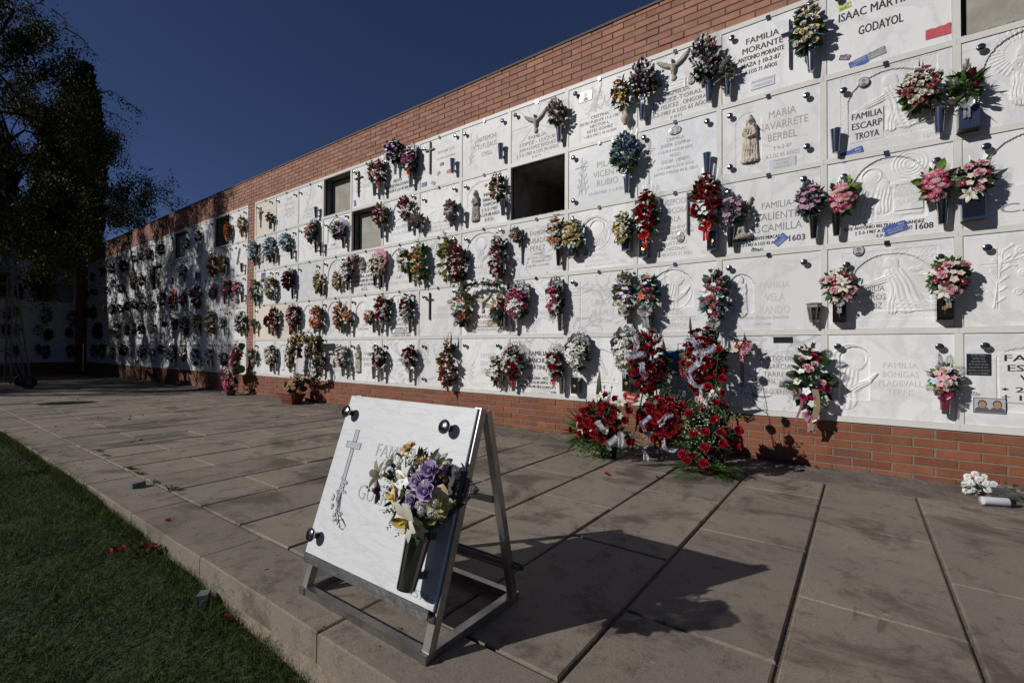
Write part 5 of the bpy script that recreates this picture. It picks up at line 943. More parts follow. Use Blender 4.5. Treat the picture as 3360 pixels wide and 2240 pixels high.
def fgeo(kind):
    if kind not in FG: FG[kind] = flower_geo(kind)
    return FG[kind]
FCOL = dict(red=(0.24, 0.002, 0.010), dred=(0.13, 0.001, 0.006), burg=(0.12, 0.004, 0.018), mag=(0.38, 0.012, 0.09), pink=(0.58, 0.13, 0.25), lpink=(0.66, 0.38, 0.42), blush=(0.66, 0.52, 0.45), salmon=(0.62, 0.20, 0.12), peach=(0.74, 0.36, 0.18),
            orange=(0.50, 0.20, 0.04), oran2=(0.38, 0.08, 0.02), yellow=(0.66, 0.46, 0.10), cream=(0.68, 0.56, 0.32), white=(0.80, 0.80, 0.78), ivory=(0.70, 0.68, 0.58), lilac=(0.42, 0.32, 0.52), purple=(0.13, 0.03, 0.22), dpurp=(0.07, 0.01, 0.08),
            mauve=(0.42, 0.24, 0.33), dmauve=(0.28, 0.12, 0.19), blue=(0.03, 0.09, 0.42), lblue=(0.28, 0.36, 0.62), pblue=(0.46, 0.58, 0.68), teal=(0.07, 0.24, 0.28), ochre=(0.36, 0.23, 0.05), straw=(0.42, 0.32, 0.16), rust=(0.30, 0.09, 0.02),
            dusty=(0.42, 0.15, 0.15), tan=(0.32, 0.22, 0.16), grey=(0.30, 0.30, 0.26), cyell=(0.62, 0.52, 0.24), lime=(0.40, 0.55, 0.14), dgreen=(0.03, 0.06, 0.02), wine=(0.20, 0.015, 0.05))
_fm = {}
def fmat(c):
    if c not in _fm: _fm[c] = M(c+'_petal', FCOL[c], 0.65, attr=1, var=0.22, hue=0.008, trans=0.14, spec=0.25)
    return _fm[c]
LEAFC = dict(green=(0.050, 0.100, 0.024), dark=(0.024, 0.055, 0.017), bright=(0.09, 0.17, 0.025), teal=(0.04, 0.15, 0.16), blueg=(0.07, 0.13, 0.12), grey=(0.13, 0.15, 0.11), olive=(0.12, 0.13, 0.03), ochre=(0.28, 0.19, 0.05), rust=(0.20, 0.10, 0.03), yellowg=(0.20, 0.22, 0.05), silver=(0.22, 0.24, 0.22), brown=(0.10, 0.07, 0.035))
_lm = {}
def lmat(c):
    if c not in _lm: _lm[c] = M(c+'_leaf', LEAFC[c], 0.5, attr=1, var=0.45, hue=0.02, trans=0.12, spec=0.35)
    return _lm[c]
m_stamen = M('stamen', (0.60, 0.44, 0.10), 0.6); m_stem = M('green_stem', (0.05, 0.09, 0.02), 0.6)
_fmesh = {}
def fmesh(kind, c):
    k = (kind, c)
    if k not in _fmesh:
        g = fgeo(kind); _fmesh[k] = g.mesh(kind+'_'+c, [fmat(c), m_stem, m_stamen], smooth=True, attr=True)
    return _fmesh[k]
KN = dict(rose='rose', rose_big='rose', peony='peony', bud='rosebud', tulip='tulip', lily='lily', orchid='orchid', bloom='blossom', daisy='daisy', mum='chrysanthemum', hyd='hydrangea', glad='gladiolus', spike='flower_spike', dried='dried_flower', tuber='tuberose')
KS = dict(rose=0.030, rose_big=0.042, peony=0.042, bud=0.016, tulip=0.018, lily=0.050, orchid=0.05, bloom=0.026, daisy=0.028, mum=0.034, hyd=0.032, glad=0.040, spike=0.014, dried=0.026, tuber=0.03)
# leaf prototypes: blade along +z, unit length
def leaf_geo(kind):
    mb = MB()
    if kind == 'leaf': mb.add([(0, 0, 0), (-0.17, 0.05, 0.35), (0, -0.02, 0.4), (0.17, 0.05, 0.35), (-0.14, 0.08, 0.7), (0, 0.02, 0.72), (0.14, 0.08, 0.7), (0, 0.12, 1)], [(0, 2, 1), (0, 3, 2), (1, 2, 5, 4), (2, 3, 6, 5), (4, 5, 7), (5, 6, 7)])
    elif kind == 'wide': mb.add([(0, 0, 0), (-0.30, 0.05, 0.35), (0, -0.03, 0.4), (0.30, 0.05, 0.35), (-0.24, 0.12, 0.7), (0, 0.04, 0.72), (0.24, 0.12, 0.7), (0, 0.2, 1)], [(0, 2, 1), (0, 3, 2), (1, 2, 5, 4), (2, 3, 6, 5), (4, 5, 7), (5, 6, 7)])
    elif kind == 'fern' or kind == 'palm':
        n = 9 if kind == 'fern' else 11
        for i in range(n):
            t = (i+1)/(n+0.5); l = 0.34*math.sin(math.pi*min(1, (t*0.9+0.12)))*(1 if kind == 'fern' else 1.5); w_ = 0.028 if kind == 'fern' else 0.022
            for s in (-1, 1):
                a = 0.9 if kind == 'fern' else 0.55; d = np.array((s*math.sin(a), 0.1, math.cos(a))); q = np.array((-d[2], 0, d[0]))*w_*s; p = np.array((0, 0.15*t*t, t))
                mb.add([p, p+d*l*0.5+q, p+d*l, p+d*l*0.5-q], [(0, 1, 2, 3)])
        mb.tube([(0, 0, 0), (0, 0.04, 0.5), (0, 0.15, 1)], 0.012, 3)
    elif kind == 'blade': mb.add([(-0.02, 0, 0), (0.02, 0, 0), (-0.04, 0.02, 0.5), (0.04, 0.02, 0.5), (0, 0.10, 1)], [(0, 1, 3, 2), (2, 3, 4)])
    elif kind == 'lance': mb.add([(-0.03, 0, 0), (0.03, 0, 0), (-0.09, 0.0, 0.4), (0, -0.03, 0.4), (0.09, 0.0, 0.4), (-0.05, 0.03, 0.75), (0.05, 0.03, 0.75), (0, 0.08, 1)], [(0, 1, 4, 3), (0, 3, 2), (2, 3, 4, 6, 5), (5, 6, 7)])
    elif kind == 'sprig':
        mb.tube([(0, 0, 0), (0, 0.03, 0.5), (0, 0.10, 1)], 0.012, 3)
        for i in range(7):
            t = 0.25+0.75*i/6; s = 1 if i % 2 else -1; p = np.array((0, 0.1*t*t, t)); d = np.array((s*0.75, 0.2, 0.6)); q = np.array((-0.6*s, 0, 0.75))*0.06; l = 0.22
            mb.add([p, p+d*l*0.5+q, p+d*l, p+d*l*0.5-q], [(0, 1, 2, 3)])
    return np.concatenate(mb.V), mb.F
LG = {k: leaf_geo(k) for k in ('leaf', 'wide', 'fern', 'palm', 'blade', 'lance', 'sprig')}
_g = MB(); 
for _a in range(3): _g.sheet(rz(petal(1.0, 0.5, 1.0, 0.4, 0, 2, 2), _a*2.09))
BREATH = (np.concatenate(_g.V), _g.F)
m_breath = M('babys_breath_white', (0.72, 0.72, 0.68), 0.7)
def rot_z_to(d): return basis(d)[0]
def ribbon_bow(par, loc, size, mat, tails=2, name='ribbon', loops=6, net=False):
    mb = MB()
    for i in range(loops):
        a = i*2*math.pi/loops+random.uniform(-0.2, 0.2); d = np.array((math.cos(a), -0.55, math.sin(a)*0.8)); sd = np.cross(d, (0, 1, 0)); sd /= np.linalg.norm(sd); w_ = size*0.20; P = []
        for t in np.linspace(0, 1, 9):
            q = d*size*0.75*math.sin(math.pi*t)**0.8*(1 if t < 0.5 else 0.85)+np.array((0, -1, 0))*size*0.22*math.sin(2*math.pi*t)
            P.append([q-sd*w_*(0.25+math.sin(math.pi*t)), q+sd*w_*(0.25+math.sin(math.pi*t))])
        mb.sheet(P)
    for i in range(tails):
        s = (i-(tails-1)/2)*1.0; P = []
        for t in np.linspace(0, 1, 8):
            q = np.array((s*size*(0.5*t+0.12*math.sin(5*t)), -size*0.25*math.sin(2.5*t), -size*1.5*t)); P.append([q+(-size*0.13, 0, 0), q+(size*0.13, 0.01*size, 0)])
        mb.sheet(P)
    return mb.build(name, mat, par, smooth=True, loc=tuple(loc))
_rib = {}
def rmat(c):
    if c not in _rib:
        cc = dict(red=(0.45, 0.015, 0.01), orange=(0.65, 0.16, 0.02), white=(0.46, 0.46, 0.48), silver=(0.6, 0.6, 0.64), lilac=(0.40, 0.30, 0.50), pink=(0.62, 0.30, 0.40), wine=(0.25, 0.02, 0.06), net=(0.55, 0.57, 0.68), jute=(0.42, 0.34, 0.22), black=(0.02, 0.02, 0.02), gold=(0.6, 0.35, 0.05))[c]
        _rib[c] = M(c+'_ribbon', cc, 0.3, 0.5 if c == 'silver' else 0.0, trans=0.25, spec=0.6, alpha=0.65 if c in ('net', 'wine', 'lilac') else 0.8 if c == 'white' else 1.0)
    return _rib[c]
def wrap_sheet(par, a, b, mat, foot, lobes=7, back=0.04, spread=1.12, name='wrapping'):
    """cone of film round the back and sides, opening to the front; foot = gather point (local)"""
    mb = MB(); nu, nv = 7, 30; P = []
    for i in range(nu):
        u = i/(nu-1); row = []
        for j in range(nv):
            ph = -math.pi*0.12+(math.pi*1.24)*j/(nv-1)      # from right round the back to the left
            rr = (0.10+0.9*u**0.8); rip = 1+0.07*u*math.sin(lobes*2*ph+1.7*i)
            x = math.cos(ph)*a*spread*rr*rip; z = foot[2]+(b*0.35-foot[2])*u+math.sin(ph)*b*0.95*u*rip*1.0; y = back*u-0.05*(1-abs(math.sin(ph)))*u
            row.append((x*1.0+foot[0]*(1-u), y+0.006*math.sin(9*ph+3*u), z))
        P.append(row)
    mb.sheet(P); return mb.build(name, mat, par, smooth=True)
def bouquet(name, center, a, b, dep, flowers, leaf=('leaf', 'green', 0.07, 60), n=None, cover=1.0, merge=False, foot=None, fill=0, wrap=None, bow=None, extra=None, label='', group=None, tilt=None, face=(0, -1, 0), size=1.0, cat='bouquet', foliage_density=1.0, taper=0.0, top=None):
    """flowers: list of (kind, colour, weight[, size]); center = world position"""
    t = empty(name, tuple(center)); tag(t, label, cat, group)
    fx = np.array(face if not isinstance(face, float) else (0, -1, 0), float); R0 = np.eye(3)
    if isinstance(face, float): R0 = np.array([[math.cos(face), -math.sin(face), 0], [math.sin(face), math.cos(face), 0], [0, 0, 1.0]])
    elif abs(fx[0]) > 0.5: R0 = np.array([[0, -1, 0], [1, 0, 0], [0, 0, 1.0]]) if fx[0] > 0 else np.eye(3)
    foot = np.array(foot if foot is not None else (0, 0.03, -b*1.05))
    wsum = sum(f[2] for f in flowers); ms = sum(KS[f[0]]*(f[3] if len(f) > 3 else 1)*f[2] for f in flowers)/wsum*size
    if n is None: n = int(max(5, min(60, cover*1.25*math.pi*a*b/(math.pi*ms*ms)*0.78)))
    # points over the front of an ellipsoid
    pts = []; i = 0; ga = 2.39996
    for i in range(n):
        t_ = (i+0.5)/n; rr = math.sqrt(t_)*0.97; ph = i*ga+0.7
        x = rr*math.cos(ph)+random.gauss(0, 0.05); z = rr*math.sin(ph)+random.gauss(0, 0.05); q = max(0.0, 1-x*x-z*z)
        pts.append((x, -math.sqrt(q)*0.95+random.gauss(0, 0.06), z))
    pts = np.array(pts); w_ = 1-taper*np.clip((pts[:, 2]+0.2), 0, 1.2)
    ae, be = max(a*0.55, a-ms*0.75), max(b*0.6, b-ms*0.75); L = np.stack([pts[:, 0]*ae*w_, pts[:, 1]*dep*1.06, pts[:, 2]*be], 1); nd = L-foot*0.6; nd[:, 1] *= 1.3; nd[:, 1] -= 0.6*a
    nd /= np.linalg.norm(nd, axis=1)[:, None]
    kinds = []; 
    for f in flowers: kinds += [f]*max(1, int(round(n*f[2]/wsum)))
    random.shuffle(kinds); kinds = (kinds*2)[:n]
    Lw = L@R0.T; nw = nd@R0.T
    if merge:
        mb = MB(); mats = []; mi = {}
        for k, f in enumerate(kinds):
            g = fgeo(f[0]); key = f[1]
            if key not in mi: mi[key] = len(mats); mats.append(fmat(key))
            s = KS[f[0]]*(f[3] if len(f) > 3 else 1)*size*random.uniform(0.85, 1.12); Rm = basis(nw[k], random.uniform(0, 6.28))[0]*s
            V = np.concatenate(g.V)@Rm.T+Lw[k]; mb.add(V, g.F, mi[key])
        mb.build('flowers', mats, t, smooth=True, attr=True)
    else:
        for k, f in enumerate(kinds):
            s = KS[f[0]]*(f[3] if len(f) > 3 else 1)*size*random.uniform(0.85, 1.12)
            o = place(KN[f[0]], fmesh(f[0], f[1]), t); o.matrix_basis = Matrix.Translation(Lw[k])@Matrix(basis(nw[k], random.uniform(0, 6.28))[0].tolist()).to_4x4()@Matrix.Scale(s, 4)
    # foliage
    lv = leaf if isinstance(leaf, list) else [leaf]; mb = MB(); mats = []
    for li, (lk, lc, ll, ln) in enumerate(lv):
        mats.append(lmat(lc)); ln = int(ln*foliage_density)
        u = rng.normal(size=(ln, 3)); u[:, 1] = -np.abs(u[:, 1])*0.7+0.15; u /= np.linalg.norm(u, axis=1)[:, None]
        rr = rng.uniform(0.45, 1.0, ln); wv = 1-taper*np.clip(u[:, 2]*rr+0.2, 0, 1.2)
        pos = np.stack([u[:, 0]*a*rr*wv*0.88, u[:, 1]*dep*rr*0.68, u[:, 2]*b*rr*0.92], 1); d = u*np.array([1, 0.8, 1])+rng.normal(0, 0.35, (ln, 3))+np.array([0, -0.15, 0.15]); sc_ = ll*rng.uniform(0.6, 1.15, ln)
        # keep leaves inside the bouquet's outline
        mm = basis(d, rng.uniform(0, 6.28, ln))*sc_[:, None, None]; V, F = LG[lk]; pos = pos-0.35*d/np.linalg.norm(d, axis=1)[:, None]*sc_[:, None]
        pos[:, 1] = np.minimum(pos[:, 1], 0.06)
        mb.scatter(V, F, np.einsum('ij,njk->nik', R0, mm), pos@R0.T, li)
    # stems and a dark leafy core
    core = []
    for i in range(14):
        e = L[random.randrange(len(L))]*0.9; mb.tube([foot@R0.T, ((foot+e)/2+np.array((0, -0.01, 0)))@R0.T, e@R0.T], 0.0022, 3, 0)
    nc = 46; u = rng.normal(size=(nc, 3)); u /= np.linalg.norm(u, axis=1)[:, None]; V, F = LG['wide']
    mb.scatter(V, F, basis(u, rng.uniform(0, 6, nc))*(0.30*(a+b)), (u*np.array([a*0.35, dep*0.3, b*0.5])+np.array([0, 0.02, -0.05*b]))@R0.T, 0)
    mb.build('foliage', mats, t, smooth=False, attr=True)
    if fill:
        u = rng.normal(size=(fill, 3)); u[:, 1] = -np.abs(u[:, 1]); u /= np.linalg.norm(u, axis=1)[:, None]; rr = rng.uniform(0.85, 1.08, fill); wv = 1-taper*np.clip(u[:, 2]*rr+0.2, 0, 1.2)
        pos = np.stack([u[:, 0]*a*rr*wv, u[:, 1]*dep*rr, u[:, 2]*b*rr], 1); q = MB(); q.scatter(*BREATH, basis(u, rng.uniform(0, 6, fill))*0.0052, pos@R0.T); q.build('babys_breath', m_breath, t)
    if wrap:
        mt = dict(clear=m_film, silver=m_silver, smoky=m_film2, dark=m_film2)[wrap] if wrap in ('clear', 'silver', 'smoky', 'dark') else rmat(wrap)
        wrap_sheet(t, a, b, mt, foot, spread=1.10 if wrap != 'dark' else 1.2)
    if bow: ribbon_bow(t, tuple((foot+np.array((0, -0.05, 0.02)))@R0.T), 0.05*size if not isinstance(bow, tuple) else bow[1], rmat(bow if not isinstance(bow, tuple) else bow[0]))
    if extra: extra(t, a, b, dep, foot)
    return t
def leaves_part(par, items, colr, name='leaf_spray', smooth=False):
    """items: (kind, pos, dir, length, spin)"""
    mb = MB()
    for k, p, d, l, sp in items:
        V, F = LG[k]; mb.scatter(V, F, basis(d, sp)*l, np.array([p]), 0)
    return mb.build(name, lmat(colr), par, attr=True)
PAL = {
 'red': [('rose', 'red', 8), ('bloom', 'white', 3)], 'redwhite': [('rose', 'red', 5), ('rose', 'white', 4)], 'dred': [('rose', 'wine', 6), ('rose', 'dred', 3)],
 'pinkred': [('bud', 'mag', 4, 1.5), ('bloom', 'lpink', 3), ('bud', 'red', 2, 1.5)], 'pink': [('mum', 'pink', 5), ('bloom', 'white', 3), ('mum', 'red', 2, 0.8)], 'pinkrose': [('rose', 'pink', 5), ('lily', 'white', 3, 0.8)],
 'blue': [('bloom', 'pblue', 5), ('mum', 'lblue', 2, 0.8), ('bloom', 'white', 4), ('bloom', 'teal', 2)], 'bluerose': [('bud', 'blue', 4, 1.4), ('bud', 'lblue', 6, 1.4), ('bud', 'pblue', 3, 1.3)],
 'purple': [('bud', 'purple', 5, 1.3), ('bud', 'lpink', 4, 1.4), ('bud', 'white', 5, 1.2)], 'purpwhite': [('rose', 'purple', 4), ('bloom', 'white', 5), ('bloom', 'lilac', 2)],
 'ochre': [('dried', 'ochre', 5), ('bloom', 'straw', 4)], 'dried': [('dried', 'tan', 4), ('dried', 'straw', 4), ('bloom', 'dusty', 2)], 'grey': [('dried', 'grey', 4), ('bloom', 'tan', 3)], 'creamgreen': [('bloom', 'ivory', 4), ('dried', 'straw', 2), ('bloom', 'cream', 3)],
 'cream': [('rose', 'cream', 5), ('rose', 'ivory', 4)], 'whitelily': [('lily', 'white', 6, 0.9), ('rose', 'ivory', 3)], 'peach': [('rose', 'peach', 5), ('bloom', 'salmon', 3), ('bloom', 'white', 1)], 'orange': [('dried', 'orange', 4), ('bloom', 'oran2', 3)],
 'orangeyel': [('rose', 'orange', 3, 0.8), ('bloom', 'yellow', 4), ('bloom', 'white', 4)], 'whiterose': [('rose', 'ivory', 5), ('lily', 'white', 5, 0.8)], 'yellowcream': [('rose', 'cyell', 5, 0.8), ('bloom', 'ivory', 4, 0.8), ('bloom', 'yellow', 2, 0.8)],
 'orawhite': [('peony', 'white', 3, 0.8), ('rose', 'peach', 4, 0.9), ('bloom', 'blush', 3)], 'mauve': [('bloom', 'mauve', 5), ('dried', 'dmauve', 4), ('bud', 'lilac', 2)], 'daisy': [('daisy', 'pink', 6, 1.0), ('daisy', 'mag', 2, 0.9), ('daisy', 'lpink', 5)],
 'blushrose': [('rose', 'ivory', 5, 0.8), ('rose', 'dusty', 5, 0.8)], 'tulip': [('tulip', 'wine', 2, 1.3), ('tulip', 'white', 2, 1.3), ('tulip', 'blush', 1, 1.5)], 'whitepurp': [('bloom', 'purple', 4), ('peony', 'ivory', 2), ('bloom', 'white', 4), ('bloom', 'lilac', 2)],
 'dustyblue': [('rose', 'dusty', 5), ('bloom', 'white', 3), ('bud', 'pblue', 2, 1.4)], 'pinkwhite': [('peony', 'lpink', 3, 0.9), ('daisy', 'wine', 3), ('lily', 'ivory', 1), ('bloom', 'blush', 3)], 'lilywhite': [('lily', 'white', 5), ('rose', 'wine', 3)],
 'mix': [('bloom', 'white', 4), ('rose', 'dred', 3), ('bloom', 'lilac', 3)], 'whiteyel': [('bloom', 'white', 5), ('bloom', 'yellow', 3), ('rose', 'dred', 2, 0.8)], 'blush': [('bloom', 'blush', 5), ('bloom', 'ivory', 4), ('bloom', 'burg', 2)], 'silver': [('dried', 'grey', 6), ('hyd', 'grey', 2)],
 'gladwhite': [('glad', 'white', 5), ('bloom', 'ivory', 2)], 'gladcream': [('rose', 'peach', 2, 1.2), ('rose', 'cyell', 4, 1.1), ('glad', 'white', 3)], 'redorange': [('rose', 'red', 3, 0.9), ('bud', 'orange', 4, 1.0), ('rose', 'white', 3, 0.8)], 'magwhite': [('rose', 'mag', 6, 0.8), ('rose', 'white', 4, 0.8)],
 'bop': [('bloom', 'ivory', 4, 0.7), ('rose', 'oran2', 3, 0.8), ('bloom', 'burg', 3), ('dried', 'orange', 3)], 'whitemum': [('mum', 'white', 1, 0.9)], 'pinklily': [('lily', 'pink', 5, 0.8), ('bloom', 'mag', 4), ('bloom', 'lpink', 2)], 'dark': [('rose', 'burg', 5), ('bloom', 'dmauve', 3)],
 'whiteblue': [('bloom', 'white', 5), ('spike', 'blue', 3), ('bloom', 'lilac', 2)], 'greywhite': [('bloom', 'white', 5), ('bloom', 'grey', 3)], 'wht': [('mum', 'white', 3, 0.7), ('bloom', 'ivory', 3)], 'chrys': [('mum', 'ivory', 2, 1.1)], 'teal': [('bloom', 'teal', 3), ('rose', 'dusty', 3, 0.8), ('bloom', 'pblue', 3)],
 'hyd': [('hyd', 'tan', 3), ('hyd', 'mauve', 2)], 'rosetop': [('rose', 'dred', 1)],
}

# ------------------------------------------------------------------ vases (foot pixel) on the walls
VZ = [('A',326,525,'glass'),('A',588,462,'cone'),('A',922,335,'cone'),('A',968,333,'cone'),('A',1040,212,'white'),('A',1130,286,'cone'),('A',1368,206,'cone'),('B',585,657,'cone'),('B',1048,522,'cone'),('E',397,806,'urn'),('E',540,768,'cone'),('E',1115,611,'cone'),('E',1275,560,'cone'),('G',640,576,'cone'),
 ('A',240,737,'cone'),('A',325,719,'cone'),('A',352,720,'cone'),('A',450,698,'cone'),('A',588,661,'cone'),('A',617,665,'cone'),('A',745,636,'cone'),('A',966,579,'cone'),('A',1122,541,'cone'),('A',1183,549,'cone'),('B',195,1192,'cone'),('B',278,1170,'cone'),('B',605,1104,'cone'),('E',410,1395,'cone'),('E',1098,1228,'cone'),('G',838,1227,'cone'),('G',1670,1066,'cone'),('G',1905,1040,'boxx'),
 ('A',243,966,'cone'),('A',345,936,'cone'),('A',455,926,'cone'),('A',590,896,'cone'),('A',622,906,'cone'),('A',770,876,'cone'),('A',925,851,'cone'),('A',965,861,'cone'),('A',1128,832,'cone'),('C',600,230,'cone'),('B',1046,1501,'cone'),('B',1162,1425,'box'),('B',1585,1378,'box'),('B',1722,1430,'box'),('F',1147,312,'box'),('F',1302,292,'cone'),('H',652,683,'cone'),('H',834,662,'cone'),('H',1672,569,'cone'),('H',1912,536,'wide'),
 ('A',237,1126,'cone'),('A',322,1126,'cone'),('A',349,1131,'box'),('A',450,1126,'box'),('A',477,1131,'cone'),('A',582,1121,'cone'),('A',738,1121,'cone'),('A',778,1126,'cone'),('A',920,1116,'cone'),('A',967,1120,'cone'),('A',1127,1116,'cone'),('C',290,655,'box'),('C',600,648,'box'),('C',690,697,'cone'),('C',1057,689,'cone'),('C',1602,634,'cone'),('F',590,972,'box'),('F',1160,958,'box'),('H',655,1345,'lantern'),('H',855,1337,'box'),('H',1685,1316,'box'),
 ('A',237,1283,'cone'),('A',330,1341,'cone'),('A',350,1346,'cone'),('A',443,1346,'cone'),('A',618,1371,'cone'),('A',742,1366,'cone'),('A',775,1371,'cone'),('A',918,1381,'cone'),('A',965,1391,'cone'),('A',1129,1401,'cone'),('C',200,1126,'cone'),('C',586,1142,'cone'),('C',687,1163,'cone'),('C',1069,1187,'cone'),('C',1181,1178,'box'),('C',1590,1160,'box'),('I',1697,742,'cone')]
VZ1 = [('M',1437,240),('M',1555,205),('M',1182,325),('M',1412,521),('M',1552,505),('M',1172,572),('M',958,612),('M',1062,592),('M',1165,575),('M',1408,780),('M',1556,765),('M',1552,1055),('M',1407,1047),('M',1185,1060),('M',1262,1055),('M',962,1075),('M',1062,1078),('M',860,1080),('M',1395,1325),('M',1190,1315),('M',1285,1320),('M',1030,1278),('M',970,1310),('M',875,1260),('M',790,1280),('M',690,1265),('M',975,845),('M',1060,840),('M',700,860),('M',600,1230),('M',300,1240),('M',640,655)]
for v in VZ: add_vase(*v)
for v in VZ1: add_vase(v[0], v[1], v[2], 'cone')
for v in [('L',128,800),('L',145,800),('L',283,800),('L',123,905),('L',320,985),('L',325,1075),('L',100,1190),('L',300,1210)]: add_vase(v[0], v[1], v[2], 'cone', wall=3, scale=0.9)

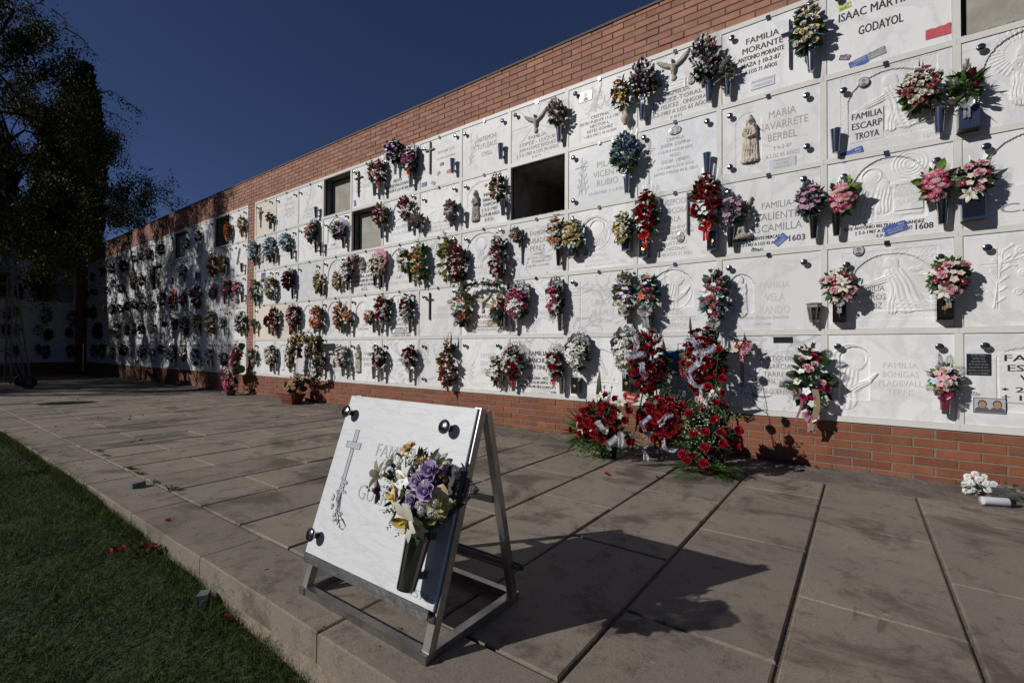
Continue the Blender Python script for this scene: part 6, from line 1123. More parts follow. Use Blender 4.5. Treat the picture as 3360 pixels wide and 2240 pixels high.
# ------------------------------------------------------------------ bouquets: crop, box, palette, foliage, options, words
G_ = ('leaf', 'green', 0.06, 55); D_ = ('leaf', 'dark', 0.07, 60); BG = ('leaf', 'blueg', 0.06, 60); OC = ('leaf', 'ochre', 0.06, 60); BR = ('leaf', 'bright', 0.055, 50); GY = ('leaf', 'grey', 0.06, 55); OL = ('leaf', 'olive', 0.06, 50)
T_ = [('leaf', 'teal', 0.07, 22), ('leaf', 'dark', 0.06, 40)]
BQ = [
 # near wall, top row
 ('A',293,430,353,492,'rosetop',G_,dict(n=4),'three dark red roses'),
 ('A',878,130,936,262,'dried',[('leaf','olive',0.05,30),('leaf','brown',0.05,20)],{},'faded dusty stems bunch'),
 ('A',910,115,992,280,'pink',G_,dict(wrap='clear',bow='orange'),'pink and white pompon bouquet'),
 ('A',968,5,1090,152,'purpwhite',[('wide','dark',0.10,18),G_],{},'purple roses and white blossom'),
 ('A',1073,55,1177,212,'pink',D_,dict(wrap='silver',bow='orange'),'red pink white pompons, orange bow'),
 ('B',952,168,1110,412,'purple',[('fern','olive',0.12,14),G_],dict(wrap='clear'),'wine tulips and fern'),
 ('E',270,385,442,692,'orangeyel',G_,{},'orange yellow flowers in stone urn'),
 ('E',420,245,680,592,'purple',D_,dict(fill=60,bow='silver',cover=1.3),'dense purple pink bouquet'),
 ('E',935,35,1215,455,'purple',D_,dict(fill=60,wrap='clear',cover=1.3),'tall purple white bouquet'),
 ('E',1172,235,1345,440,'silver',('leaf','grey',0.09,50),{},'withered silver leaves'),
 ('G',468,10,760,450,'cream',[('leaf','blueg',0.08,50),('lance','olive',0.12,16)],dict(cover=0.7),'ivory roses, heather and violet net'),
 # second row
 ('A',186,578,268,716,'blue',BG,dict(cover=1.1),'pale blue flowers over pier edge,'),
 ('A',262,563,374,705,'blue',BG,dict(cover=1.2),'largest pale blue bouquet'),
 ('A',348,545,474,652,'blue',BG,{},'pale blue drooping bouquet'),
 ('A',513,478,606,612,'teal',T_,dict(wrap='silver'),'teal leaves with dark roses'),
 ('A',655,474,777,587,'mauve',[('fern','green',0.12,18),D_],dict(cover=0.6,wrap='lilac'),'green sprigs with lilac wrap'),
 ('A',900,372,1012,522,'pinkred',BR,dict(wrap='clear',cover=1.2),'red and blush bud bouquet'),
 ('A',1053,332,1147,482,'pinkred',G_,dict(wrap='clear'),'red pink buds leaning left'),
 ('A',1120,430,1212,522,'hyd',('wide','grey',0.08,30),{},'faded hydrangea heads'),
 ('B',130,965,250,1155,'hyd',('wide','grey',0.08,28),{},'dry tan heads with bare twigs'),
 ('B',492,750,622,1005,'dried',[G_,('leaf','rust',0.06,14)],{},'cream and rust autumn bunch'),
 ('E',243,870,547,1225,'bluerose',[('leaf','bright',0.08,24),D_],dict(wrap='clear',bow='silver',cover=1.15,taper=0.35),'blue rosebuds in silver wrap'),
 ('G',1308,540,1722,905,'blushrose',[('lance','green',0.11,22),G_],dict(cover=1.0),'dusty pink and ivory roses'),
 ('G',1718,535,2052,868,'tulip',[('lance','green',0.14,30),('lance','bright',0.12,12)],dict(n=5,wrap='clear',bow='silver',size=1.3),'wine and white tulips'),
 # third row
 ('A',198,800,272,944,'mauve',BR,{},'green lilac bunch over pier edge,'),
 ('A',284,788,374,934,'cream',G_,dict(size=0.75),'small cream carnation bunch'),
 ('A',384,758,476,878,'dred',D_,dict(wrap='silver'),'dark red roses in silver film'),
 ('A',568,753,636,892,'ochre',OC,{},'narrow ochre leaves'),
 ('A',676,755,737,882,'ochre',OC,{},'drooping ochre leaves'),
 ('A',723,690,818,832,'whitelily',[('wide','dark',0.13,10),G_],dict(wrap='pink'),'white lilies in pink wrap'),
 ('A',788,668,842,722,'grey',GY,dict(n=9),'small grey sprig'),
 ('A',868,655,1012,808,'creamgreen',OL,dict(wrap='pink'),'cream and olive full bouquet'),
 ('A',1052,628,1132,782,'creamgreen',[('fern','olive',0.13,22)],dict(cover=0.4),'olive fern fronds'),
 ('A',1122,575,1232,852,'gladcream',[('leaf','bright',0.05,20),G_],dict(taper=0.4),'cream roses below white gladiolus'),
 ('B',105,1205,205,1640,'gladcream',[('fern','yellowg',0.12,20)],dict(taper=0.4),'tall pale gladiolus and fern'),
 ('B',172,1310,325,1652,'pinkred',D_,dict(fill=40,cover=1.2),'dark pink buds and white stars'),
 ('B',490,1230,642,1632,'magwhite',D_,dict(wrap='clear',cover=1.0),'slender crimson and white spray'),
 ('B',645,1190,765,1315,'dried',GY,dict(n=10),'small straw flower tuft'),
 ('B',945,1080,1115,1388,'orawhite',G_,dict(fill=20,cover=1.15),'orange white peony bouquet'),
 ('B',1058,1110,1266,1394,'yellowcream',[('leaf','teal',0.08,22),BG],dict(cover=1.1),'yellow ranunculus with teal leaves'),
 ('B',1465,1055,1640,1360,'yellowcream',BG,dict(cover=1.1),'pale yellow ranunculus bunch'),
 ('B',1622,878,1850,1275,'red',[('leaf','green',0.07,30),('fern','grey',0.10,16)],dict(bow=('red',0.085),wrap='clear',taper=0.45,cover=1.15),'tall red roses, red bow, left one'),
 ('E',935,1205,1250,1700,'red',[('leaf','green',0.07,30),('fern','grey',0.10,16)],dict(bow=('red',0.085),wrap='clear',taper=0.45,cover=1.15),'tall red roses, red bow, right one'),
 ('E',1190,1400,1455,1650,'mauve',[('leaf','teal',0.10,20),GY],{},'mauve flowers beside the angel'),
 ('H',488,228,752,525,'mauve',[('wide','teal',0.09,16),D_],dict(cover=1.1),'mauve hellebores with teal leaves'),
 ('H',742,215,1018,505,'daisy',[('wide','bright',0.11,8),D_],dict(wrap='clear',cover=1.3),'pink gerberas, left of scroll'),
 ('H',1465,100,1765,405,'daisy',[('wide','bright',0.11,8),D_],dict(wrap='clear',cover=1.3),'pink gerberas, right of scroll'),
 ('H',1745,40,2120,372,'pinkwhite',[('lance','green',0.12,12),G_],dict(wrap='clear',cover=0.9),'pale pink roses with gladiolus'),
 # fourth row
 ('A',196,1038,260,1082,'dried',GY,dict(n=12),'small dusty pink tuft over pier,'),
 ('A',286,1018,330,1086,'dred',G_,dict(n=10),'small dusky roses'),
 ('A',313,958,386,1100,'red',G_,dict(bow='red'),'red roses with red bow'),
 ('A',404,948,512,1092,'magwhite',D_,dict(bow='red',cover=1.1),'red pink white cluster'),
 ('A',538,952,648,1108,'peach',G_,dict(cover=1.1),'peach roses and berries'),
 ('A',686,918,750,1115,'peach',[('fern','rust',0.12,14),G_],{},'dry rust plume with peach'),
 ('A',733,980,808,1072,'peach',G_,{},'small peach roses'),
 ('A',858,982,932,1074,'peach',G_,dict(n=14),'salmon roses leaning left'),
 ('A',912,892,1028,1068,'redwhite',[('leaf','bright',0.07,14),D_],dict(cover=1.25,bow='white'),'round red white roses'),
 ('A',1062,888,1148,1062,'redwhite',D_,dict(wrap='clear',cover=1.1,bow='white'),'oval red white roses'),
 ('C',188,340,372,650,'teal',[('palm','yellowg',0.16,14),('leaf','dark',0.06,40),('leaf','teal',0.07,14)],dict(cover=0.8,add='pinklily'),'dark roses and pink lily, left'),
 ('C',498,368,624,650,'teal',[('palm','yellowg',0.16,14),('leaf','dark',0.06,40),('leaf','teal',0.07,14)],dict(cover=0.8),'dark roses and pink lily, right'),
 ('C',600,325,834,600,'pinkrose',D_,dict(wrap='silver',bow='white',fill=70,cover=1.2),'round pink roses in mirror wrap'),
 ('C',932,292,1088,585,'pinkrose',D_,dict(wrap='silver',bow='white',fill=50,cover=1.1),'slim pink roses in mirror wrap'),
 ('C',1482,165,1655,598,'whitepurp',[('fern','olive',0.12,14),G_],dict(taper=0.3),'white peonies and violet stars'),
 ('F',478,498,694,850,'teal',[('leaf','teal',0.10,26),('fern','yellowg',0.13,8),D_],dict(bow=('white',0.11),fill=30,cover=0.75),'teal leaves with white bow'),
 ('F',1028,430,1298,950,'dustyblue',[('leaf','teal',0.09,16),('fern','grey',0.12,12),D_],dict(bow=('white',0.09),taper=0.2,cover=1.0),'dusty rose and teal hanging spray'),
 ('H',690,895,1020,1210,'pinkwhite',[G_,('leaf','blueg',0.07,16)],dict(fill=50,cover=0.9,bow=('white',0.05)),'pink lily and gerbera bouquet'),
 ('H',1520,800,1910,1165,'pinkwhite',[G_,('leaf','blueg',0.07,16)],dict(fill=60,cover=0.9,bow=('white',0.05)),'bigger pink gerbera bouquet'),
 # bottom row
 ('A',183,1200,258,1302,'chrys',('lance','green',0.13,22),dict(n=3,wrap='clear'),'two white chrysanthemums by pier,'),
 ('A',272,1180,382,1314,'blush',[('lance','green',0.12,18),G_],{},'blush and cream lilies'),
 ('A',570,1238,650,1316,'wht',D_,dict(cover=1.3),'small white chrysanthemums'),
 ('A',683,1172,784,1322,'blush',[('leaf','teal',0.09,8),D_],{},'white alstroemeria with teal tip'),
 ('A',902,1195,994,1318,'redwhite',[('palm','dark',0.15,8),D_],dict(bow='white'),'red white roses with palm leaf'),
 ('A',1064,1192,1172,1325,'redwhite',[('fern','dark',0.12,12),D_],dict(bow='white'),'small red white rose posy'),
 ('C',85,745,245,1165,'bop',[('lance','brown',0.16,10),G_],dict(cover=1.3,bird=1),'orange bird of paradise spray'),
 ('C',496,860,612,1145,'lilywhite',[('palm','yellowg',0.15,10),D_],{},'white lilies with fan palm'),
 ('C',578,805,792,1085,'redorange',[('leaf','blueg',0.05,70)],dict(wrap='dark',bow='red',cover=1.1),'red roses orange buds, dark wrap, left'),
 ('C',940,815,1090,1085,'redorange',[('leaf','blueg',0.05,60)],dict(wrap='dark',bow='red',cover=1.1),'red roses orange buds, dark wrap, right'),
 ('C',1085,735,1300,1012,'whiterose',[('leaf','green',0.08,16),('fern','blueg',0.09,14)],dict(wrap='silver',bow='silver',cover=1.2),'round white roses and lilies'),
 ('C',1450,690,1695,1015,'whiterose',[('leaf','green',0.08,16),('fern','blueg',0.09,14)],dict(wrap='silver',bow='silver',cover=1.1),'white roses half behind red spray'),
 ('J',1585,150,1842,310,'pinkwhite',[('leaf','grey',0.06,18)],dict(n=10,bow='pink'),'small lily posy tied near slab top'),
 ('I',452,170,815,760,'mixspray',[('palm','dark',0.20,8),('leaf','bright',0.07,24),('leaf','dark',0.09,40)],dict(taper=0.35,cover=0.62,bow=('pink',0.09),jute=1),'large hanging spray with jute ribbon'),
 ('I',1535,315,1820,600,'softpink',[('fern','bright',0.12,10),GY],dict(bow=('wine',0.075),cover=1.0),'soft pink posy with wine net bow'),
]
PAL['mixspray'] = [('rose', 'lpink', 3, 1.1), ('rose', 'mag', 3), ('bloom', 'white', 4, 1.3), ('spike', 'lilac', 4, 1.0), ('orchid', 'white', 2, 0.8), ('bud', 'mag', 1, 1.5)]
PAL['softpink'] = [('rose', 'blush', 3), ('bloom', 'lpink', 4), ('bloom', 'pblue', 2), ('hyd', 'lilac', 1, 0.8)]
PAL['teal'] = [('rose', 'dusty', 4, 0.9), ('bloom', 'white', 3), ('lily', 'salmon', 1, 0.9), ('bloom', 'teal', 2)]
# far wall and end wall (tree shade, small in the photo)
BQ1 = [
 ('M',1388,65,1476,222,'orange',[('fern','rust',0.12,16),OC],dict(bow='gold'),'dried orange bunch, gold bow'),('M',1508,10,1592,165,'ochre',[('fern','ochre',0.12,16),OC],dict(bow='gold'),'straw coloured bunch, gold bow'),
 ('M',1140,130,1216,255,'purpwhite',G_,dict(wrap='clear'),'purple white bouquet'),('M',1030,205,1112,305,'greywhite',D_,{},'grey white bouquet'),('M',820,240,888,372,'dark',D_,{},'dark narrow bouquet'),('M',702,288,792,402,'mauve',D_,{},'mauve bouquet'),
 ('M',642,328,712,402,'blue',D_,{},'blue white bunch'),('M',590,350,652,425,'greywhite',D_,{},'pale bunch'),('M',484,388,590,505,'dark',D_,{},'dark red bunch'),('M',385,420,462,520,'greywhite',D_,{},'white bunch'),('M',318,450,392,548,'dark',D_,{},'dark bunch'),('M',245,500,292,585,'dark',D_,{},'small dark bunch'),
 ('M',1248,335,1352,555,'orange',[('leaf','rust',0.07,50)],{},'rust orange bouquet'),('M',1342,325,1436,535,'orange',[('leaf','olive',0.07,40)],dict(wrap='clear'),'orange and olive bouquet'),('M',975,430,1092,538,'greywhite',D_,{},'white lilac bouquet'),('M',745,520,805,612,'greywhite',D_,{},'white bunch'),
 ('M',592,520,660,662,'cream',D_,{},'cream bunch'),('M',655,500,722,640,'orangeyel',D_,{},'yellow and white bunch'),('M',465,600,562,685,'mauve',D_,{},'mauve bunch'),('M',350,620,424,694,'dusty' if False else 'dred',D_,{},'dark red bunch'),('M',248,640,322,705,'dark',D_,{},'dark bunch'),('M',200,655,250,720,'dark',D_,{},'small dark bunch'),('M',405,560,470,640,'greywhite',D_,{},'pale bunch'),
 ('M',1362,560,1474,728,'pinklily',G_,{},'pink lily bouquet'),('M',1466,562,1552,698,'pinklily',G_,{},'smaller pink lily bouquet'),('M',1258,620,1342,748,'mauve',GY,dict(wrap='white'),'mauve posy in white paper'),('M',1102,600,1222,832,'pinkwhite',D_,{},'tall blush bouquet'),('M',1082,640,1122,705,'creamgreen',G_,dict(n=8),'tiny cream tuft'),
 ('M',1000,680,1082,795,'pinkred',D_,dict(wrap='red'),'pink bouquet in red wrap'),('M',918,665,992,832,'pinkred',D_,dict(wrap='red'),'tall pink bouquet in red wrap'),('M',820,665,902,805,'redorange',D_,{},'orange and red bouquet'),('M',740,740,812,832,'mauve',D_,{},'mauve posy'),('M',672,755,742,835,'blush',D_,{},'blush posy'),('M',585,735,672,825,'magwhite',D_,{},'pink red posy'),
 ('M',535,750,590,840,'dred',D_,{},'dark red posy'),('M',465,770,545,862,'mauve',D_,{},'lilac posy'),('M',395,765,470,872,'wht',D_,{},'white posy'),('M',338,790,400,850,'yellowcream',D_,{},'yellow posy'),('M',240,790,312,915,'dark',D_,{},'dark posy'),('M',190,800,245,900,'dark',D_,{},'small dark posy'),
 ('M',1478,825,1598,1035,'whitepurp',OL,{},'lilac white loose bouquet'),('M',1342,890,1412,992,'wht',D_,dict(wrap='white'),'white posy in paper'),('M',1220,815,1342,1055,'whiteyel',[('leaf','ochre',0.06,20),D_],{},'large yellow white red bouquet'),('M',1118,850,1212,1045,'whiteyel',[('leaf','ochre',0.06,20),G_],{},'yellow white bouquet'),
 ('M',1008,880,1106,1052,'magwhite',D_,{},'full pink white bouquet'),('M',940,885,1010,1012,'pinkwhite',D_,{},'pink white bouquet'),('M',735,928,822,1035,'creamgreen',D_,{},'cream bouquet with dark ribbon'),('M',868,930,908,974,'dark',D_,dict(n=6),'tiny dark wreath'),('M',652,940,722,1042,'dred',D_,{},'dark red bouquet'),
 ('M',592,920,640,1062,'cream',D_,{},'slim cream spray'),('M',540,935,588,1055,'cream',D_,{},'slim ivory spray'),('M',398,930,542,1075,'wht',[('fern','yellowg',0.14,20),D_],{},'big white flower fan'),('M',245,928,388,1085,'dred',D_,{},'large dark red heart'),('M',155,965,212,1052,'yellowcream',D_,{},'pale yellow posy'),
 ('M',1345,1178,1442,1312,'mauve',D_,{},'mauve grey posy'),('M',1225,1135,1312,1312,'whiteblue',G_,{},'white blue bouquet, right'),('M',1100,1138,1202,1315,'whiteblue',G_,{},'white blue bouquet, left'),('M',1000,1108,1072,1282,'creamgreen',BR,{},'green leafy bouquet'),('M',900,1110,1002,1285,'wht',G_,{},'white round bouquet'),
 ('M',818,1122,906,1210,'dred',OC,{},'red and ochre posy'),('M',742,1150,820,1232,'greywhite',D_,{},'grey white posy'),('M',638,1118,748,1244,'redwhite',D_,{},'dark red white posy'),('M',488,1108,582,1224,'dark',D_,{},'dark leafy posy'),('M',384,1122,472,1254,'creamgreen',OC,{},'cream dried posy in the light'),('M',310,1105,388,1250,'mauve',D_,{},'lilac posy'),('M',243,1105,315,1240,'mauve',D_,{},'smaller lilac posy'),
]
BQ3 = [('L',95,690,172,802,'dark'),('L',238,700,322,802,'dark'),('L',263,838,368,972,'greywhite'),('L',448,868,532,985,'greywhite'),('L',20,850,90,945,'mauve'),('L',88,845,142,920,'yellowcream'),('L',0,960,90,1052,'dark'),('L',95,965,158,1050,'greywhite'),('L',228,968,302,1045,'greywhite'),('L',288,995,372,1082,'dark'),
 ('L',438,985,512,1065,'dark'),('L',78,1100,142,1195,'mauve'),('L',238,1098,292,1180,'mauve'),('L',286,1098,352,1208,'mauve'),('L',443,1098,522,1205,'mauve'),('L',270,608,348,690,'dark')]
def add_bouquet(c, x0, y0, x1, y1, pal, leaf, o, desc, merge=False, wall=0):
    sx, sy = cp(c, (x0+x1)/2, (y0+y1)/2); pw, ph = (x1-x0)/CROP[c][2], (y1-y0)/CROP[c][2]
    o = dict(o); merge = merge and o.get('n', 99) > 9; o.pop('add', None); bird = o.pop('bird', None); jute = o.pop('jute', None)
    th = math.atan((sx-1680)/FPX)
    if wall == 3: v = ray(sx, sy); p = CAM+v*((XC+0.14-CAM[0])/v[0])
    else: p = on_wall(sx, sy, Y=-0.14)
    dpt = float((p-CAM)@AF); a = pw*dpt*math.cos(th)/FPX/2; b = ph*dpt/FPX/2
    dep = min(a*0.85, 0.10)
    off = 0.028+dep*0.62
    if wall == 3: p = CAM+v*((XC+off-CAM[0])/v[0])
    else: p = on_wall(sx, sy, Y=-off)
    a *= 0.97
    r = min(5, max(1, 5-int((p[2]-Z0)//RH)))
    if wall == 3:
        cc = int((p[1]-OYB)//W); lab = '%s, %s, %s niche left of corner, end wall' % (desc, ROWW[r], ORD[max(0, 3-cc)]); grp = 'bouquets on the end wall'
    elif p[0] > -0.36:
        cc = int(max(0, p[0]//W)); lab = '%s, %s, %s niche right of brick pier' % (desc, ROWW[r], ORD[cc]); grp = 'bouquets on the near wall'
    else:
        cc = int(min(14, max(0, (p[0]-OX1)//W))); lab = '%s, %s, %s niche left of brick pier' % (desc, ROWW[r], ORD[14-cc]); grp = 'bouquets on the far wall'
    t = bouquet('bouquet', p, a, b, dep, PAL[pal], leaf, merge=merge, label=lab.replace(',,', ','), group=grp, face=(1, 0, 0) if wall == 3 else float(0.42*math.atan2(CAM[0]-p[0], p[1]-CAM[1])), foliage_density=1.0 if not merge else 0.7, **o)
    if bird:
        leaves_part(t, [('lance', (0.02, -0.02, b*0.7), (0.1, -0.1, 1), 0.20, 0), ('lance', (0.0, -0.03, b*0.75), (-0.35, -0.1, 1), 0.13, 1)], 'rust', 'bird_of_paradise'); leaves_part(t, [('lance', (0.03, 0, -b*0.75), (0.05, -0.1, -1), 0.16, 0), ('lance', (0.05, 0, b*0.6), (0.12, 0.0, 1), 0.24, 2)], 'brown', 'dry_leaf')
    if jute:
        for nm, mt, xx, l in (('jute_ribbon', 'jute', 0.03, 0.34), ('satin_ribbon', 'pink', -0.06, 0.28)):
            q = MB(); P = []
            for t_ in np.linspace(0, 1, 12): P.append([(xx-0.022+0.02*math.sin(4*t_)-0.02*t_, -dep*1.05+0.05*t_, -b*0.25-l*t_), (xx+(0.022 if xx > 0 else -0.005)+0.02*math.sin(4*t_)-0.02*t_, -dep*1.05+0.05*t_+0.008, -b*0.25-l*t_)])
            q.sheet(P); q.build(nm, rmat(mt), t, smooth=True)
    return t
for q in BQ: add_bouquet(*q)
for q in BQ1: add_bouquet(*q, merge=True)
_nm = ['smaller dark posy', 'darkest posy', 'wide pale posy', 'pale posy by the corner', 'mauve posy behind the ladder', 'small yellowish posy', 'dark posy behind the ladder', 'little pale posy', 'pale round posy', 'tall dark posy',
 'dark posy by the corner', 'mauve posy beside the ladder', 'smaller mauve posy', 'taller mauve posy', 'mauve posy by the corner', 'topmost dark posy']
for _i, q in enumerate(BQ3):
    add_bouquet(q[0], q[1], q[2], q[3], q[4], q[5], D_, dict(cover=0.9), _nm[_i], merge=True, wall=3)
# extra white gladiolus stems, twigs and a tie rope are left to the palettes above
def flower_path(t, pts, rad, spec, n, seed=0, yoff=0.0):
    """flowers along a polyline (world-local coords), each its own part"""
    pts = np.array(pts, float); seg = np.linalg.norm(np.diff(pts, axis=0), axis=1); cum = np.concatenate([[0], np.cumsum(seg)]); tot = cum[-1]; kinds = []
    for f in spec: kinds += [f]*int(round(n*f[2]/sum(s[2] for s in spec))+1)
    random.shuffle(kinds); FP = []
    for i in range(n):
        s = tot*(i+random.random()*0.6)/n; k = min(len(seg)-1, int(np.searchsorted(cum, s)-1)); k = max(0, k); p = pts[k]+(pts[k+1]-pts[k])*((s-cum[k])/seg[k])
        d = (pts[k+1]-pts[k])/seg[k]; sd = np.cross(d, (0, -1, 0)); off = random.uniform(-1, 1); th_ = random.uniform(-1.15, 1.75); sg_ = 1 if sd[0] >= 0 else -1; q = p+sd*sg_*rad*0.85*math.sin(th_)+np.array((0, -rad*0.8*math.cos(th_), 0)); nn = sd*sg_*math.sin(th_)+np.array((0, -max(0.15, math.cos(th_)), 0.1))
        f = kinds[i % len(kinds)]; sz = KS[f[0]]*(f[3] if len(f) > 3 else 1)*random.uniform(0.85, 1.15)
        o = place(KN[f[0]], fmesh(f[0], f[1]), t); o.matrix_basis = Matrix.Translation(q)@Matrix(basis(nn, random.uniform(0, 6))[0].tolist()).to_4x4()@Matrix.Scale(sz, 4); FP.append(p)
    mb = MB(); N = int(tot/0.008); S = rng.uniform(0, tot, N); P = []
    for s in S:
        k = max(0, min(len(seg)-1, int(np.searchsorted(cum, s)-1))); P.append(pts[k]+(pts[k+1]-pts[k])*((s-cum[k])/seg[k]))
    u = rng.normal(size=(N, 3)); u[:, 1] = -np.abs(u[:, 1])*0.8; u /= np.linalg.norm(u, axis=1)[:, None]
    mb.scatter(*LG['leaf'], basis(u, rng.uniform(0, 6, N))*0.045, np.array(P)+u*rad*0.5, 0); mb.tube(pts, rad*0.45, 8, 0); mb.build('foliage', [lmat('dark')], t, attr=True)
def wpath(c, pts, Y, org):
    return [np.array(on_wall(*cp(c, x, y), Y=Y))-org for x, y in pts]
# arch-shaped wreath on a stand (cream and red roses)
org = on_wall(*cp('Z', 1180, 480), Y=-0.2); wr = empty('wreath', tuple(org)); tag(wr, 'large standing wreath of cream and dark red roses framing a lettered slab', 'wreath')
S1 = [('rose', 'cream', 5, 0.95), ('rose', 'dred', 4, 0.85)]
flower_path(wr, wpath('Z', [(965, 580), (975, 440), (990, 300), (1015, 170), (1130, 140), (1280, 150), (1400, 140), (1415, 260), (1400, 400)], -0.2, org), 0.115, S1, 110)
w2 = wpath('Z', [(1085, 440), (1090, 220)], -0.22, org); flower_path(wr, w2, 0.08, [('rose', 'dred', 4, 0.9), ('rose', 'cream', 3, 0.9)], 16)
flower_path(wr, wpath('Z', [(1250, 440), (1260, 200)], -0.22, org), 0.085, S1, 20)
flower_path(wr, wpath('Z', [(1030, 715), (1110, 770), (1220, 790), (1330, 760), (1390, 690), (1375, 560), (1370, 440)], -0.18, org), 0.085, S1, 48)
# rose trough on the ground beneath it
tp = on_wall(957, 1312, Y=-0.30); tt = empty('flower_trough', (tp[0], -0.30, 0)); tag(tt, 'glossy brown tapered trough of cream and red roses on the paving', 'planter')
mb = MB(); v = [(-0.15,-0.08,0),(0.15,-0.08,0),(0.15,0.08,0),(-0.15,0.08,0),(-0.22,-0.13,0.17),(0.22,-0.13,0.17),(0.22,0.13,0.17),(-0.22,0.13,0.17),(-0.23,-0.14,0.185),(0.23,-0.14,0.185),(0.23,0.14,0.185),(-0.23,0.14,0.185),(-0.20,-0.11,0.185),(0.20,-0.11,0.185),(0.20,0.11,0.185),(-0.20,0.11,0.185)]
mb.add(v, [(0,3,2,1)]+[(a+i,a+(i+1) % 4,a+4+(i+1) % 4,a+4+i) for a in (0,4,8) for i in range(4)]+[(12,13,14,15)]); mb.build('trough', M('glazed_brown', (0.16, 0.045, 0.02), 0.2, coat=0.6), tt)
q = bouquet('rose_cushion', (0, 0, 0), 0.27, 0.12, 0.17, [('rose', 'cream', 5), ('rose', 'dred', 4)], D_, n=34, foot=(0, 0.02, -0.12))
def adopt(src, dst, loc, scale=1.0, rot=None):
    """move the parts of a temporary bouquet under another thing"""
    for ch in list(src.children):
        mb_ = ch.matrix_basis.copy(); ch.parent = dst; X = Matrix.Translation(loc)@(rot if rot is not None else Matrix.Identity(4)); ch.matrix_basis = X@mb_
    bpy.data.objects.remove(src)
adopt(q, tt, (0.10, 0.02, 0.27), rot=Matrix.Rotation(-0.5, 4, 'X'))
# the spray hanging past the pier, on a stand
org = on_wall(*cp('A', 140, 1290), Y=-0.2); wr = empty('standing_spray', tuple(org)); tag(wr, 'tall curved spray of magenta and white roses with white ribbon by the brick pier', 'flower spray')
flower_path(wr, wpath('A', [(165, 1185), (150, 1220), (135, 1270), (122, 1310)], -0.2, org), 0.13, [('rose', 'mag', 6, 1.0), ('rose', 'white', 3, 0.9)], 70)
flower_path(wr, wpath('A', [(90, 1350), (120, 1335), (158, 1325)], -0.22, org), 0.19, [('rose', 'mag', 5, 1.0), ('rose', 'white', 4, 0.9)], 60)
ribbon_bow(wr, tuple(wpath('A', [(112, 1320)], -0.34, org)[0]), 0.09, rmat('white'))
mb = MB(); b0 = wpath('A', [(100, 1440)], -0.2, org)[0]; f0 = np.array((b0[0], 0, -org[2])); tp_ = wpath('A', [(150, 1240)], -0.15, org)[0]
for dx in (-0.18, 0.18): mb.tube([tp_, f0+np.array((dx, -0.15, 0))], 0.008, 6)
mb.tube([tp_, f0+np.array((0, 0.12, 0))], 0.008, 6); mb.build('stand', m_bronze, wr)
gp_ = on_wall(*cp('A', 100, 1448), Y=-0.32); t = empty('potted_flowers', (gp_[0], -0.32, 0)); tag(t, 'low pot of magenta cyclamen on the ground by the brick pier', 'potted plant')
mb = MB(); mb.lathe([(0, 0), (0.07, 0), (0.10, 0.10), (0.11, 0.11), (0.1, 0.11), (0.0, 0.09)], 18); mb.build('pot', M('terracotta_dark', (0.14, 0.05, 0.03), 0.6), t, smooth=True)
q = bouquet('x', (0, 0, 0), 0.20, 0.14, 0.14, [('bloom', 'mag', 6), ('bloom', 'wine', 3), ('bloom', 'pink', 2)], D_, n=34, foot=(0, 0, -0.12)); adopt(q, t, (0, 0, 0.24))
# flower garland above the pale dove (fourth row)
org = on_wall(*cp('C', 440, 350), Y=-0.14); wr = empty('garland', tuple(org)); tag(wr, 'grey and white flower garland arching over the pale dove, fourth row', 'garland')
flower_path(wr, wpath('C', [(285, 380), (300, 330), (370, 312), (440, 310), (520, 325), (590, 320), (650, 330)], -0.14, org), 0.055, [('dried', 'grey', 5), ('bloom', 'white', 4), ('rose', 'dusty', 2, 0.8)], 38)

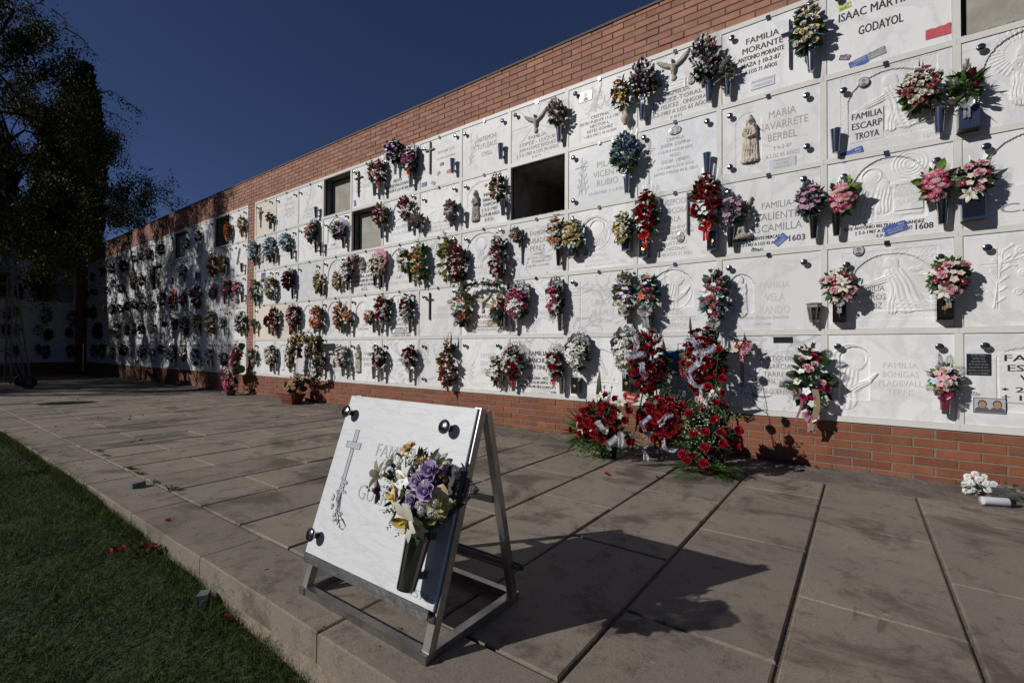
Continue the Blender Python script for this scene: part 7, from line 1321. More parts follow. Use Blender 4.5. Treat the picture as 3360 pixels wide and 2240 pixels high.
# ------------------------------------------------------------------ A-frame stand with the loose slab
LEAN = R(18.9); TW = 0.03
def slab_stand():
    t = empty('slab_stand', (8.55, -3.39, 0.004)); tag(t, 'grey steel A-frame stand holding a marble slab on the paving', 'display stand')
    xl, xr = 8.205-8.55, 8.895-8.55; yf, yb, ya = -0.232, 0.225, 0.030; za = 0.762
    for nm, x in (('leg', xl), ('leg', xr)):
        mb = MB(); mb.bar((x, yf, 0.0), (x, ya-0.006, za), TW, TW, up=(1, 0, 0)); mb.build(nm, m_steel, t)
        mb = MB(); mb.bar((x, yb, 0.0), (x, ya+0.024, za-0.012), TW-0.002, TW-0.002, up=(1, 0, 0)); mb.build(nm, m_steel, t)
    for y in (yf, yb): mb = MB(); mb.box(xl+TW/2, xr-TW/2, y-TW/2, y+TW/2, 0.001, TW+0.001); mb.build('base_rail', m_steel, t)
    for x in (xl, xr): mb = MB(); mb.box(x-TW/2-0.001, x+TW/2+0.001, yf-TW/2-0.004, yb+TW/2+0.004, 0.0, TW); mb.build('base_rail', m_steel, t)
    def fpt(z, back=False): return (ya+(yb-ya)*(1-z/za)) if back else (ya+(yf-ya)*(1-z/za))
    z = 0.40; y = fpt(z, True); mb = MB(); mb.box(xl+TW/2, xr-TW/2, y-0.012, y+0.012, z, z+0.028); mb.build('cross_bar', m_steel, t)
    # trays: front and rear, bent from sheet
    c, s = math.cos(LEAN), math.sin(LEAN)
    for back in (False, True):
        zc = 0.137; yc = fpt(zc, back); sg = 1 if back else -1; mb = MB(); prof = [(0.018, 0.02), (0.018, 0.0), (0.052, 0.0), (0.052, 0.030), (0.0485, 0.030), (0.0485, 0.0035), (0.0215, 0.0035), (0.0215, 0.02)]
        x0, x1 = (xl-0.028, xr-0.005) if not back else (xl+0.01, xr+0.045); P = []
        for a, h in prof:   # a: away from the leg, h: along the slab
            P.append((yc+sg*(a-0.004)*c-(-sg)*0-sg*h*s*1.0, zc+h*c-(a)*s*0.9))
        V = [(x0, p[0], p[1]) for p in P]+[(x1, p[0], p[1]) for p in P]; n = len(P); F = [(i, (i+1) % n, n+(i+1) % n, n+i) for i in range(n)]+[tuple(range(n)), tuple(range(2*n-1, n-1, -1))]
        mb.add(V, F); mb.build('tray', M('bent_sheet_steel', (0.50, 0.50, 0.50), 0.28, 1.0, noise=(18, (0.3, 0.3, 0.3), 0.6), bump=(40, 0.6, 0.003)), t)
        for x in (xl, xr):
            mb = MB(); mb.add([(x-0.012, yc, zc-0.045), (x+0.012, yc, zc-0.045), (x+0.012, yc+sg*0.05, zc-0.013), (x-0.012, yc+sg*0.05, zc-0.013), (x-0.012, yc+sg*0.0, zc), (x+0.012, yc, zc)], [(0, 1, 2, 3), (3, 2, 5, 4), (0, 3, 4), (1, 5, 2)]); mb.build('bracket', m_steel, t)
    return t
slab_stand()
EW, EH = 0.738, 0.655
es = empty('gravestone', (8.163, -3.602, 0.150), (-LEAN, 0, 0)); tag(es, 'loose white marble slab with cross and three chrome knobs leaning on the steel stand', 'gravestone')
slab_panel(es, EW, EH, MB_S, thick=0.02)
for kx, kz in ((0.039, 0.578), (0.626, 0.572), (0.047, 0.076)): place('knob', KNOB, es, (kx+0.006, 0, kz), (0, 0, 0), 1.0)
m_out = M('silver_outline', (0.20, 0.205, 0.22), 0.45, 0.3); m_fill = M('sandblasted_fill', (0.38, 0.39, 0.41), 0.6)
mb = MB()
def outline_box(x0, x1, z0, z1, sh=0.0, hh=1.0):
    e = 0.0022; f = lambda x, z: (x+sh*(z-z0), -0.0012, z)
    mb.add([f(x0, z0), f(x1, z0), f(x1, z1), f(x0, z1)], [(0, 1, 2, 3)], 1)
    for a in ((x0, z0, x1, z0+e), (x0, z1-e, x1, z1), (x0, z0, x0+e, z1), (x1-e, z0, x1, z1)): mb.box(a[0], a[2], -0.0022, -0.0006, a[1], a[3], 0)
outline_box(0.101, 0.126, 0.462, 0.512); outline_box(0.066, 0.161, 0.434, 0.4615); outline_box(0.103, 0.124, 0.225, 0.4335)
for i in range(26):
    u = i/26; cx = 0.112+0.02*math.sin(9*u)+(0.05*max(0, u-0.6)); cz = 0.30-0.15*u; a = i*2.4; l = 0.017+0.008*random.random(); d = np.array((math.cos(a), 0, math.sin(a))); q = np.array((-d[2], 0, d[0])); p = np.array((cx, -0.0024, cz))+d*0.008
    mb.add([p, p+d*l*0.5+q*l*0.28, p+d*l, p+d*l*0.5-q*l*0.28], [(3, 2, 1, 0)], 1); mb.tube([p, p+d*l*0.5+q*l*0.28, p+d*l, p+d*l*0.5-q*l*0.28, p], 0.0009, 3, 0)
for dx in (-0.03, 0.0, 0.028): mb.tube([(0.125, -0.002, 0.26), (0.135+dx*0.4, -0.002, 0.18), (0.175+dx, -0.002, 0.135+abs(dx)*0.4)], 0.0013, 4, 0)
mb.tube([(0.145, -0.002, 0.15), (0.18, -0.002, 0.165), (0.207, -0.002, 0.145), (0.195, -0.002, 0.128), (0.165, -0.002, 0.135)], 0.0014, 4, 0)
mb.build('carved_cross', [m_out, m_fill], es)
mb = MB()
for s_, cx, cz, wd, cap in (('FAMILIA', 0.385, 0.425, 0.235, 0.050), ('DE', 0.385, 0.352, 0.05, 0.036), ('GUERRERO', 0.405, 0.254, 0.36, 0.056), ('1578', 0.668, 0.018, 0.085, 0.024)):
    text_into(mb, s_, cx, cz, wd, -0.0014, m=0, cap=cap, bold=0); 0
mb.build('inscription', [m_fill], es)
v_ = place('vase', VASE['cone'], es, (0.664, -0.066, 0.046), (0, 0, 0), (1.32, 1.25, 1.20)); 
bpy.context.view_layer.update()
# its bouquet: every flower placed from the photo on a plane in front of the slab
en = np.array([0, -math.cos(LEAN), math.sin(LEAN)]); eP = np.array([8.163, -3.602, 0.150])
def onslab(c, x, y, off):
    v = ray(*cp(c, x, y)); t = ((eP+off*en-CAM)@en)/(v@en); return CAM+v*t
b0 = onslab('P', 690, 1290, 0.08); et = empty('bouquet', tuple(b0)); tag(et, 'bouquet of lilac roses, white lilies and cream orchids in smoky film on the leaning slab', 'bouquet')
EF = [('rose', 'cream', 570, 185, .09, .034, (-.2, -.6, .8)), ('lily', 'white', 505, 540, .20, .052, (-.35, -1, .35)), ('lily', 'ivory', 335, 350, .13, .048, (-.9, -.5, .6)), ('lily', 'ivory', 170, 500, .14, .052, (-1.2, -.5, .1)), ('tuber', 'white', 500, 385, .17, .045, (-.2, -.7, .8)), ('tuber', 'ivory', 600, 420, .17, .034, (0, -.7, .8)),
      ('rose', 'cream', 720, 345, .12, .030, (.1, -.5, .9)), ('bud', 'cream', 305, 535, .15, .017, (-.6, -.6, .6)), ('rose', 'cream', 500, 325, .11, .022, (-.2, -.5, .9)), ('rose', 'lilac', 845, 455, .19, .036, (.15, -1, .45)), ('rose', 'lilac', 680, 590, .21, .029, (-.1, -1, .4)), ('rose', 'lilac', 795, 715, .21, .034, (.1, -1, .35)), ('rose', 'lilac', 615, 835, .20, .028, (-.2, -1, .15)),
      ('orchid', 'dpurp', 175, 720, .14, .036, (-1, -.7, -.1)), ('orchid', 'purple', 960, 530, .12, .028, (.7, -.6, .2)), ('orchid', 'cream', 385, 790, .18, .052, (-.6, -.9, .0)), ('orchid', 'ivory', 540, 1090, .20, .064, (-.2, -1, -.15)), ('orchid', 'ivory', 650, 1160, .17, .050, (.2, -.8, -.5)), ('orchid', 'cream', 935, 845, .18, .048, (.5, -1, .1)),
      ('lily', 'ivory', 930, 330, .09, .042, (.5, -.4, .9)), ('bloom', 'white', 740, 300, .08, .028, (.2, -.4, .9)), ('bloom', 'white', 720, 450, .17, .022, (0, -.9, .5)), ('bloom', 'ivory', 470, 690, .17, .032, (-.4, -1, 0))]
EF += [('hyd', 'white', x, y, o_, .017, (0, -1, .2)) for x, y, o_ in ((765, 615, .22), (690, 890, .21), (845, 985, .2), (590, 590, .2), (560, 745, .2), (715, 965, .21), (900, 850, .2), (775, 835, .21), (690, 470, .18), (1180, 500, .1))]
for k_, c_, x, y, o_, s_, d_ in EF:
    o = place(KN[k_], fmesh(k_, c_), et); p = onslab('P', x, y, o_)-b0
    o.matrix_basis = Matrix.Translation(p)@Matrix(basis(d_, random.uniform(0, 6))[0].tolist()).to_4x4()@Matrix.Scale(s_, 4)
def pl(x, y, o_): return onslab('P', x, y, o_)-b0
it = []
for (x, y, o_, ex, ey) in [(990, 420, .15, 1060, 370), (960, 480, .15, 1050, 440), (950, 540, .16, 1060, 545), (950, 620, .16, 1060, 600), (960, 700, .16, 1055, 680), (1000, 900, .17, 1160, 880), (980, 930, .17, 1110, 930), (930, 960, .17, 1000, 1000), (880, 1010, .17, 950, 1080), (820, 1060, .17, 875, 1160), (760, 1080, .16, 810, 1195), (930, 400, .15, 1000, 330)]:
    a_, b_ = pl(x, y, o_), pl(ex, ey, o_+0.01); it.append(('wide', a_, b_-a_, float(np.linalg.norm(b_-a_))*1.15, 0.3))
leaves_part(et, it, 'yellowg', 'fern_leaves')
it = []
for (x, y, o_, ex, ey) in [(570, 280, .08, 410, 265), (590, 280, .08, 690, 240), (640, 290, .08, 700, 300), (600, 300, .09, 610, 380), (430, 900, .12, 350, 1110), (420, 980, .13, 350, 990), (600, 1200, .12, 650, 1390), (480, 1150, .12, 400, 1220), (400, 640, .13, 330, 700), (330, 800, .12, 250, 830), (500, 950, .15, 360, 930), (700, 200, .08, 800, 170), (690, 230, .08, 780, 210), (880, 300, .08, 840, 230)]:
    a_, b_ = pl(x, y, o_), pl(ex, ey, o_); it.append(('wide', a_, b_-a_, float(np.linalg.norm(b_-a_))*1.2, 0.2))
leaves_part(et, it, 'dark', 'foliage')
mb = MB(); N = 130; cx = pl(640, 700, .10); u = rng.normal(size=(N, 3)); u /= np.linalg.norm(u, axis=1)[:, None]
mb.scatter(*LG['leaf'], basis(u, rng.uniform(0, 6, N))*0.06, cx+u*np.array([0.10, 0.04, 0.12])*rng.uniform(0.3, 1, N)[:, None], 0)
N = 60; u = rng.normal(size=(N, 3)); u /= np.linalg.norm(u, axis=1)[:, None]; mb.scatter(*LG['sprig'], basis(u, rng.uniform(0, 6, N))*0.05, cx+np.array((0.04, -0.05, -0.02))+u*np.array([0.09, 0.03, 0.08]), 1)
st0 = pl(690, 1300, .07)
for k in range(14): mb.tube([st0+(0, 0, -0.05), (st0+cx)/2, cx+rng.normal(size=3)*0.04], 0.003, 4, 0)
mb.build('inner_leaves', [lmat('dark'), lmat('blueg')], et, attr=True)
mb = MB(); mb.tube([pl(200, 560, .14), pl(130, 450, .15), pl(118, 340, .15)], 0.0012, 4, 0); mb.tube([pl(150, 700, .14), pl(70, 710, .14), pl(20, 660, .14)], 0.0014, 4, 1)
for p, m_ in ((pl(118, 335, .15), 0), (pl(38, 700, .14), 1), (pl(22, 655, .14), 1), (pl(95, 690, .14), 1)): mb.lathe([(0, -0.006), (0.005, 0), (0, 0.006)], 7, m_, T=(np.eye(3), p))
for (x, y, ex, ey, o_) in ((520, 560, 500, 480, .23), (530, 560, 545, 470, .23), (510, 560, 450, 500, .23), (700, 430, 700, 340, .15), (690, 430, 660, 370, .15)): mb.tube([pl(x, y, o_-0.02), pl(ex, ey, o_)], 0.0013, 4, 0)
mb.build('stamens', [m_stamen, lmat('dark')], et, attr=True)
# smoky cellophane cone, open towards the upper left
mb = MB(); P = []; foot_ = pl(700, 1290, .07); rim = [(1040, 470, .15), (1090, 400, .13), (1130, 365, .10), (1270, 420, .09), (1360, 560, .10), (1450, 675, .13), (1340, 790, .16), (1180, 960, .17), (1020, 1080, .17), (880, 1200, .15)]
rim = [pl(*q) for q in rim]
for i in range(12):
    u = i/11; row = []
    for j in range(37):
        s = j/36*(len(rim)-1); k = min(len(rim)-2, int(s)); q = rim[k]+(rim[k+1]-rim[k])*(s-k); row.append(foot_+(q-foot_)*u**0.8+np.array((0, -0.006, 0.004))*math.sin(j*1.9+u*5)*u*1.3+np.array((0.0, 0.014, -0.006))*math.sin(3.1*u)*math.sin(j*0.7))
    P.append(row)
mb.sheet(P); mb.build('cellophane', M('dark_cellophane', (0.022, 0.022, 0.024), 0.25, 0.0, alpha=0.85, spec=0.6, bump=(30, 1.0, 0.04)), et, smooth=True)

# ------------------------------------------------------------------ the red funeral flowers at the foot of the wall
def jw(x, y, Y): return np.array(on_wall(*cp('J', x, y), Y=Y))
def spray_stand(c, h, par):
    mb = MB(); mb.tube([(0, 0.10, h), (-0.15, -0.02, -c)], 0.008, 6); mb.tube([(0, 0.10, h), (0.15, -0.02, -c)], 0.008, 6); mb.tube([(0, 0.10, h), (0, 0.20, -c)], 0.008, 6); mb.build('stand', m_bronze, par)
def nets(t, items, size, mat='net', name='net_ribbon'):
    for (p, d, s) in items:
        mb = MB(); d = np.array(d, float); d /= np.linalg.norm(d); sd = np.cross(d, (0, -1, 0)); sd /= np.linalg.norm(sd); lace = mat == 'net'; ph = random.uniform(0, 6); w0 = s*(0.17 if lace else 0.22); s = s*0.8
        def pt(u, v):
            w_ = w0*(0.55+0.45*abs(math.sin(2.6*u+ph))); return np.array(p)+d*s*1.15*(u-0.5)+sd*s*0.16*math.sin(5*u+ph)+np.array((0, -1, 0))*(0.04*math.sin(math.pi*u)+0.016*math.sin(9*u+ph)+0.012*math.sin(7*v+4*u))+sd*w_*(2*v-1)
        if lace:
            for i in range(190):
                u, v = random.random(), random.random(); a = pt(u, v); P_ = [a]
                for q in range(2): u = min(1, max(0, u+random.gauss(0, 0.055))); v = min(1, max(0, v+random.gauss(0, 0.2))); P_.append(pt(u, v))
                mb.tube(P_, 0.0013, 3)
        else: mb.sheet([[pt(u, v) for v in np.linspace(0, 1, 7)] for u in np.linspace(0, 1, 16)])
        mb.build(name, rmat(mat) if not lace else m_lace, t, smooth=not lace)
m_lace = M('white_lace', (0.55, 0.57, 0.66), 0.6)
RR = [('rose', 'red', 5, 1.28), ('rose', 'dred', 2, 1.25)]
for nm, (x0, y0, x1, y1), lab in (('l', (705, 60, 1105, 640), 'left tall spray of red roses with white net against the wall'), ('r', (1165, 42, 1585, 640), 'right tall spray of red roses with white net against the wall')):
    p = jw((x0+x1)/2, (y0+y1)/2, -0.26); a, b = 0.205, 0.33
    if nm == 'r': b = 0.325
    t = bouquet('standing_spray', p, a, b, 0.13, RR, [('leaf', 'dark', 0.07, 120), ('fern', 'dark', 0.13, 24), ('fern', 'blueg', 0.12, 14)], n=34, fill=620, foot=(0, 0.05, -b*1.1), label=lab, cat='flower spray', group='red rose sprays', taper=0.12)
    spray_stand(p[2], b*0.5, t)
    nets(t, [((-0.05, -0.15, 0.17), (0.3, 0, 1), 0.17), ((-0.07, -0.16, 0.07), (1, 0, -0.5), 0.24), ((0.02, -0.16, -0.08), (0.6, 0, -1), 0.17)] if nm == 'l' else [((-0.03, -0.15, 0.14), (1, 0, -0.7), 0.2), ((0.07, -0.16, 0.06), (0.7, 0, 1), 0.22), ((-0.04, -0.16, -0.10), (0.2, 0, 1), 0.2), ((0.0, -0.16, -0.2), (1, 0, -0.2), 0.18)], 1)
    leaves_part(t, [('lance', (0.08, 0.0, b*0.75), (0.25, -0.1, 1), 0.2, 0.5), ('lance', (-0.1, 0, b*0.7), (-0.1, 0, 1), 0.17, 0), ('lance', (0.0, -0.06, -b*0.85), (0.9, -0.2, 0.35), 0.26, 0.3), ('lance', (0.13, -0.05, -b*0.5), (0.8, -0.3, -0.5), 0.16, 0)], 'dark', 'broad_leaf')
# low central spray in a grey pot
p = jw(1080, 850, -0.40); t = bouquet('flower_arrangement', p, 0.30, 0.23, 0.20, RR, [('leaf', 'dark', 0.08, 150), ('fern', 'dark', 0.15, 30), ('sprig', 'green', 0.13, 60), ('blade', 'green', 0.25, 12)], n=56, fill=520, foot=(0, 0.0, -0.28), label='wide low heap of red roses and net ribbon, middle of the floor flowers', cat='flower arrangement', group='red rose arrangements on the floor')
nets(t, [((-0.12, -0.22, -0.02), (0.2, 0, 1), 0.16), ((-0.11, -0.22, -0.13), (1, 0, 0.3), 0.12), ((0.05, -0.22, 0.03), (1, 0, 0.4), 0.16), ((0.07, -0.2, -0.20), (1, 0, -0.6), 0.16), ((-0.13, -0.16, -0.28), (0.4, 0, 1), 0.17)], 1)
g = on_ground(*cp('J', 1090, 1180)); mb = MB(); mb.lathe([(0, 0), (0.085, 0), (0.10, 0.13), (0.105, 0.135), (0.09, 0.135), (0, 0.10)], 20, T=(np.eye(3), np.array((8.60, -0.36, 0.0))-p)); mb.build('pot', M('grey_plastic', (0.16, 0.17, 0.20), 0.5), t, smooth=True)
# crystal brooches
for (x, y) in ((968, 705), (1215, 838)):
    mb = MB(); q = jw(x, y, -0.62)-p
    for i in range(9): a = i*0.7; mb.lathe([(0, -0.006), (0.010, 0), (0, 0.006)], 6, T=(basis((0, -1, 0))[0], q+np.array((math.cos(a)*0.014, 0, math.sin(a)*0.014))*(0 if i == 8 else 1)))
    mb.build('crystal_brooch', M('gold_crystal', (0.85, 0.75, 0.5), 0.08, 0.9), t)
# right front basket: loose roses, gladiolus and ferns
p = jw(1420, 960, -0.68); t = bouquet('flower_arrangement', p, 0.20, 0.33, 0.19, RR, [('leaf', 'dark', 0.07, 120), ('wide', 'green', 0.06, 50), ('fern', 'dark', 0.12, 20), ('sprig', 'green', 0.14, 60)], n=9, fill=420, foot=(0, 0.0, -0.36), label='loose arrangement of red roses, white gladiolus and ferns, rightmost on the floor', cat='flower arrangement', group='red rose arrangements on the floor')
def jl(x, y, Y, o=None): return jw(x, y, Y)-(p if o is None else o)
for (x, y, Y) in ((1545, 505, -.55), (1530, 625, -.6), (1555, 735, -.6), (1680, 950, -.7), (1662, 1085, -.72), (1550, 1062, -.82), (1425, 575, -.55), (1510, 250, -.4), (1480, 860, -.8), (1300, 975, -.85), (1395, 1095, -.88), (1385, 1230, -.9), (1245, 1205, -.86), (1205, 1150, -.84)):
    o = place('rose', fmesh('rose', 'red'), t); q = jl(x, y, Y); o.matrix_basis = Matrix.Translation(q)@Matrix(basis((q[0]*2, -1, 0.5), random.uniform(0, 6))[0].tolist()).to_4x4()@Matrix.Scale(0.040, 4)
    mb = MB(); mb.tube([q, q*0.5+np.array((0, 0, -0.1)), (0, 0, -0.33)], 0.0028, 4); mb.build('rose_stem', m_stem, t)
mb = MB(); mb.tube([(0, 0, -0.3), jl(1375, 870, -.7), jl(1440, 700, -.66), jl(1500, 520, -.64)], 0.006, 5, r1=0.003); mb.build('gladiolus_stem', lmat('green'), t)
for i in range(11):
    u = i/10; q = jl(1372+118*u**1.2, 850-260*u, -.70+0.05*u); o = place('gladiolus', fmesh('glad', 'white'), t); o.matrix_basis = Matrix.Translation(q+np.array((0.012*(-1)**i, 0, 0)))@Matrix(basis((0.5*(-1)**i, -1, 0.5), i)[0].tolist()).to_4x4()@Matrix.Scale(0.034*(1-0.45*u), 4)
it = []
for i in range(30):
    a = random.uniform(math.pi*1.02, math.pi*1.98); it.append(('fern', (0.06*math.cos(a), 0.06*math.sin(a), -p[2]+0.05+random.uniform(0, 0.04)), (math.cos(a), math.sin(a)*0.7, random.uniform(-0.12, 0.25)), random.uniform(0.16, 0.27), random.uniform(-0.5, 0.5)+math.pi))
for (x, y, ex, ey) in ((1250, 1270, 1105, 1290), (1280, 1290, 1130, 1330), (1300, 1250, 1120, 1230), (1500, 1280, 1700, 1345), (1480, 1250, 1620, 1330), (1330, 1300, 1230, 1350)):
    a_, b_ = on_ground(*cp('J', x, y), 0.05)-p, on_ground(*cp('J', ex, ey), 0.02)-p; it.append(('fern', a_, b_-a_, float(np.linalg.norm(b_-a_))*1.2, math.pi))
leaves_part(t, it, 'green', 'fern_fronds')
g = on_ground(*cp('J', 1420, 1320)); mb = MB(); mb.lathe([(0, 0), (0.075, 0), (0.09, 0.075), (0.08, 0.075), (0, 0.06)], 20, T=(np.eye(3), np.array((9.02, -0.70, 0.0))-p)); mb.build('pot', M('dark_green_plastic', (0.01, 0.03, 0.02), 0.35), t, smooth=True)
# left basket in a green pot, with palm blades, lilies and organza
p = jw(500, 870, -0.68); t = bouquet('flower_arrangement', p, 0.235, 0.20, 0.18, RR+[('lily', 'ivory', 1, 1.0)], [('leaf', 'dark', 0.07, 110), ('sprig', 'green', 0.12, 70), ('fern', 'olive', 0.17, 14)], n=24, foot=(0, 0.0, -0.26), label='red roses and white lilies in a dark green pot, leftmost on the floor', cat='flower arrangement', group='red rose arrangements on the floor')
it = []
for (x, y) in ((135, 850), (130, 905), (135, 950), (170, 1020), (160, 1080), (200, 1110), (180, 760), (215, 745), (250, 720), (275, 740), (150, 800), (190, 1150), (240, 830), (150, 870), (130, 990)):
    a_, b_ = jw(400, 950, -.62)-p, jw(x, y, -.72)-p; it.append(('blade', a_, b_-a_, float(np.linalg.norm(b_-a_)), random.uniform(0, 3)))
for (x, y) in ((880, 1005), (900, 1045), (860, 1070), (840, 980), (890, 1085)):
    a_, b_ = jw(600, 960, -.62)-p, jw(x, y, -.72)-p; it.append(('blade', a_, b_-a_, float(np.linalg.norm(b_-a_)), random.uniform(0, 3)))
it = it+[(k_, p_+np.random.default_rng(i).normal(0, .01, 3), np.array(d_)+np.random.default_rng(i).normal(0, .05, 3), l_*0.9, s_) for i, (k_, p_, d_, l_, s_) in enumerate(it)]; leaves_part(t, it, 'green', 'palm_blades')
leaves_part(t, [('sprig', np.array((random.uniform(-0.16, 0.16), -0.05, -0.14)), np.array((random.uniform(-1, 1), -0.6, random.uniform(-0.9, 0.1))), random.uniform(0.12, 0.2), random.uniform(0, 6)) for _q in range(60)], 'green', 'hanging_sprigs'); leaves_part(t, [('lance', jw(490, 760, -.6)-p, jw(478, 435, -.6)-jw(490, 760, -.6), 0.37, 0.2), ('lance', jw(700, 760, -.6)-p, (0.7, -0.1, 0.75), 0.27, 1.0), ('lance', jw(700, 720, -.6)-p, (0.8, -0.2, 0.2), 0.2, 1.0)], 'dark', 'broad_leaf')
for (x, y, d_, k_, s_) in ((497, 655, (-.5, -.8, .6), 'lily', .05), (672, 705, (.3, -.8, .6), 'lily', .05), (660, 820, (.5, -1, .2), 'lily', .035), (530, 590, (0, -.2, 1), 'bud', .022), (592, 590, (.2, -.2, 1), 'bud', .02), (570, 640, (.2, -.2, 1), 'bud', .02), (305, 880, (-.8, -.6, .2), 'lily', .04), (780, 985, (.8, -.6, 0), 'lily', .035)):
    o = place(KN[k_], fmesh(k_, 'ivory'), t); q = jw(x, y, -.74)-p; o.matrix_basis = Matrix.Translation(q)@Matrix(basis(d_, 1)[0].tolist()).to_4x4()@Matrix.Scale(s_, 4)
    mb = MB(); mb.tube([q, (0, 0.02, -0.1)], 0.0022, 4); mb.build('stem', m_stem, t)
for (x, y, Y) in ((548, 728, -.8), (503, 775, -.86), (420, 740, -.76), (535, 645, -.7), (625, 680, -.7), (338, 775, -.72), (305, 843, -.76), (372, 865, -.86), (330, 910, -.84), (325, 975, -.86), (248, 940, -.74), (440, 915, -.9), (443, 975, -.9), (520, 1030, -.92), (598, 850, -.88), (610, 800, -.84), (702, 860, -.84), (740, 780, -.74), (745, 1040, -.8), (598, 945, -.9)):
    o = place('rose', fmesh('rose', 'red'), t); q = jw(x, y, Y)-p; o.matrix_basis = Matrix.Translation(q)@Matrix(basis((q[0]*2.5, -1, 0.35+q[2]*2), random.uniform(0, 6))[0].tolist()).to_4x4()@Matrix.Scale(0.037, 4)
nets(t, [(jw(515, 915, -.98)-p, (0.35, 0, -1), 0.13), (jw(600, 1050, -1.0)-p, (0.3, 0, 1), 0.15), (jw(680, 1035, -.98)-p, (-0.5, 0, -1), 0.15)], 1, 'white', 'organza_ribbon')
g = on_ground(*cp('J', 545, 1185)); mb = MB(); mb.lathe([(0, 0), (0.068, 0), (0.085, 0.11), (0.09, 0.115), (0.08, 0.115), (0, 0.10)], 20, T=(np.eye(3), np.array((g[0], g[1]+0.05, 0.0))-p)); mb.build('pot', M('green_plastic', (0.01, 0.045, 0.03), 0.3), t, smooth=True)
# heart shaped signs stuck in the flowers
def heart(name, c, w, h, thick, mat, label, txt=None, hole=0, Y=-0.7, tilt=0.0):
    q = jw(*c, Y); n = 44; P = []
    for i in range(n):
        a = 2*math.pi*i/n; x = 16*math.sin(a)**3; z = 13*math.cos(a)-5*math.cos(2*a)-2*math.cos(3*a)-math.cos(4*a); P.append((x/32*w, (z+2.5)/30*h))
    o = empty(name, tuple(q), (0, tilt, 0)); tag(o, label, 'heart sign'); mb = MB()
    if hole:
        k = 1-hole; V = [(x, -thick/2, z) for x, z in P]+[(x*k, -thick/2, z*k+0.0) for x, z in P]+[(x, thick/2, z) for x, z in P]+[(x*k, thick/2, z*k) for x, z in P]; F = []
        for i in range(n): j = (i+1) % n; F += [(j, i, n+i, n+j), (2*n+i, 2*n+j, 3*n+j, 3*n+i), (i, j, 2*n+j, 2*n+i), (n+j, n+i, 3*n+i, 3*n+j)]
    else: V = [(x, -thick/2, z) for x, z in P]+[(x, thick/2, z) for x, z in P]; F = [tuple(range(n))[::-1], tuple(range(n, 2*n))]+[(i, (i+1) % n, n+(i+1) % n, n+i) for i in range(n)]
    mb.add(V, F); mb.build('plate', mat, o); mb = MB(); mb.tube([(0, 0, -h*0.4), (0, 0.03, -h*0.4-0.22)], 0.003, 5); mb.build('stick', m_stem, o)
    if txt:
        mb = MB()
        for s_, z_, w_ in txt: text_into(mb, s_, 0, z_, w_, -thick/2-0.0012, bold=0.03, cap=h*0.135, slant=0.15)
        mb.build('lettering', M('cream_letters', (0.72, 0.66, 0.45), 0.6), o)
heart('heart_sign', (752, 680), 0.145, 0.135, 0.006, M('red_felt', (0.42, 0.02, 0.03), 0.8), 'solid red heart plate lettered HERMANO MATEO in the left floor basket', [('HERMANO', 0.016, 0.098), ('MATEO', -0.022, 0.070)], Y=-0.62, tilt=0.12)
heart('heart_sign', (1345, 695), 0.074, 0.078, 0.006, M('pink_felt', (0.62, 0.20, 0.25), 0.8), 'small open pink heart on a stick above the red roses', None, hole=0.28, Y=-0.72, tilt=0.1)

# ------------------------------------------------------------------ right foreground: fallen chrysanthemums and candle
g = on_ground(3140+70, 1655); org = np.array(on_ground(*cp('I', 1900, 1400)))
t = empty('bouquet', (10.62, -0.22, 0.03)); tag(t, 'white chrysanthemum bunch in clear film lying at the wall foot beside the candle', 'bouquet'); o0 = np.array((10.62, -0.22, 0.03))
for i, (x, y) in enumerate([(1870, 1240), (1930, 1220), (1960, 1260), (2000, 1245), (1850, 1300), (1900, 1290), (1940, 1310), (1860, 1350), (1905, 1345), (1880, 1390), (1930, 1385), (2030, 1340), (2065, 1305), (1985, 1300), (2075, 1300), (1960, 1335), (1875, 1265), (2015, 1290)]):
    q = np.array(on_wall(*cp('I', x, y), Y=-0.20-0.05*((i*7) % 3)/2))-o0; q[2] = max(q[2], 0.0); o = place('chrysanthemum', fmesh('mum', 'white'), t); o.matrix_basis = Matrix.Translation(q)@Matrix(basis((-0.7, -0.8, 0.5+0.3*math.sin(i)), i)[0].tolist()).to_4x4()@Matrix.Scale(0.026, 4)
mb = MB()
for i in range(26): mb.tube([(-0.05+random.gauss(0, .03), random.gauss(0, .025), 0.05+random.gauss(0, .02)), (0.12, random.gauss(0, .02), 0.04), (0.38, 0.0+random.gauss(0, .01), 0.0)], 0.002, 4)
u = rng.normal(size=(90, 3)); u /= np.linalg.norm(u, axis=1)[:, None]; pp = np.stack([rng.uniform(-0.06, 0.3, 90), rng.normal(0, .03, 90), rng.uniform(0.0, .08, 90)], 1); mb.scatter(*LG['wide'], basis(u)*0.035, pp, 0); mb.build('stems_and_leaves', lmat('dark'), t, attr=True)
mb = MB(); P = []
for i in range(14):
    u = i/13; P.append([(0.05+0.42*u, 0.07*(1-0.75*u)*math.cos(a)*(1+0.1*math.sin(5*a+9*u)), 0.035+0.06*(1-0.75*u)*math.sin(a)*(1+0.1*math.sin(7*a+5*u))-0.02*u) for a in np.linspace(0, 6.283, 20)])
mb.sheet(P); mb.build('film', m_film, t, smooth=True)
c0 = np.array(on_ground(*cp('I', 1975, 1425), 0.03)); c1 = np.array(on_ground(*cp('I', 2195, 1440), 0.03)); d = c1-c0; d[2] = 0; L_ = np.linalg.norm(d)
t = empty('candle', (c0[0], c0[1], 0.031), (0, 0, math.atan2(d[1], d[0]))); tag(t, 'white grave candle in a clear plastic tube lying on its side', 'candle')
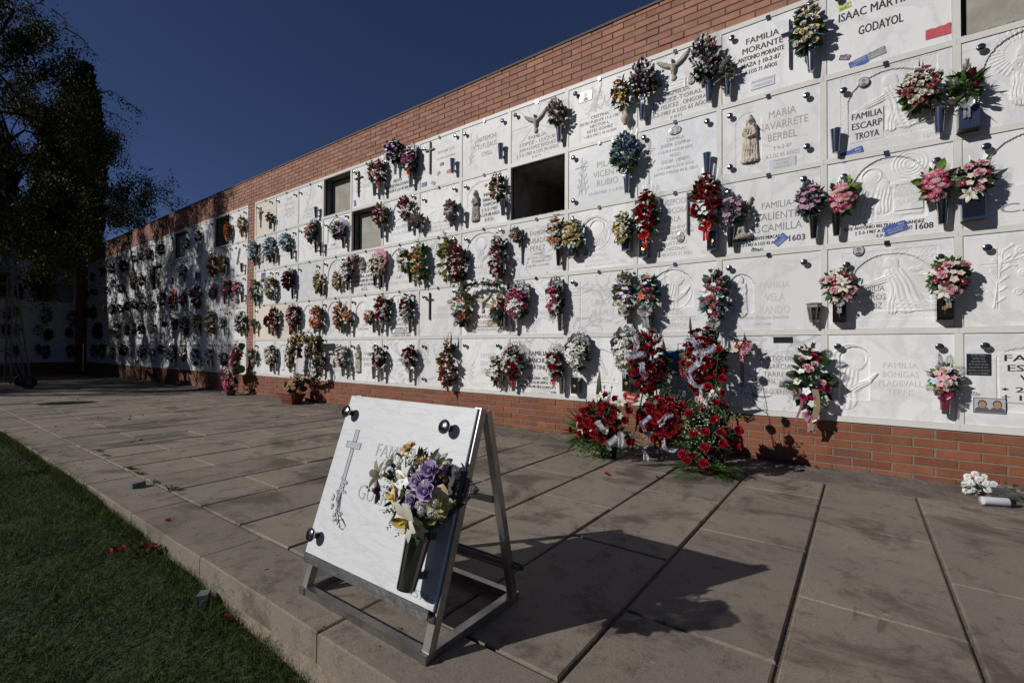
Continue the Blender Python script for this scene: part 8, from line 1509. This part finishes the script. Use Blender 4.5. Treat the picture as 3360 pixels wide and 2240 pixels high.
TX = (np.array([[0, 0, 1], [1, 0, 0], [0, 1, 0]]), (0, 0, 0)); mb = MB(); mb.lathe([(0, 0.012), (0.024, 0.012), (0.024, L_*0.97), (0, L_*0.97)], 20, T=TX); mb.build('wax', M('white_wax', (0.72, 0.71, 0.74), 0.5), t, smooth=False)
mb = MB(); mb.lathe([(0, 0), (0.027, 0), (0.028, 0.006), (0.0265, 0.01), (0.0268, L_), (0, L_)], 20, T=TX); mb.build('plastic_tube', M('clear_tube', (0.8, 0.82, 0.9), 0.15, alpha=0.25), t, smooth=True)
mb = MB(); mb.lathe([(0, L_+0.001), (0.029, L_+0.001), (0.029, L_+0.022), (0, L_+0.026)], 20, T=TX); mb.build('lid', m_black, t)
# ------------------------------------------------------------------ small litter
m_foam = M('floral_foam', (0.13, 0.17, 0.14), 0.9, noise=(40, (0.08, 0.10, 0.09), 0.6), bump=(80, 0.6, 0.004))
def foam(loc, rz_, s, lab):
    mb = MB(); sx, sy, sz = s; v = []
    for z, k in ((0, 0.97), (sz*0.08, 1.0), (sz*0.92, 1.0), (sz, 0.94)): v += [(-sx*k, -sy*k, z), (sx*k, -sy*k, z), (sx*k, sy*k, z), (-sx*k, sy*k, z)]
    F = [(0, 3, 2, 1), (12, 13, 14, 15)]+[(r_*4+i, r_*4+(i+1) % 4, r_*4+4+(i+1) % 4, r_*4+4+i) for r_ in range(3) for i in range(4)]
    mb.add(np.array(v)+rng.normal(0, 0.001, (16, 3)), F); o = mb.build('floral_foam_block', m_foam, loc=loc); o.rotation_euler = (0, 0, rz_); tag(o, lab, 'foam block', 'foam blocks')
f1 = on_ground(311*1.42857, 1121*1.42857); foam((f1[0], f1[1]+0.01, 0.004), 0.25, (0.022, 0.042, 0.036), 'small grey green foam block casting a shadow on the kerb')
f2 = on_ground(468*1.42857, 1372*1.42857, -0.11); foam((f2[0], f2[1], lawn_z(f2[0], f2[1])-0.004), 0.9, (0.022, 0.028, 0.05), 'grey foam block sunk in the grass at the kerb foot')
def petals(name, pts, z, lab, colr='red'):
    for i, (x, y, s_, a) in enumerate(pts):
        g = on_ground(x, y, z); mb = MB(); P = petal(1, 0.5, 1.1, 0.9, 0.4, 4, 4); P = P-P.reshape(-1, 3).mean(0); P[..., 2] -= P[..., 2].min(); mb.sheet(P*s_); o = mb.build(name, fmat(colr), loc=(g[0], g[1], g[2]+0.004), attr=True, smooth=True); o.rotation_euler = (0.2, 0.3, a); tag(o, lab[i] if isinstance(lab, list) else lab, 'petal', 'fallen rose petals')
petals('rose_petal', [(1394*1.42857, 1092*1.42857, 0.045, 0.3), (1511*1.42857, 1098*1.42857, 0.04, 2.2)], 0, ['single red rose petal on the paving, left of two', 'single red rose petal on the paving, right of two'])
petals('rose_petal', [(920/1.668, 1300+686/1.668, 0.03, 0.5)], 0, 'narrow red petal lying on the kerb stone')
petals('rose_petal', [((600+i*14+(90 if i > 5 else 0))/1.668, 1300+(852-(i % 3)*9-(14 if i > 5 else 0))/1.668, 0.028, i*1.3) for i in range(14)], -0.055, 'one of the dark red petals scattered on the lawn edge', 'dred')
petals('rose_petal', [(1240/1.668, 1300+1215/1.668, 0.028, 0.5), (1242/1.668, 1300+1235/1.668, 0.026, 2.5)], -0.14, 'dark red petal in the grass near the slab stand', 'dred')
mb = MB()
def debris(n, xr, yr, zz, smin, smax, m, r_):
    for i in range(n):
        x, y, s_ = random.uniform(*xr), random.uniform(*yr), random.uniform(smin, smax); a = random.uniform(0, 6.28); V, F = LG['leaf']; mm = basis((math.cos(a), math.sin(a), random.uniform(0, 0.25)), random.uniform(1.2, 1.9))*s_; mb.scatter(V, F, mm, np.array([(x, y, zz+0.002)]), m)
debris(60, (-8, 5), (-3.4, -0.4), 0.002, 0.02, 0.05, 0, 0); debris(26, (6, 11), (-3.4, -0.5), 0.002, 0.008, 0.02, 0, 0); debris(40, (2, 9), (-3.72, -3.47), 0.005, 0.008, 0.022, 0, 0)
o = mb.build('leaf_litter', lmat('brown'), attr=True); tag(o, 'scattered dry leaf litter on the paving and kerb', 'leaf litter', kind='stuff')
# concrete stains of gum
# ------------------------------------------------------------------ ladder on wheels
def ladder():
    t = empty('rolling_ladder', (-5.75, -3.2, 0.0)); tag(t, 'tall aluminium platform ladder on wheels standing at the far left', 'ladder'); ma = M('aluminium', (0.09, 0.09, 0.095), 0.6, 0.5)
    for sx in (-0.35, 0.35):
        mb = MB(); mb.bar((sx, 0.42, 0.12), (sx, 0.42, 3.95), 0.04); mb.build('post', ma, t); mb = MB(); mb.bar((sx, -0.6, 0.12), (sx, -0.6, 3.95), 0.04); mb.build('post', ma, t)
        mb = MB(); mb.bar((sx, 0.74, 0.16), (sx, 0.44, 2.75), 0.045, 0.03); mb.build('outrigger', ma, t); mb = MB(); mb.bar((sx, 0.42, 0.9), (sx, 0.68, 0.16), 0.03); mb.build('brace', ma, t)
        mb = MB(); mb.bar((sx, -0.6, 3.95), (sx, 0.44, 3.95), 0.035); mb.build('hand_rail', ma, t); mb = MB(); mb.bar((sx, -0.6, 2.75), (sx, 0.44, 2.75), 0.035); mb.build('hand_rail', ma, t)
    for z in (0.25, 0.55, 0.85, 1.15, 1.45, 1.75, 2.05, 2.35): mb = MB(); mb.box(-0.33, 0.33, -0.6+0.5*(z/2.6), -0.6+0.5*(z/2.6)+0.11, z, z+0.03); mb.box(0.33, 0.36, -0.6, 0.42, z, z+0.028); mb.build('step', ma, t)
    mb = MB(); mb.box(-0.36, 0.36, -0.15, 0.44, 2.62, 2.66); mb.build('platform', ma, t)
    for sx in (-0.42, 0.42):
        w_ = place('wheel', None, t) if False else None
        mb = MB(); mb.lathe([(0.05, -0.02), (0.13, -0.022), (0.14, -0.01), (0.14, 0.01), (0.13, 0.022), (0.05, 0.02)], 22, T=(np.array([[0, 0, 1], [1, 0, 0], [0, 1, 0]]), (sx, 0.70, 0.145))); wo = mb.build('wheel', M('tyre_rubber', (0.01, 0.01, 0.01), 0.7), t, smooth=False)
        mb = MB(); mb.lathe([(0, -0.015), (0.05, -0.015), (0.05, 0.015), (0, 0.015)], 14, T=(np.array([[0, 0, 1], [1, 0, 0], [0, 1, 0]]), (sx, 0.70, 0.145))); mb.build('hub', ma, wo)
    return t
ladder()
# the lamp outside the frame whose shadow crosses the terrace
def lamp_post():
    t = empty('street_lamp', (-3.95, -6.95, -0.05)); tag(t, 'dark slender lamp post with flat round head standing on the lawn', 'street lamp'); mb = MB(); mb.tube([(0, 0, 0), (0, 0, 2.9)], 0.05, 12, r1=0.035); mb.build('pole', m_bronze, t, smooth=True)
    mb = MB(); mb.lathe([(0, 2.88), (0.10, 2.9), (0.30, 2.98), (0.32, 3.05), (0.22, 3.14), (0, 3.2)], 24); mb.build('head', m_bronze, t, smooth=True)
lamp_post()
# ------------------------------------------------------------------ trees
m_bark = M('bark', (0.045, 0.035, 0.028), 0.9, noise=(14, (0.02, 0.016, 0.013), 0.8), bump=(20, 1.0, 0.03))
def leafmat(name, ramp):
    m = bpy.data.materials.new(name); m.use_nodes = True; t = m.node_tree; n = t.nodes; b = n['Principled BSDF']; at = n.new('ShaderNodeAttribute'); at.attribute_name = 'rnd'; rp = n.new('ShaderNodeValToRGB'); e = rp.color_ramp.elements
    e[0].position = ramp[0][0]; e[0].color = (*ramp[0][1], 1); e[1].position = ramp[-1][0]; e[1].color = (*ramp[-1][1], 1)
    for p_, c_ in ramp[1:-1]: q = rp.color_ramp.elements.new(p_); q.color = (*c_, 1)
    t.links.new(at.outputs['Fac'], rp.inputs[0]); t.links.new(rp.outputs[0], b.inputs['Base Color']); b.inputs['Roughness'].default_value = 0.55; b.inputs['Specular IOR Level'].default_value = 0.12
    tr = n.new('ShaderNodeBsdfTranslucent'); mx = n.new('ShaderNodeMixShader'); mx.inputs[0].default_value = 0.25; t.links.new(rp.outputs[0], tr.inputs['Color']); o = n['Material Output']; t.links.new(b.outputs[0], mx.inputs[1]); t.links.new(tr.outputs[0], mx.inputs[2]); t.links.new(mx.outputs[0], o.inputs[0]); return m
def fast_mesh(name, V, faces_per, k, mats, rnd):
    """N copies of a k-vertex leaf; faces_per: list of quads (indices)"""
    N = len(V)//k; fp = np.array(faces_per); me = bpy.data.meshes.new(name); me.vertices.add(len(V)); me.vertices.foreach_set('co', np.asarray(V, np.float32).ravel()); L = ((np.arange(N)*k)[:, None, None]+fp[None]).reshape(-1)
    me.loops.add(len(L)); me.loops.foreach_set('vertex_index', L); nf = N*len(fp); me.polygons.add(nf); me.polygons.foreach_set('loop_start', np.arange(nf)*fp.shape[1])
    try: me.polygons.foreach_set('loop_total', np.full(nf, fp.shape[1]))
    except Exception: pass
    a = me.attributes.new('rnd', 'FLOAT', 'POINT'); a.data.foreach_set('value', np.repeat(rnd, k).astype(np.float32)); me.materials.append(mats); me.update(calc_edges=True); return me
LEAFRAMP = [(0, (0.014, 0.026, 0.007)), (0.55, (0.030, 0.044, 0.010)), (0.85, (0.075, 0.070, 0.014)), (1.0, (0.16, 0.10, 0.02))]
OUTER = [([(600, 660), (690, 640), (760, 622), (850, 685), (970, 768)], 0), ([(640, 700), (720, 760), (800, 790), (885, 842)], 0), ([(600, 960), (700, 950), (830, 935), (880, 935), (932, 885)], 1), ([(640, 880), (720, 985), (810, 1000), (890, 1050)], 0), ([(620, 1050), (740, 1090), (850, 1110), (915, 1155)], 0),
         ([(560, 1260), (700, 1290), (800, 1330), (900, 1385), (1000, 1310), (1100, 1290), (1210, 1225)], 0), ([(900, 1385), (1000, 1420), (1095, 1505)], 0), ([(1000, 1310), (1130, 1370), (1240, 1440)], 0), ([(1000, 1310), (1150, 1310), (1275, 1400)], 0), ([(700, 1400), (850, 1440), (960, 1530), (930, 1590)], 0), ([(800, 1330), (930, 1250), (1020, 1170)], 0), ([(930, 1250), (1090, 1205)], 1), ([(350, 60), (420, 110), (490, 195)], 0), ([(440, 190), (560, 260), (650, 375)], 0)]
def deciduous(base=(-8.6, -4.9, -0.1), C=(-8.5, -3.7, 5.9), RX=(4.4, 5.5, 5.8), label='large leafy tree with drooping olive and yellow branches at the left edge', NT=760, NL=190000, seed=21, view=True):
    base = np.array(base); t = empty('deciduous_tree', tuple(base)); tag(t, label, 'tree')
    g = np.random.default_rng(seed); C = np.array(C); RX = np.array(RX)
    by = [-600, 0, 130, 290, 330, 350, 380, 420, 560, 600, 650, 720, 800, 880]; bx = [40, 150, 240, 315, 330, 450, 430, 395, 425, 500, 590, 520, 330, 200]
    tgt = []
    while len(tgt) < NT:
        u = g.uniform(-1, 1, 3)
        if (u**2).sum() > 1: continue
        p = C+u*RX
        if p[2] < 2.6 or (p[1] > -0.35 and p[2] < 4.9) or (view and p[0]+0.675*abs(min(p[1], 0)) > -1.0+0.4*g.normal()): continue
        if (u**2).sum() < 0.16: continue
        if view:
            v = p-CAM; zz = v@AF; sx = 1680+FPX*(v@AR)/zz; sy = 1120-FPX*(v@AU)/zz
            edge = np.interp(sy, by, bx)-12
            if sx > edge or (sx > 335 and g.random() < 0.55): continue
        tgt.append(p)
    tgt = np.array(tgt); trunk = MB()
    nodes = [base+np.array((0, 0, h)) for h in np.linspace(0, 2.4, 6)]; par = [-1]+list(range(5)); 
    mains = [(1.0, 0.9, 3.4), (1.6, -0.3, 3.8), (0.2, 1.7, 3.2), (-1.2, 0.8, 3.6), (-1.1, -1.2, 3.6), (0.4, -1.5, 3.6), (0.2, 0.2, 5.4)]
    for m_ in mains:
        prev = 5; e = base+np.array((0, 0, 2.4))
        for k in range(1, 7): nodes.append(e+np.array(m_)*k/6*1.15+g.normal(0, 0.10, 3)+np.array((0, 0, -0.25*(k/6)**2))); par.append(prev); prev = len(nodes)-1
    # grow: attach targets nearest-first
    order = np.argsort(np.linalg.norm(tgt-(base+np.array((0, 0, 3.5))), axis=1)); tips = []
    NA = np.array(nodes)
    for i in order:
        p = tgt[i]; dd = np.linalg.norm(NA[5:]-p, axis=1); j = int(np.argmin(dd))+5; L_ = dd[j-5]; k = max(1, int(L_/0.35)); prev = j; a = NA[j]
        for q in range(1, k+1):
            u = q/k; n_ = a+(p-a)*u+np.array((0, 0, 0.10*L_*math.sin(math.pi*u)))+g.normal(0, 0.03, 3); nodes.append(n_); par.append(prev); prev = len(nodes)-1; NA = np.vstack([NA, n_])
        tips.append(prev)
    cnt = np.zeros(len(nodes)); 
    for i in tips:
        k = i
        while k >= 0: cnt[k] += 1; k = par[k]
    V = []; F = []; NN = np.array(nodes)
    rad = 0.0055*np.maximum(cnt, 1)**0.56
    for i in range(1, len(nodes)):
        a, b = NN[par[i]]-base, NN[i]-base; r0, r1 = rad[par[i]] if par[i] > 5 or cnt[i] > 60 else rad[i]*1.1, rad[i]; r0 = min(r0, r1*1.6)
        trunk.tube([a, b], r0, 5 if r1 > 0.03 else 3, r1=r1)
    trunk.build('trunk', m_bark, t)
    # leaves along thin twigs
    thin = [i for i in range(6, len(nodes)) if cnt[i] <= 3]; N = NL; pick = g.choice(thin, N); pos = NN[pick]+g.normal(0, 1, (N, 3))*np.array((0.13, 0.13, 0.12)); 
    # drooping twiglets
    dr = g.random(N)**1.5*0.45; pos[:, 2] -= dr; ok = ~((pos[:, 1] > -0.25) & (pos[:, 2] < 4.7)); pos = pos[ok]; N = len(pos)
    dirs = g.normal(0, 0.55, (N, 3))+np.array((0.15, 0.1, -0.75)); mm = basis(dirs, g.uniform(0, 6, N)); s_ = g.uniform(0.05, 0.11, N)
    lf = np.array([(0, 0, 0), (-0.2, 0.03, 0.5), (0, 0.08, 1), (0.2, 0.03, 0.5)]); VV = np.einsum('nij,kj->nki', mm*s_[:, None, None], lf)+(pos-base)[:, None, :]
    me = fast_mesh('crown', VV.reshape(-1, 3), [(0, 1, 2, 3)], 4, leafmat('autumn_leaf', [(0, (0.014, 0.026, 0.007)), (0.55, (0.030, 0.044, 0.010)), (0.85, (0.075, 0.070, 0.014)), (1.0, (0.16, 0.10, 0.02))]), g.random(N)); place('crown', me, t)
    # wispy outer branches reaching right across the sky
    if view:
        ob = MB(); LP = []
        for pts_, bare in OUTER:
            W3 = [CAM+ray(*cp('L', x, y-1254.6))*(14.2+0.25*k) for k, (x, y) in enumerate(pts_)]; W3 = [w_/1.0 for w_ in W3]
            W3 = np.array(W3)-base; ob.tube(W3, 0.020 if not bare else 0.012, 4, r1=0.004)
            for k in range(len(W3)-1):
                a_, b_ = W3[k], W3[k+1]; L_ = np.linalg.norm(b_-a_); nn_ = int(L_*(95 if not bare else 12))
                for q in range(nn_):
                    p_ = a_+(b_-a_)*g.random(); LP.append(p_+g.normal(0, 1, 3)*np.array((0.10, 0.10, 0.09))+np.array((0, 0, -0.10)))
                for q in range(int(L_*5)):
                    p_ = a_+(b_-a_)*g.random(); e = (b_-a_)/L_*g.uniform(0.1, 0.35)+g.normal(0, 0.13, 3); ob.tube([p_, p_+e], 0.004, 3, r1=0.0015)
                    for z_ in range(0 if bare else 7): LP.append(p_+e*g.uniform(0.4, 1.1)+g.normal(0, 0.035, 3))
        ob.build('outer_branches', m_bark, t); LP = np.array(LP); pos = np.vstack([pos, LP+base]); N = len(pos)
        dirs = np.vstack([dirs, g.normal(0, 0.6, (len(LP), 3))+np.array((0.2, 0.2, -0.6))]); s_ = np.concatenate([s_, g.uniform(0.06, 0.11, len(LP))]); mm = basis(dirs, g.uniform(0, 6, N))
        VV = np.einsum('nij,kj->nki', mm*s_[:, None, None], lf)+(pos-base)[:, None, :]
        old = [c_ for c_ in t.children if c_.name.startswith('crown')][0]; bpy.data.objects.remove(old)
        me = fast_mesh('crown', VV.reshape(-1, 3), [(0, 1, 2, 3)], 4, leafmat('autumn_leaf', LEAFRAMP), g.random(N)); place('crown', me, t)
    # bare twig tips
    tw = MB()
    for i in g.choice(tips, 330, replace=False):
        p = NN[i]-base; d = NN[i]-NN[par[i]]; d = d/max(np.linalg.norm(d), 1e-6)
        for q in range(2): e = d*g.uniform(0.2, 0.5)+g.normal(0, 0.14, 3); tw.tube([p, p+e*0.5+(0, 0, 0.02), p+e+np.array((0, 0, -0.06))], 0.004, 3, r1=0.0015)
    tw.build('twigs', m_bark, t)
deciduous()
deciduous((-14.2, -10.6, -0.1), (-14.0, -10.4, 5.6), (4.0, 3.8, 3.3), 'unseen second leafy tree added left of the terrace to shade it', 330, 60000, 5, False)  # out of view, added so its shade falls on the far terrace
m_cyp = leafmat('cypress_leaf', [(0, (0.008, 0.016, 0.008)), (0.6, (0.018, 0.032, 0.014)), (1.0, (0.035, 0.05, 0.022))])
def cypress(x, y, h, r, lab, seed):
    g = np.random.default_rng(seed); t = empty('cypress_tree', (x, y, -0.3)); tag(t, lab, 'cypress tree', 'cypresses beyond the end wall'); mb = MB(); mb.tube([(0, 0, 0), (0, 0, h*0.8)], 0.16, 8, r1=0.04); mb.build('trunk', m_bark, t)
    N = 17000; u = g.random(N); z = 0.6+u*(h-0.6); a0 = g.uniform(0, 6.283, N); prof = np.minimum(1, (z/2.5))*(1-0.62*np.clip(z/h, 0, 1)**1.4)*np.clip((h-z-1.1*np.abs(np.sin(a0*2.5)))/h*7, 0.03, 1)**0.8; a = a0; shy = r*(1-(1-0.62*np.clip(z/h, 0, 1)**1.4)); lob = 1+0.10*np.sin(a*5+z*1.7)+0.07*np.sin(a*9-z*3.1); R_ = r*prof*lob*np.sqrt(g.uniform(0.55, 1.05, N))
    pos = np.stack([R_*np.cos(a), R_*np.sin(a)+shy, z], 1); d = np.stack([np.cos(a)*0.35, np.sin(a)*0.35, np.ones(N)], 1)+g.normal(0, 0.28, (N, 3)); mm = basis(d, g.uniform(0, 6, N)); s_ = g.uniform(0.22, 0.42, N)
    lf = np.array([(0, 0, 0), (-0.16, 0.1, 0.35), (0, 0, 1), (0.16, -0.1, 0.35), (0, 0.16, 0.3), (0, -0.16, 0.3)]); VV = np.einsum('nij,kj->nki', mm*s_[:, None, None], lf)+pos[:, None, :]
    place('crown', fast_mesh('crown', VV.reshape(-1, 3), [(0, 1, 2, 3), (0, 4, 2, 5)], 6, m_cyp, g.random(N)), t)
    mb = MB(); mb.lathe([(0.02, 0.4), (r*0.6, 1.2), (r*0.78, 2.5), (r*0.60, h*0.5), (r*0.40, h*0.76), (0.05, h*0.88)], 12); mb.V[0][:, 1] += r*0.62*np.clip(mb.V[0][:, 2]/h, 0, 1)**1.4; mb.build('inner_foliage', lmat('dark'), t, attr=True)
cypress(-15.3, -0.45, 12.5, 1.35, 'tall dark column cypress rising behind the end wall', 3)
cypress(-15.6, -3.0, 9.6, 1.4, 'shorter dark cypress left of the tall one behind the end wall', 4)
cypress(-15.2, -5.9, 10.0, 1.5, 'third dark cypress behind the end wall, added unseen for ground shade', 5)  # out of view, added to throw shade on the ground

# unseen dark belt of trees, added behind the viewer to darken chrome reflections
def reflection_tree_belt():
    g = np.random.default_rng(9); N = 9000; x = g.uniform(-70, 75, N); y = -48+g.normal(0, 3, N)+0.004*(x-5)**2; top = 9+2.5*np.sin(x*0.21)+1.5*np.sin(x*0.63+1); z = g.random(N)*top
    d = g.normal(0, 1, (N, 3))+np.array((0, 0.6, 0.6)); lf = np.array([(0, 0, 0), (-0.4, 0.1, 0.5), (0, 0, 1), (0.4, -0.1, 0.5)]); VV = np.einsum('nij,kj->nki', basis(d, g.uniform(0, 6, N))*g.uniform(1.2, 2.2, N)[:, None, None], lf)+np.stack([x, y, z-0.3], 1)[:, None, :]
    o = place('reflection_tree_belt', fast_mesh('reflection_tree_belt', VV.reshape(-1, 3), [(0, 1, 2, 3)], 4, m_cyp, g.random(N))); tag(o, 'unseen dark tree belt added behind the viewer to darken reflections', 'added backdrop trees', kind='stuff')
reflection_tree_belt()
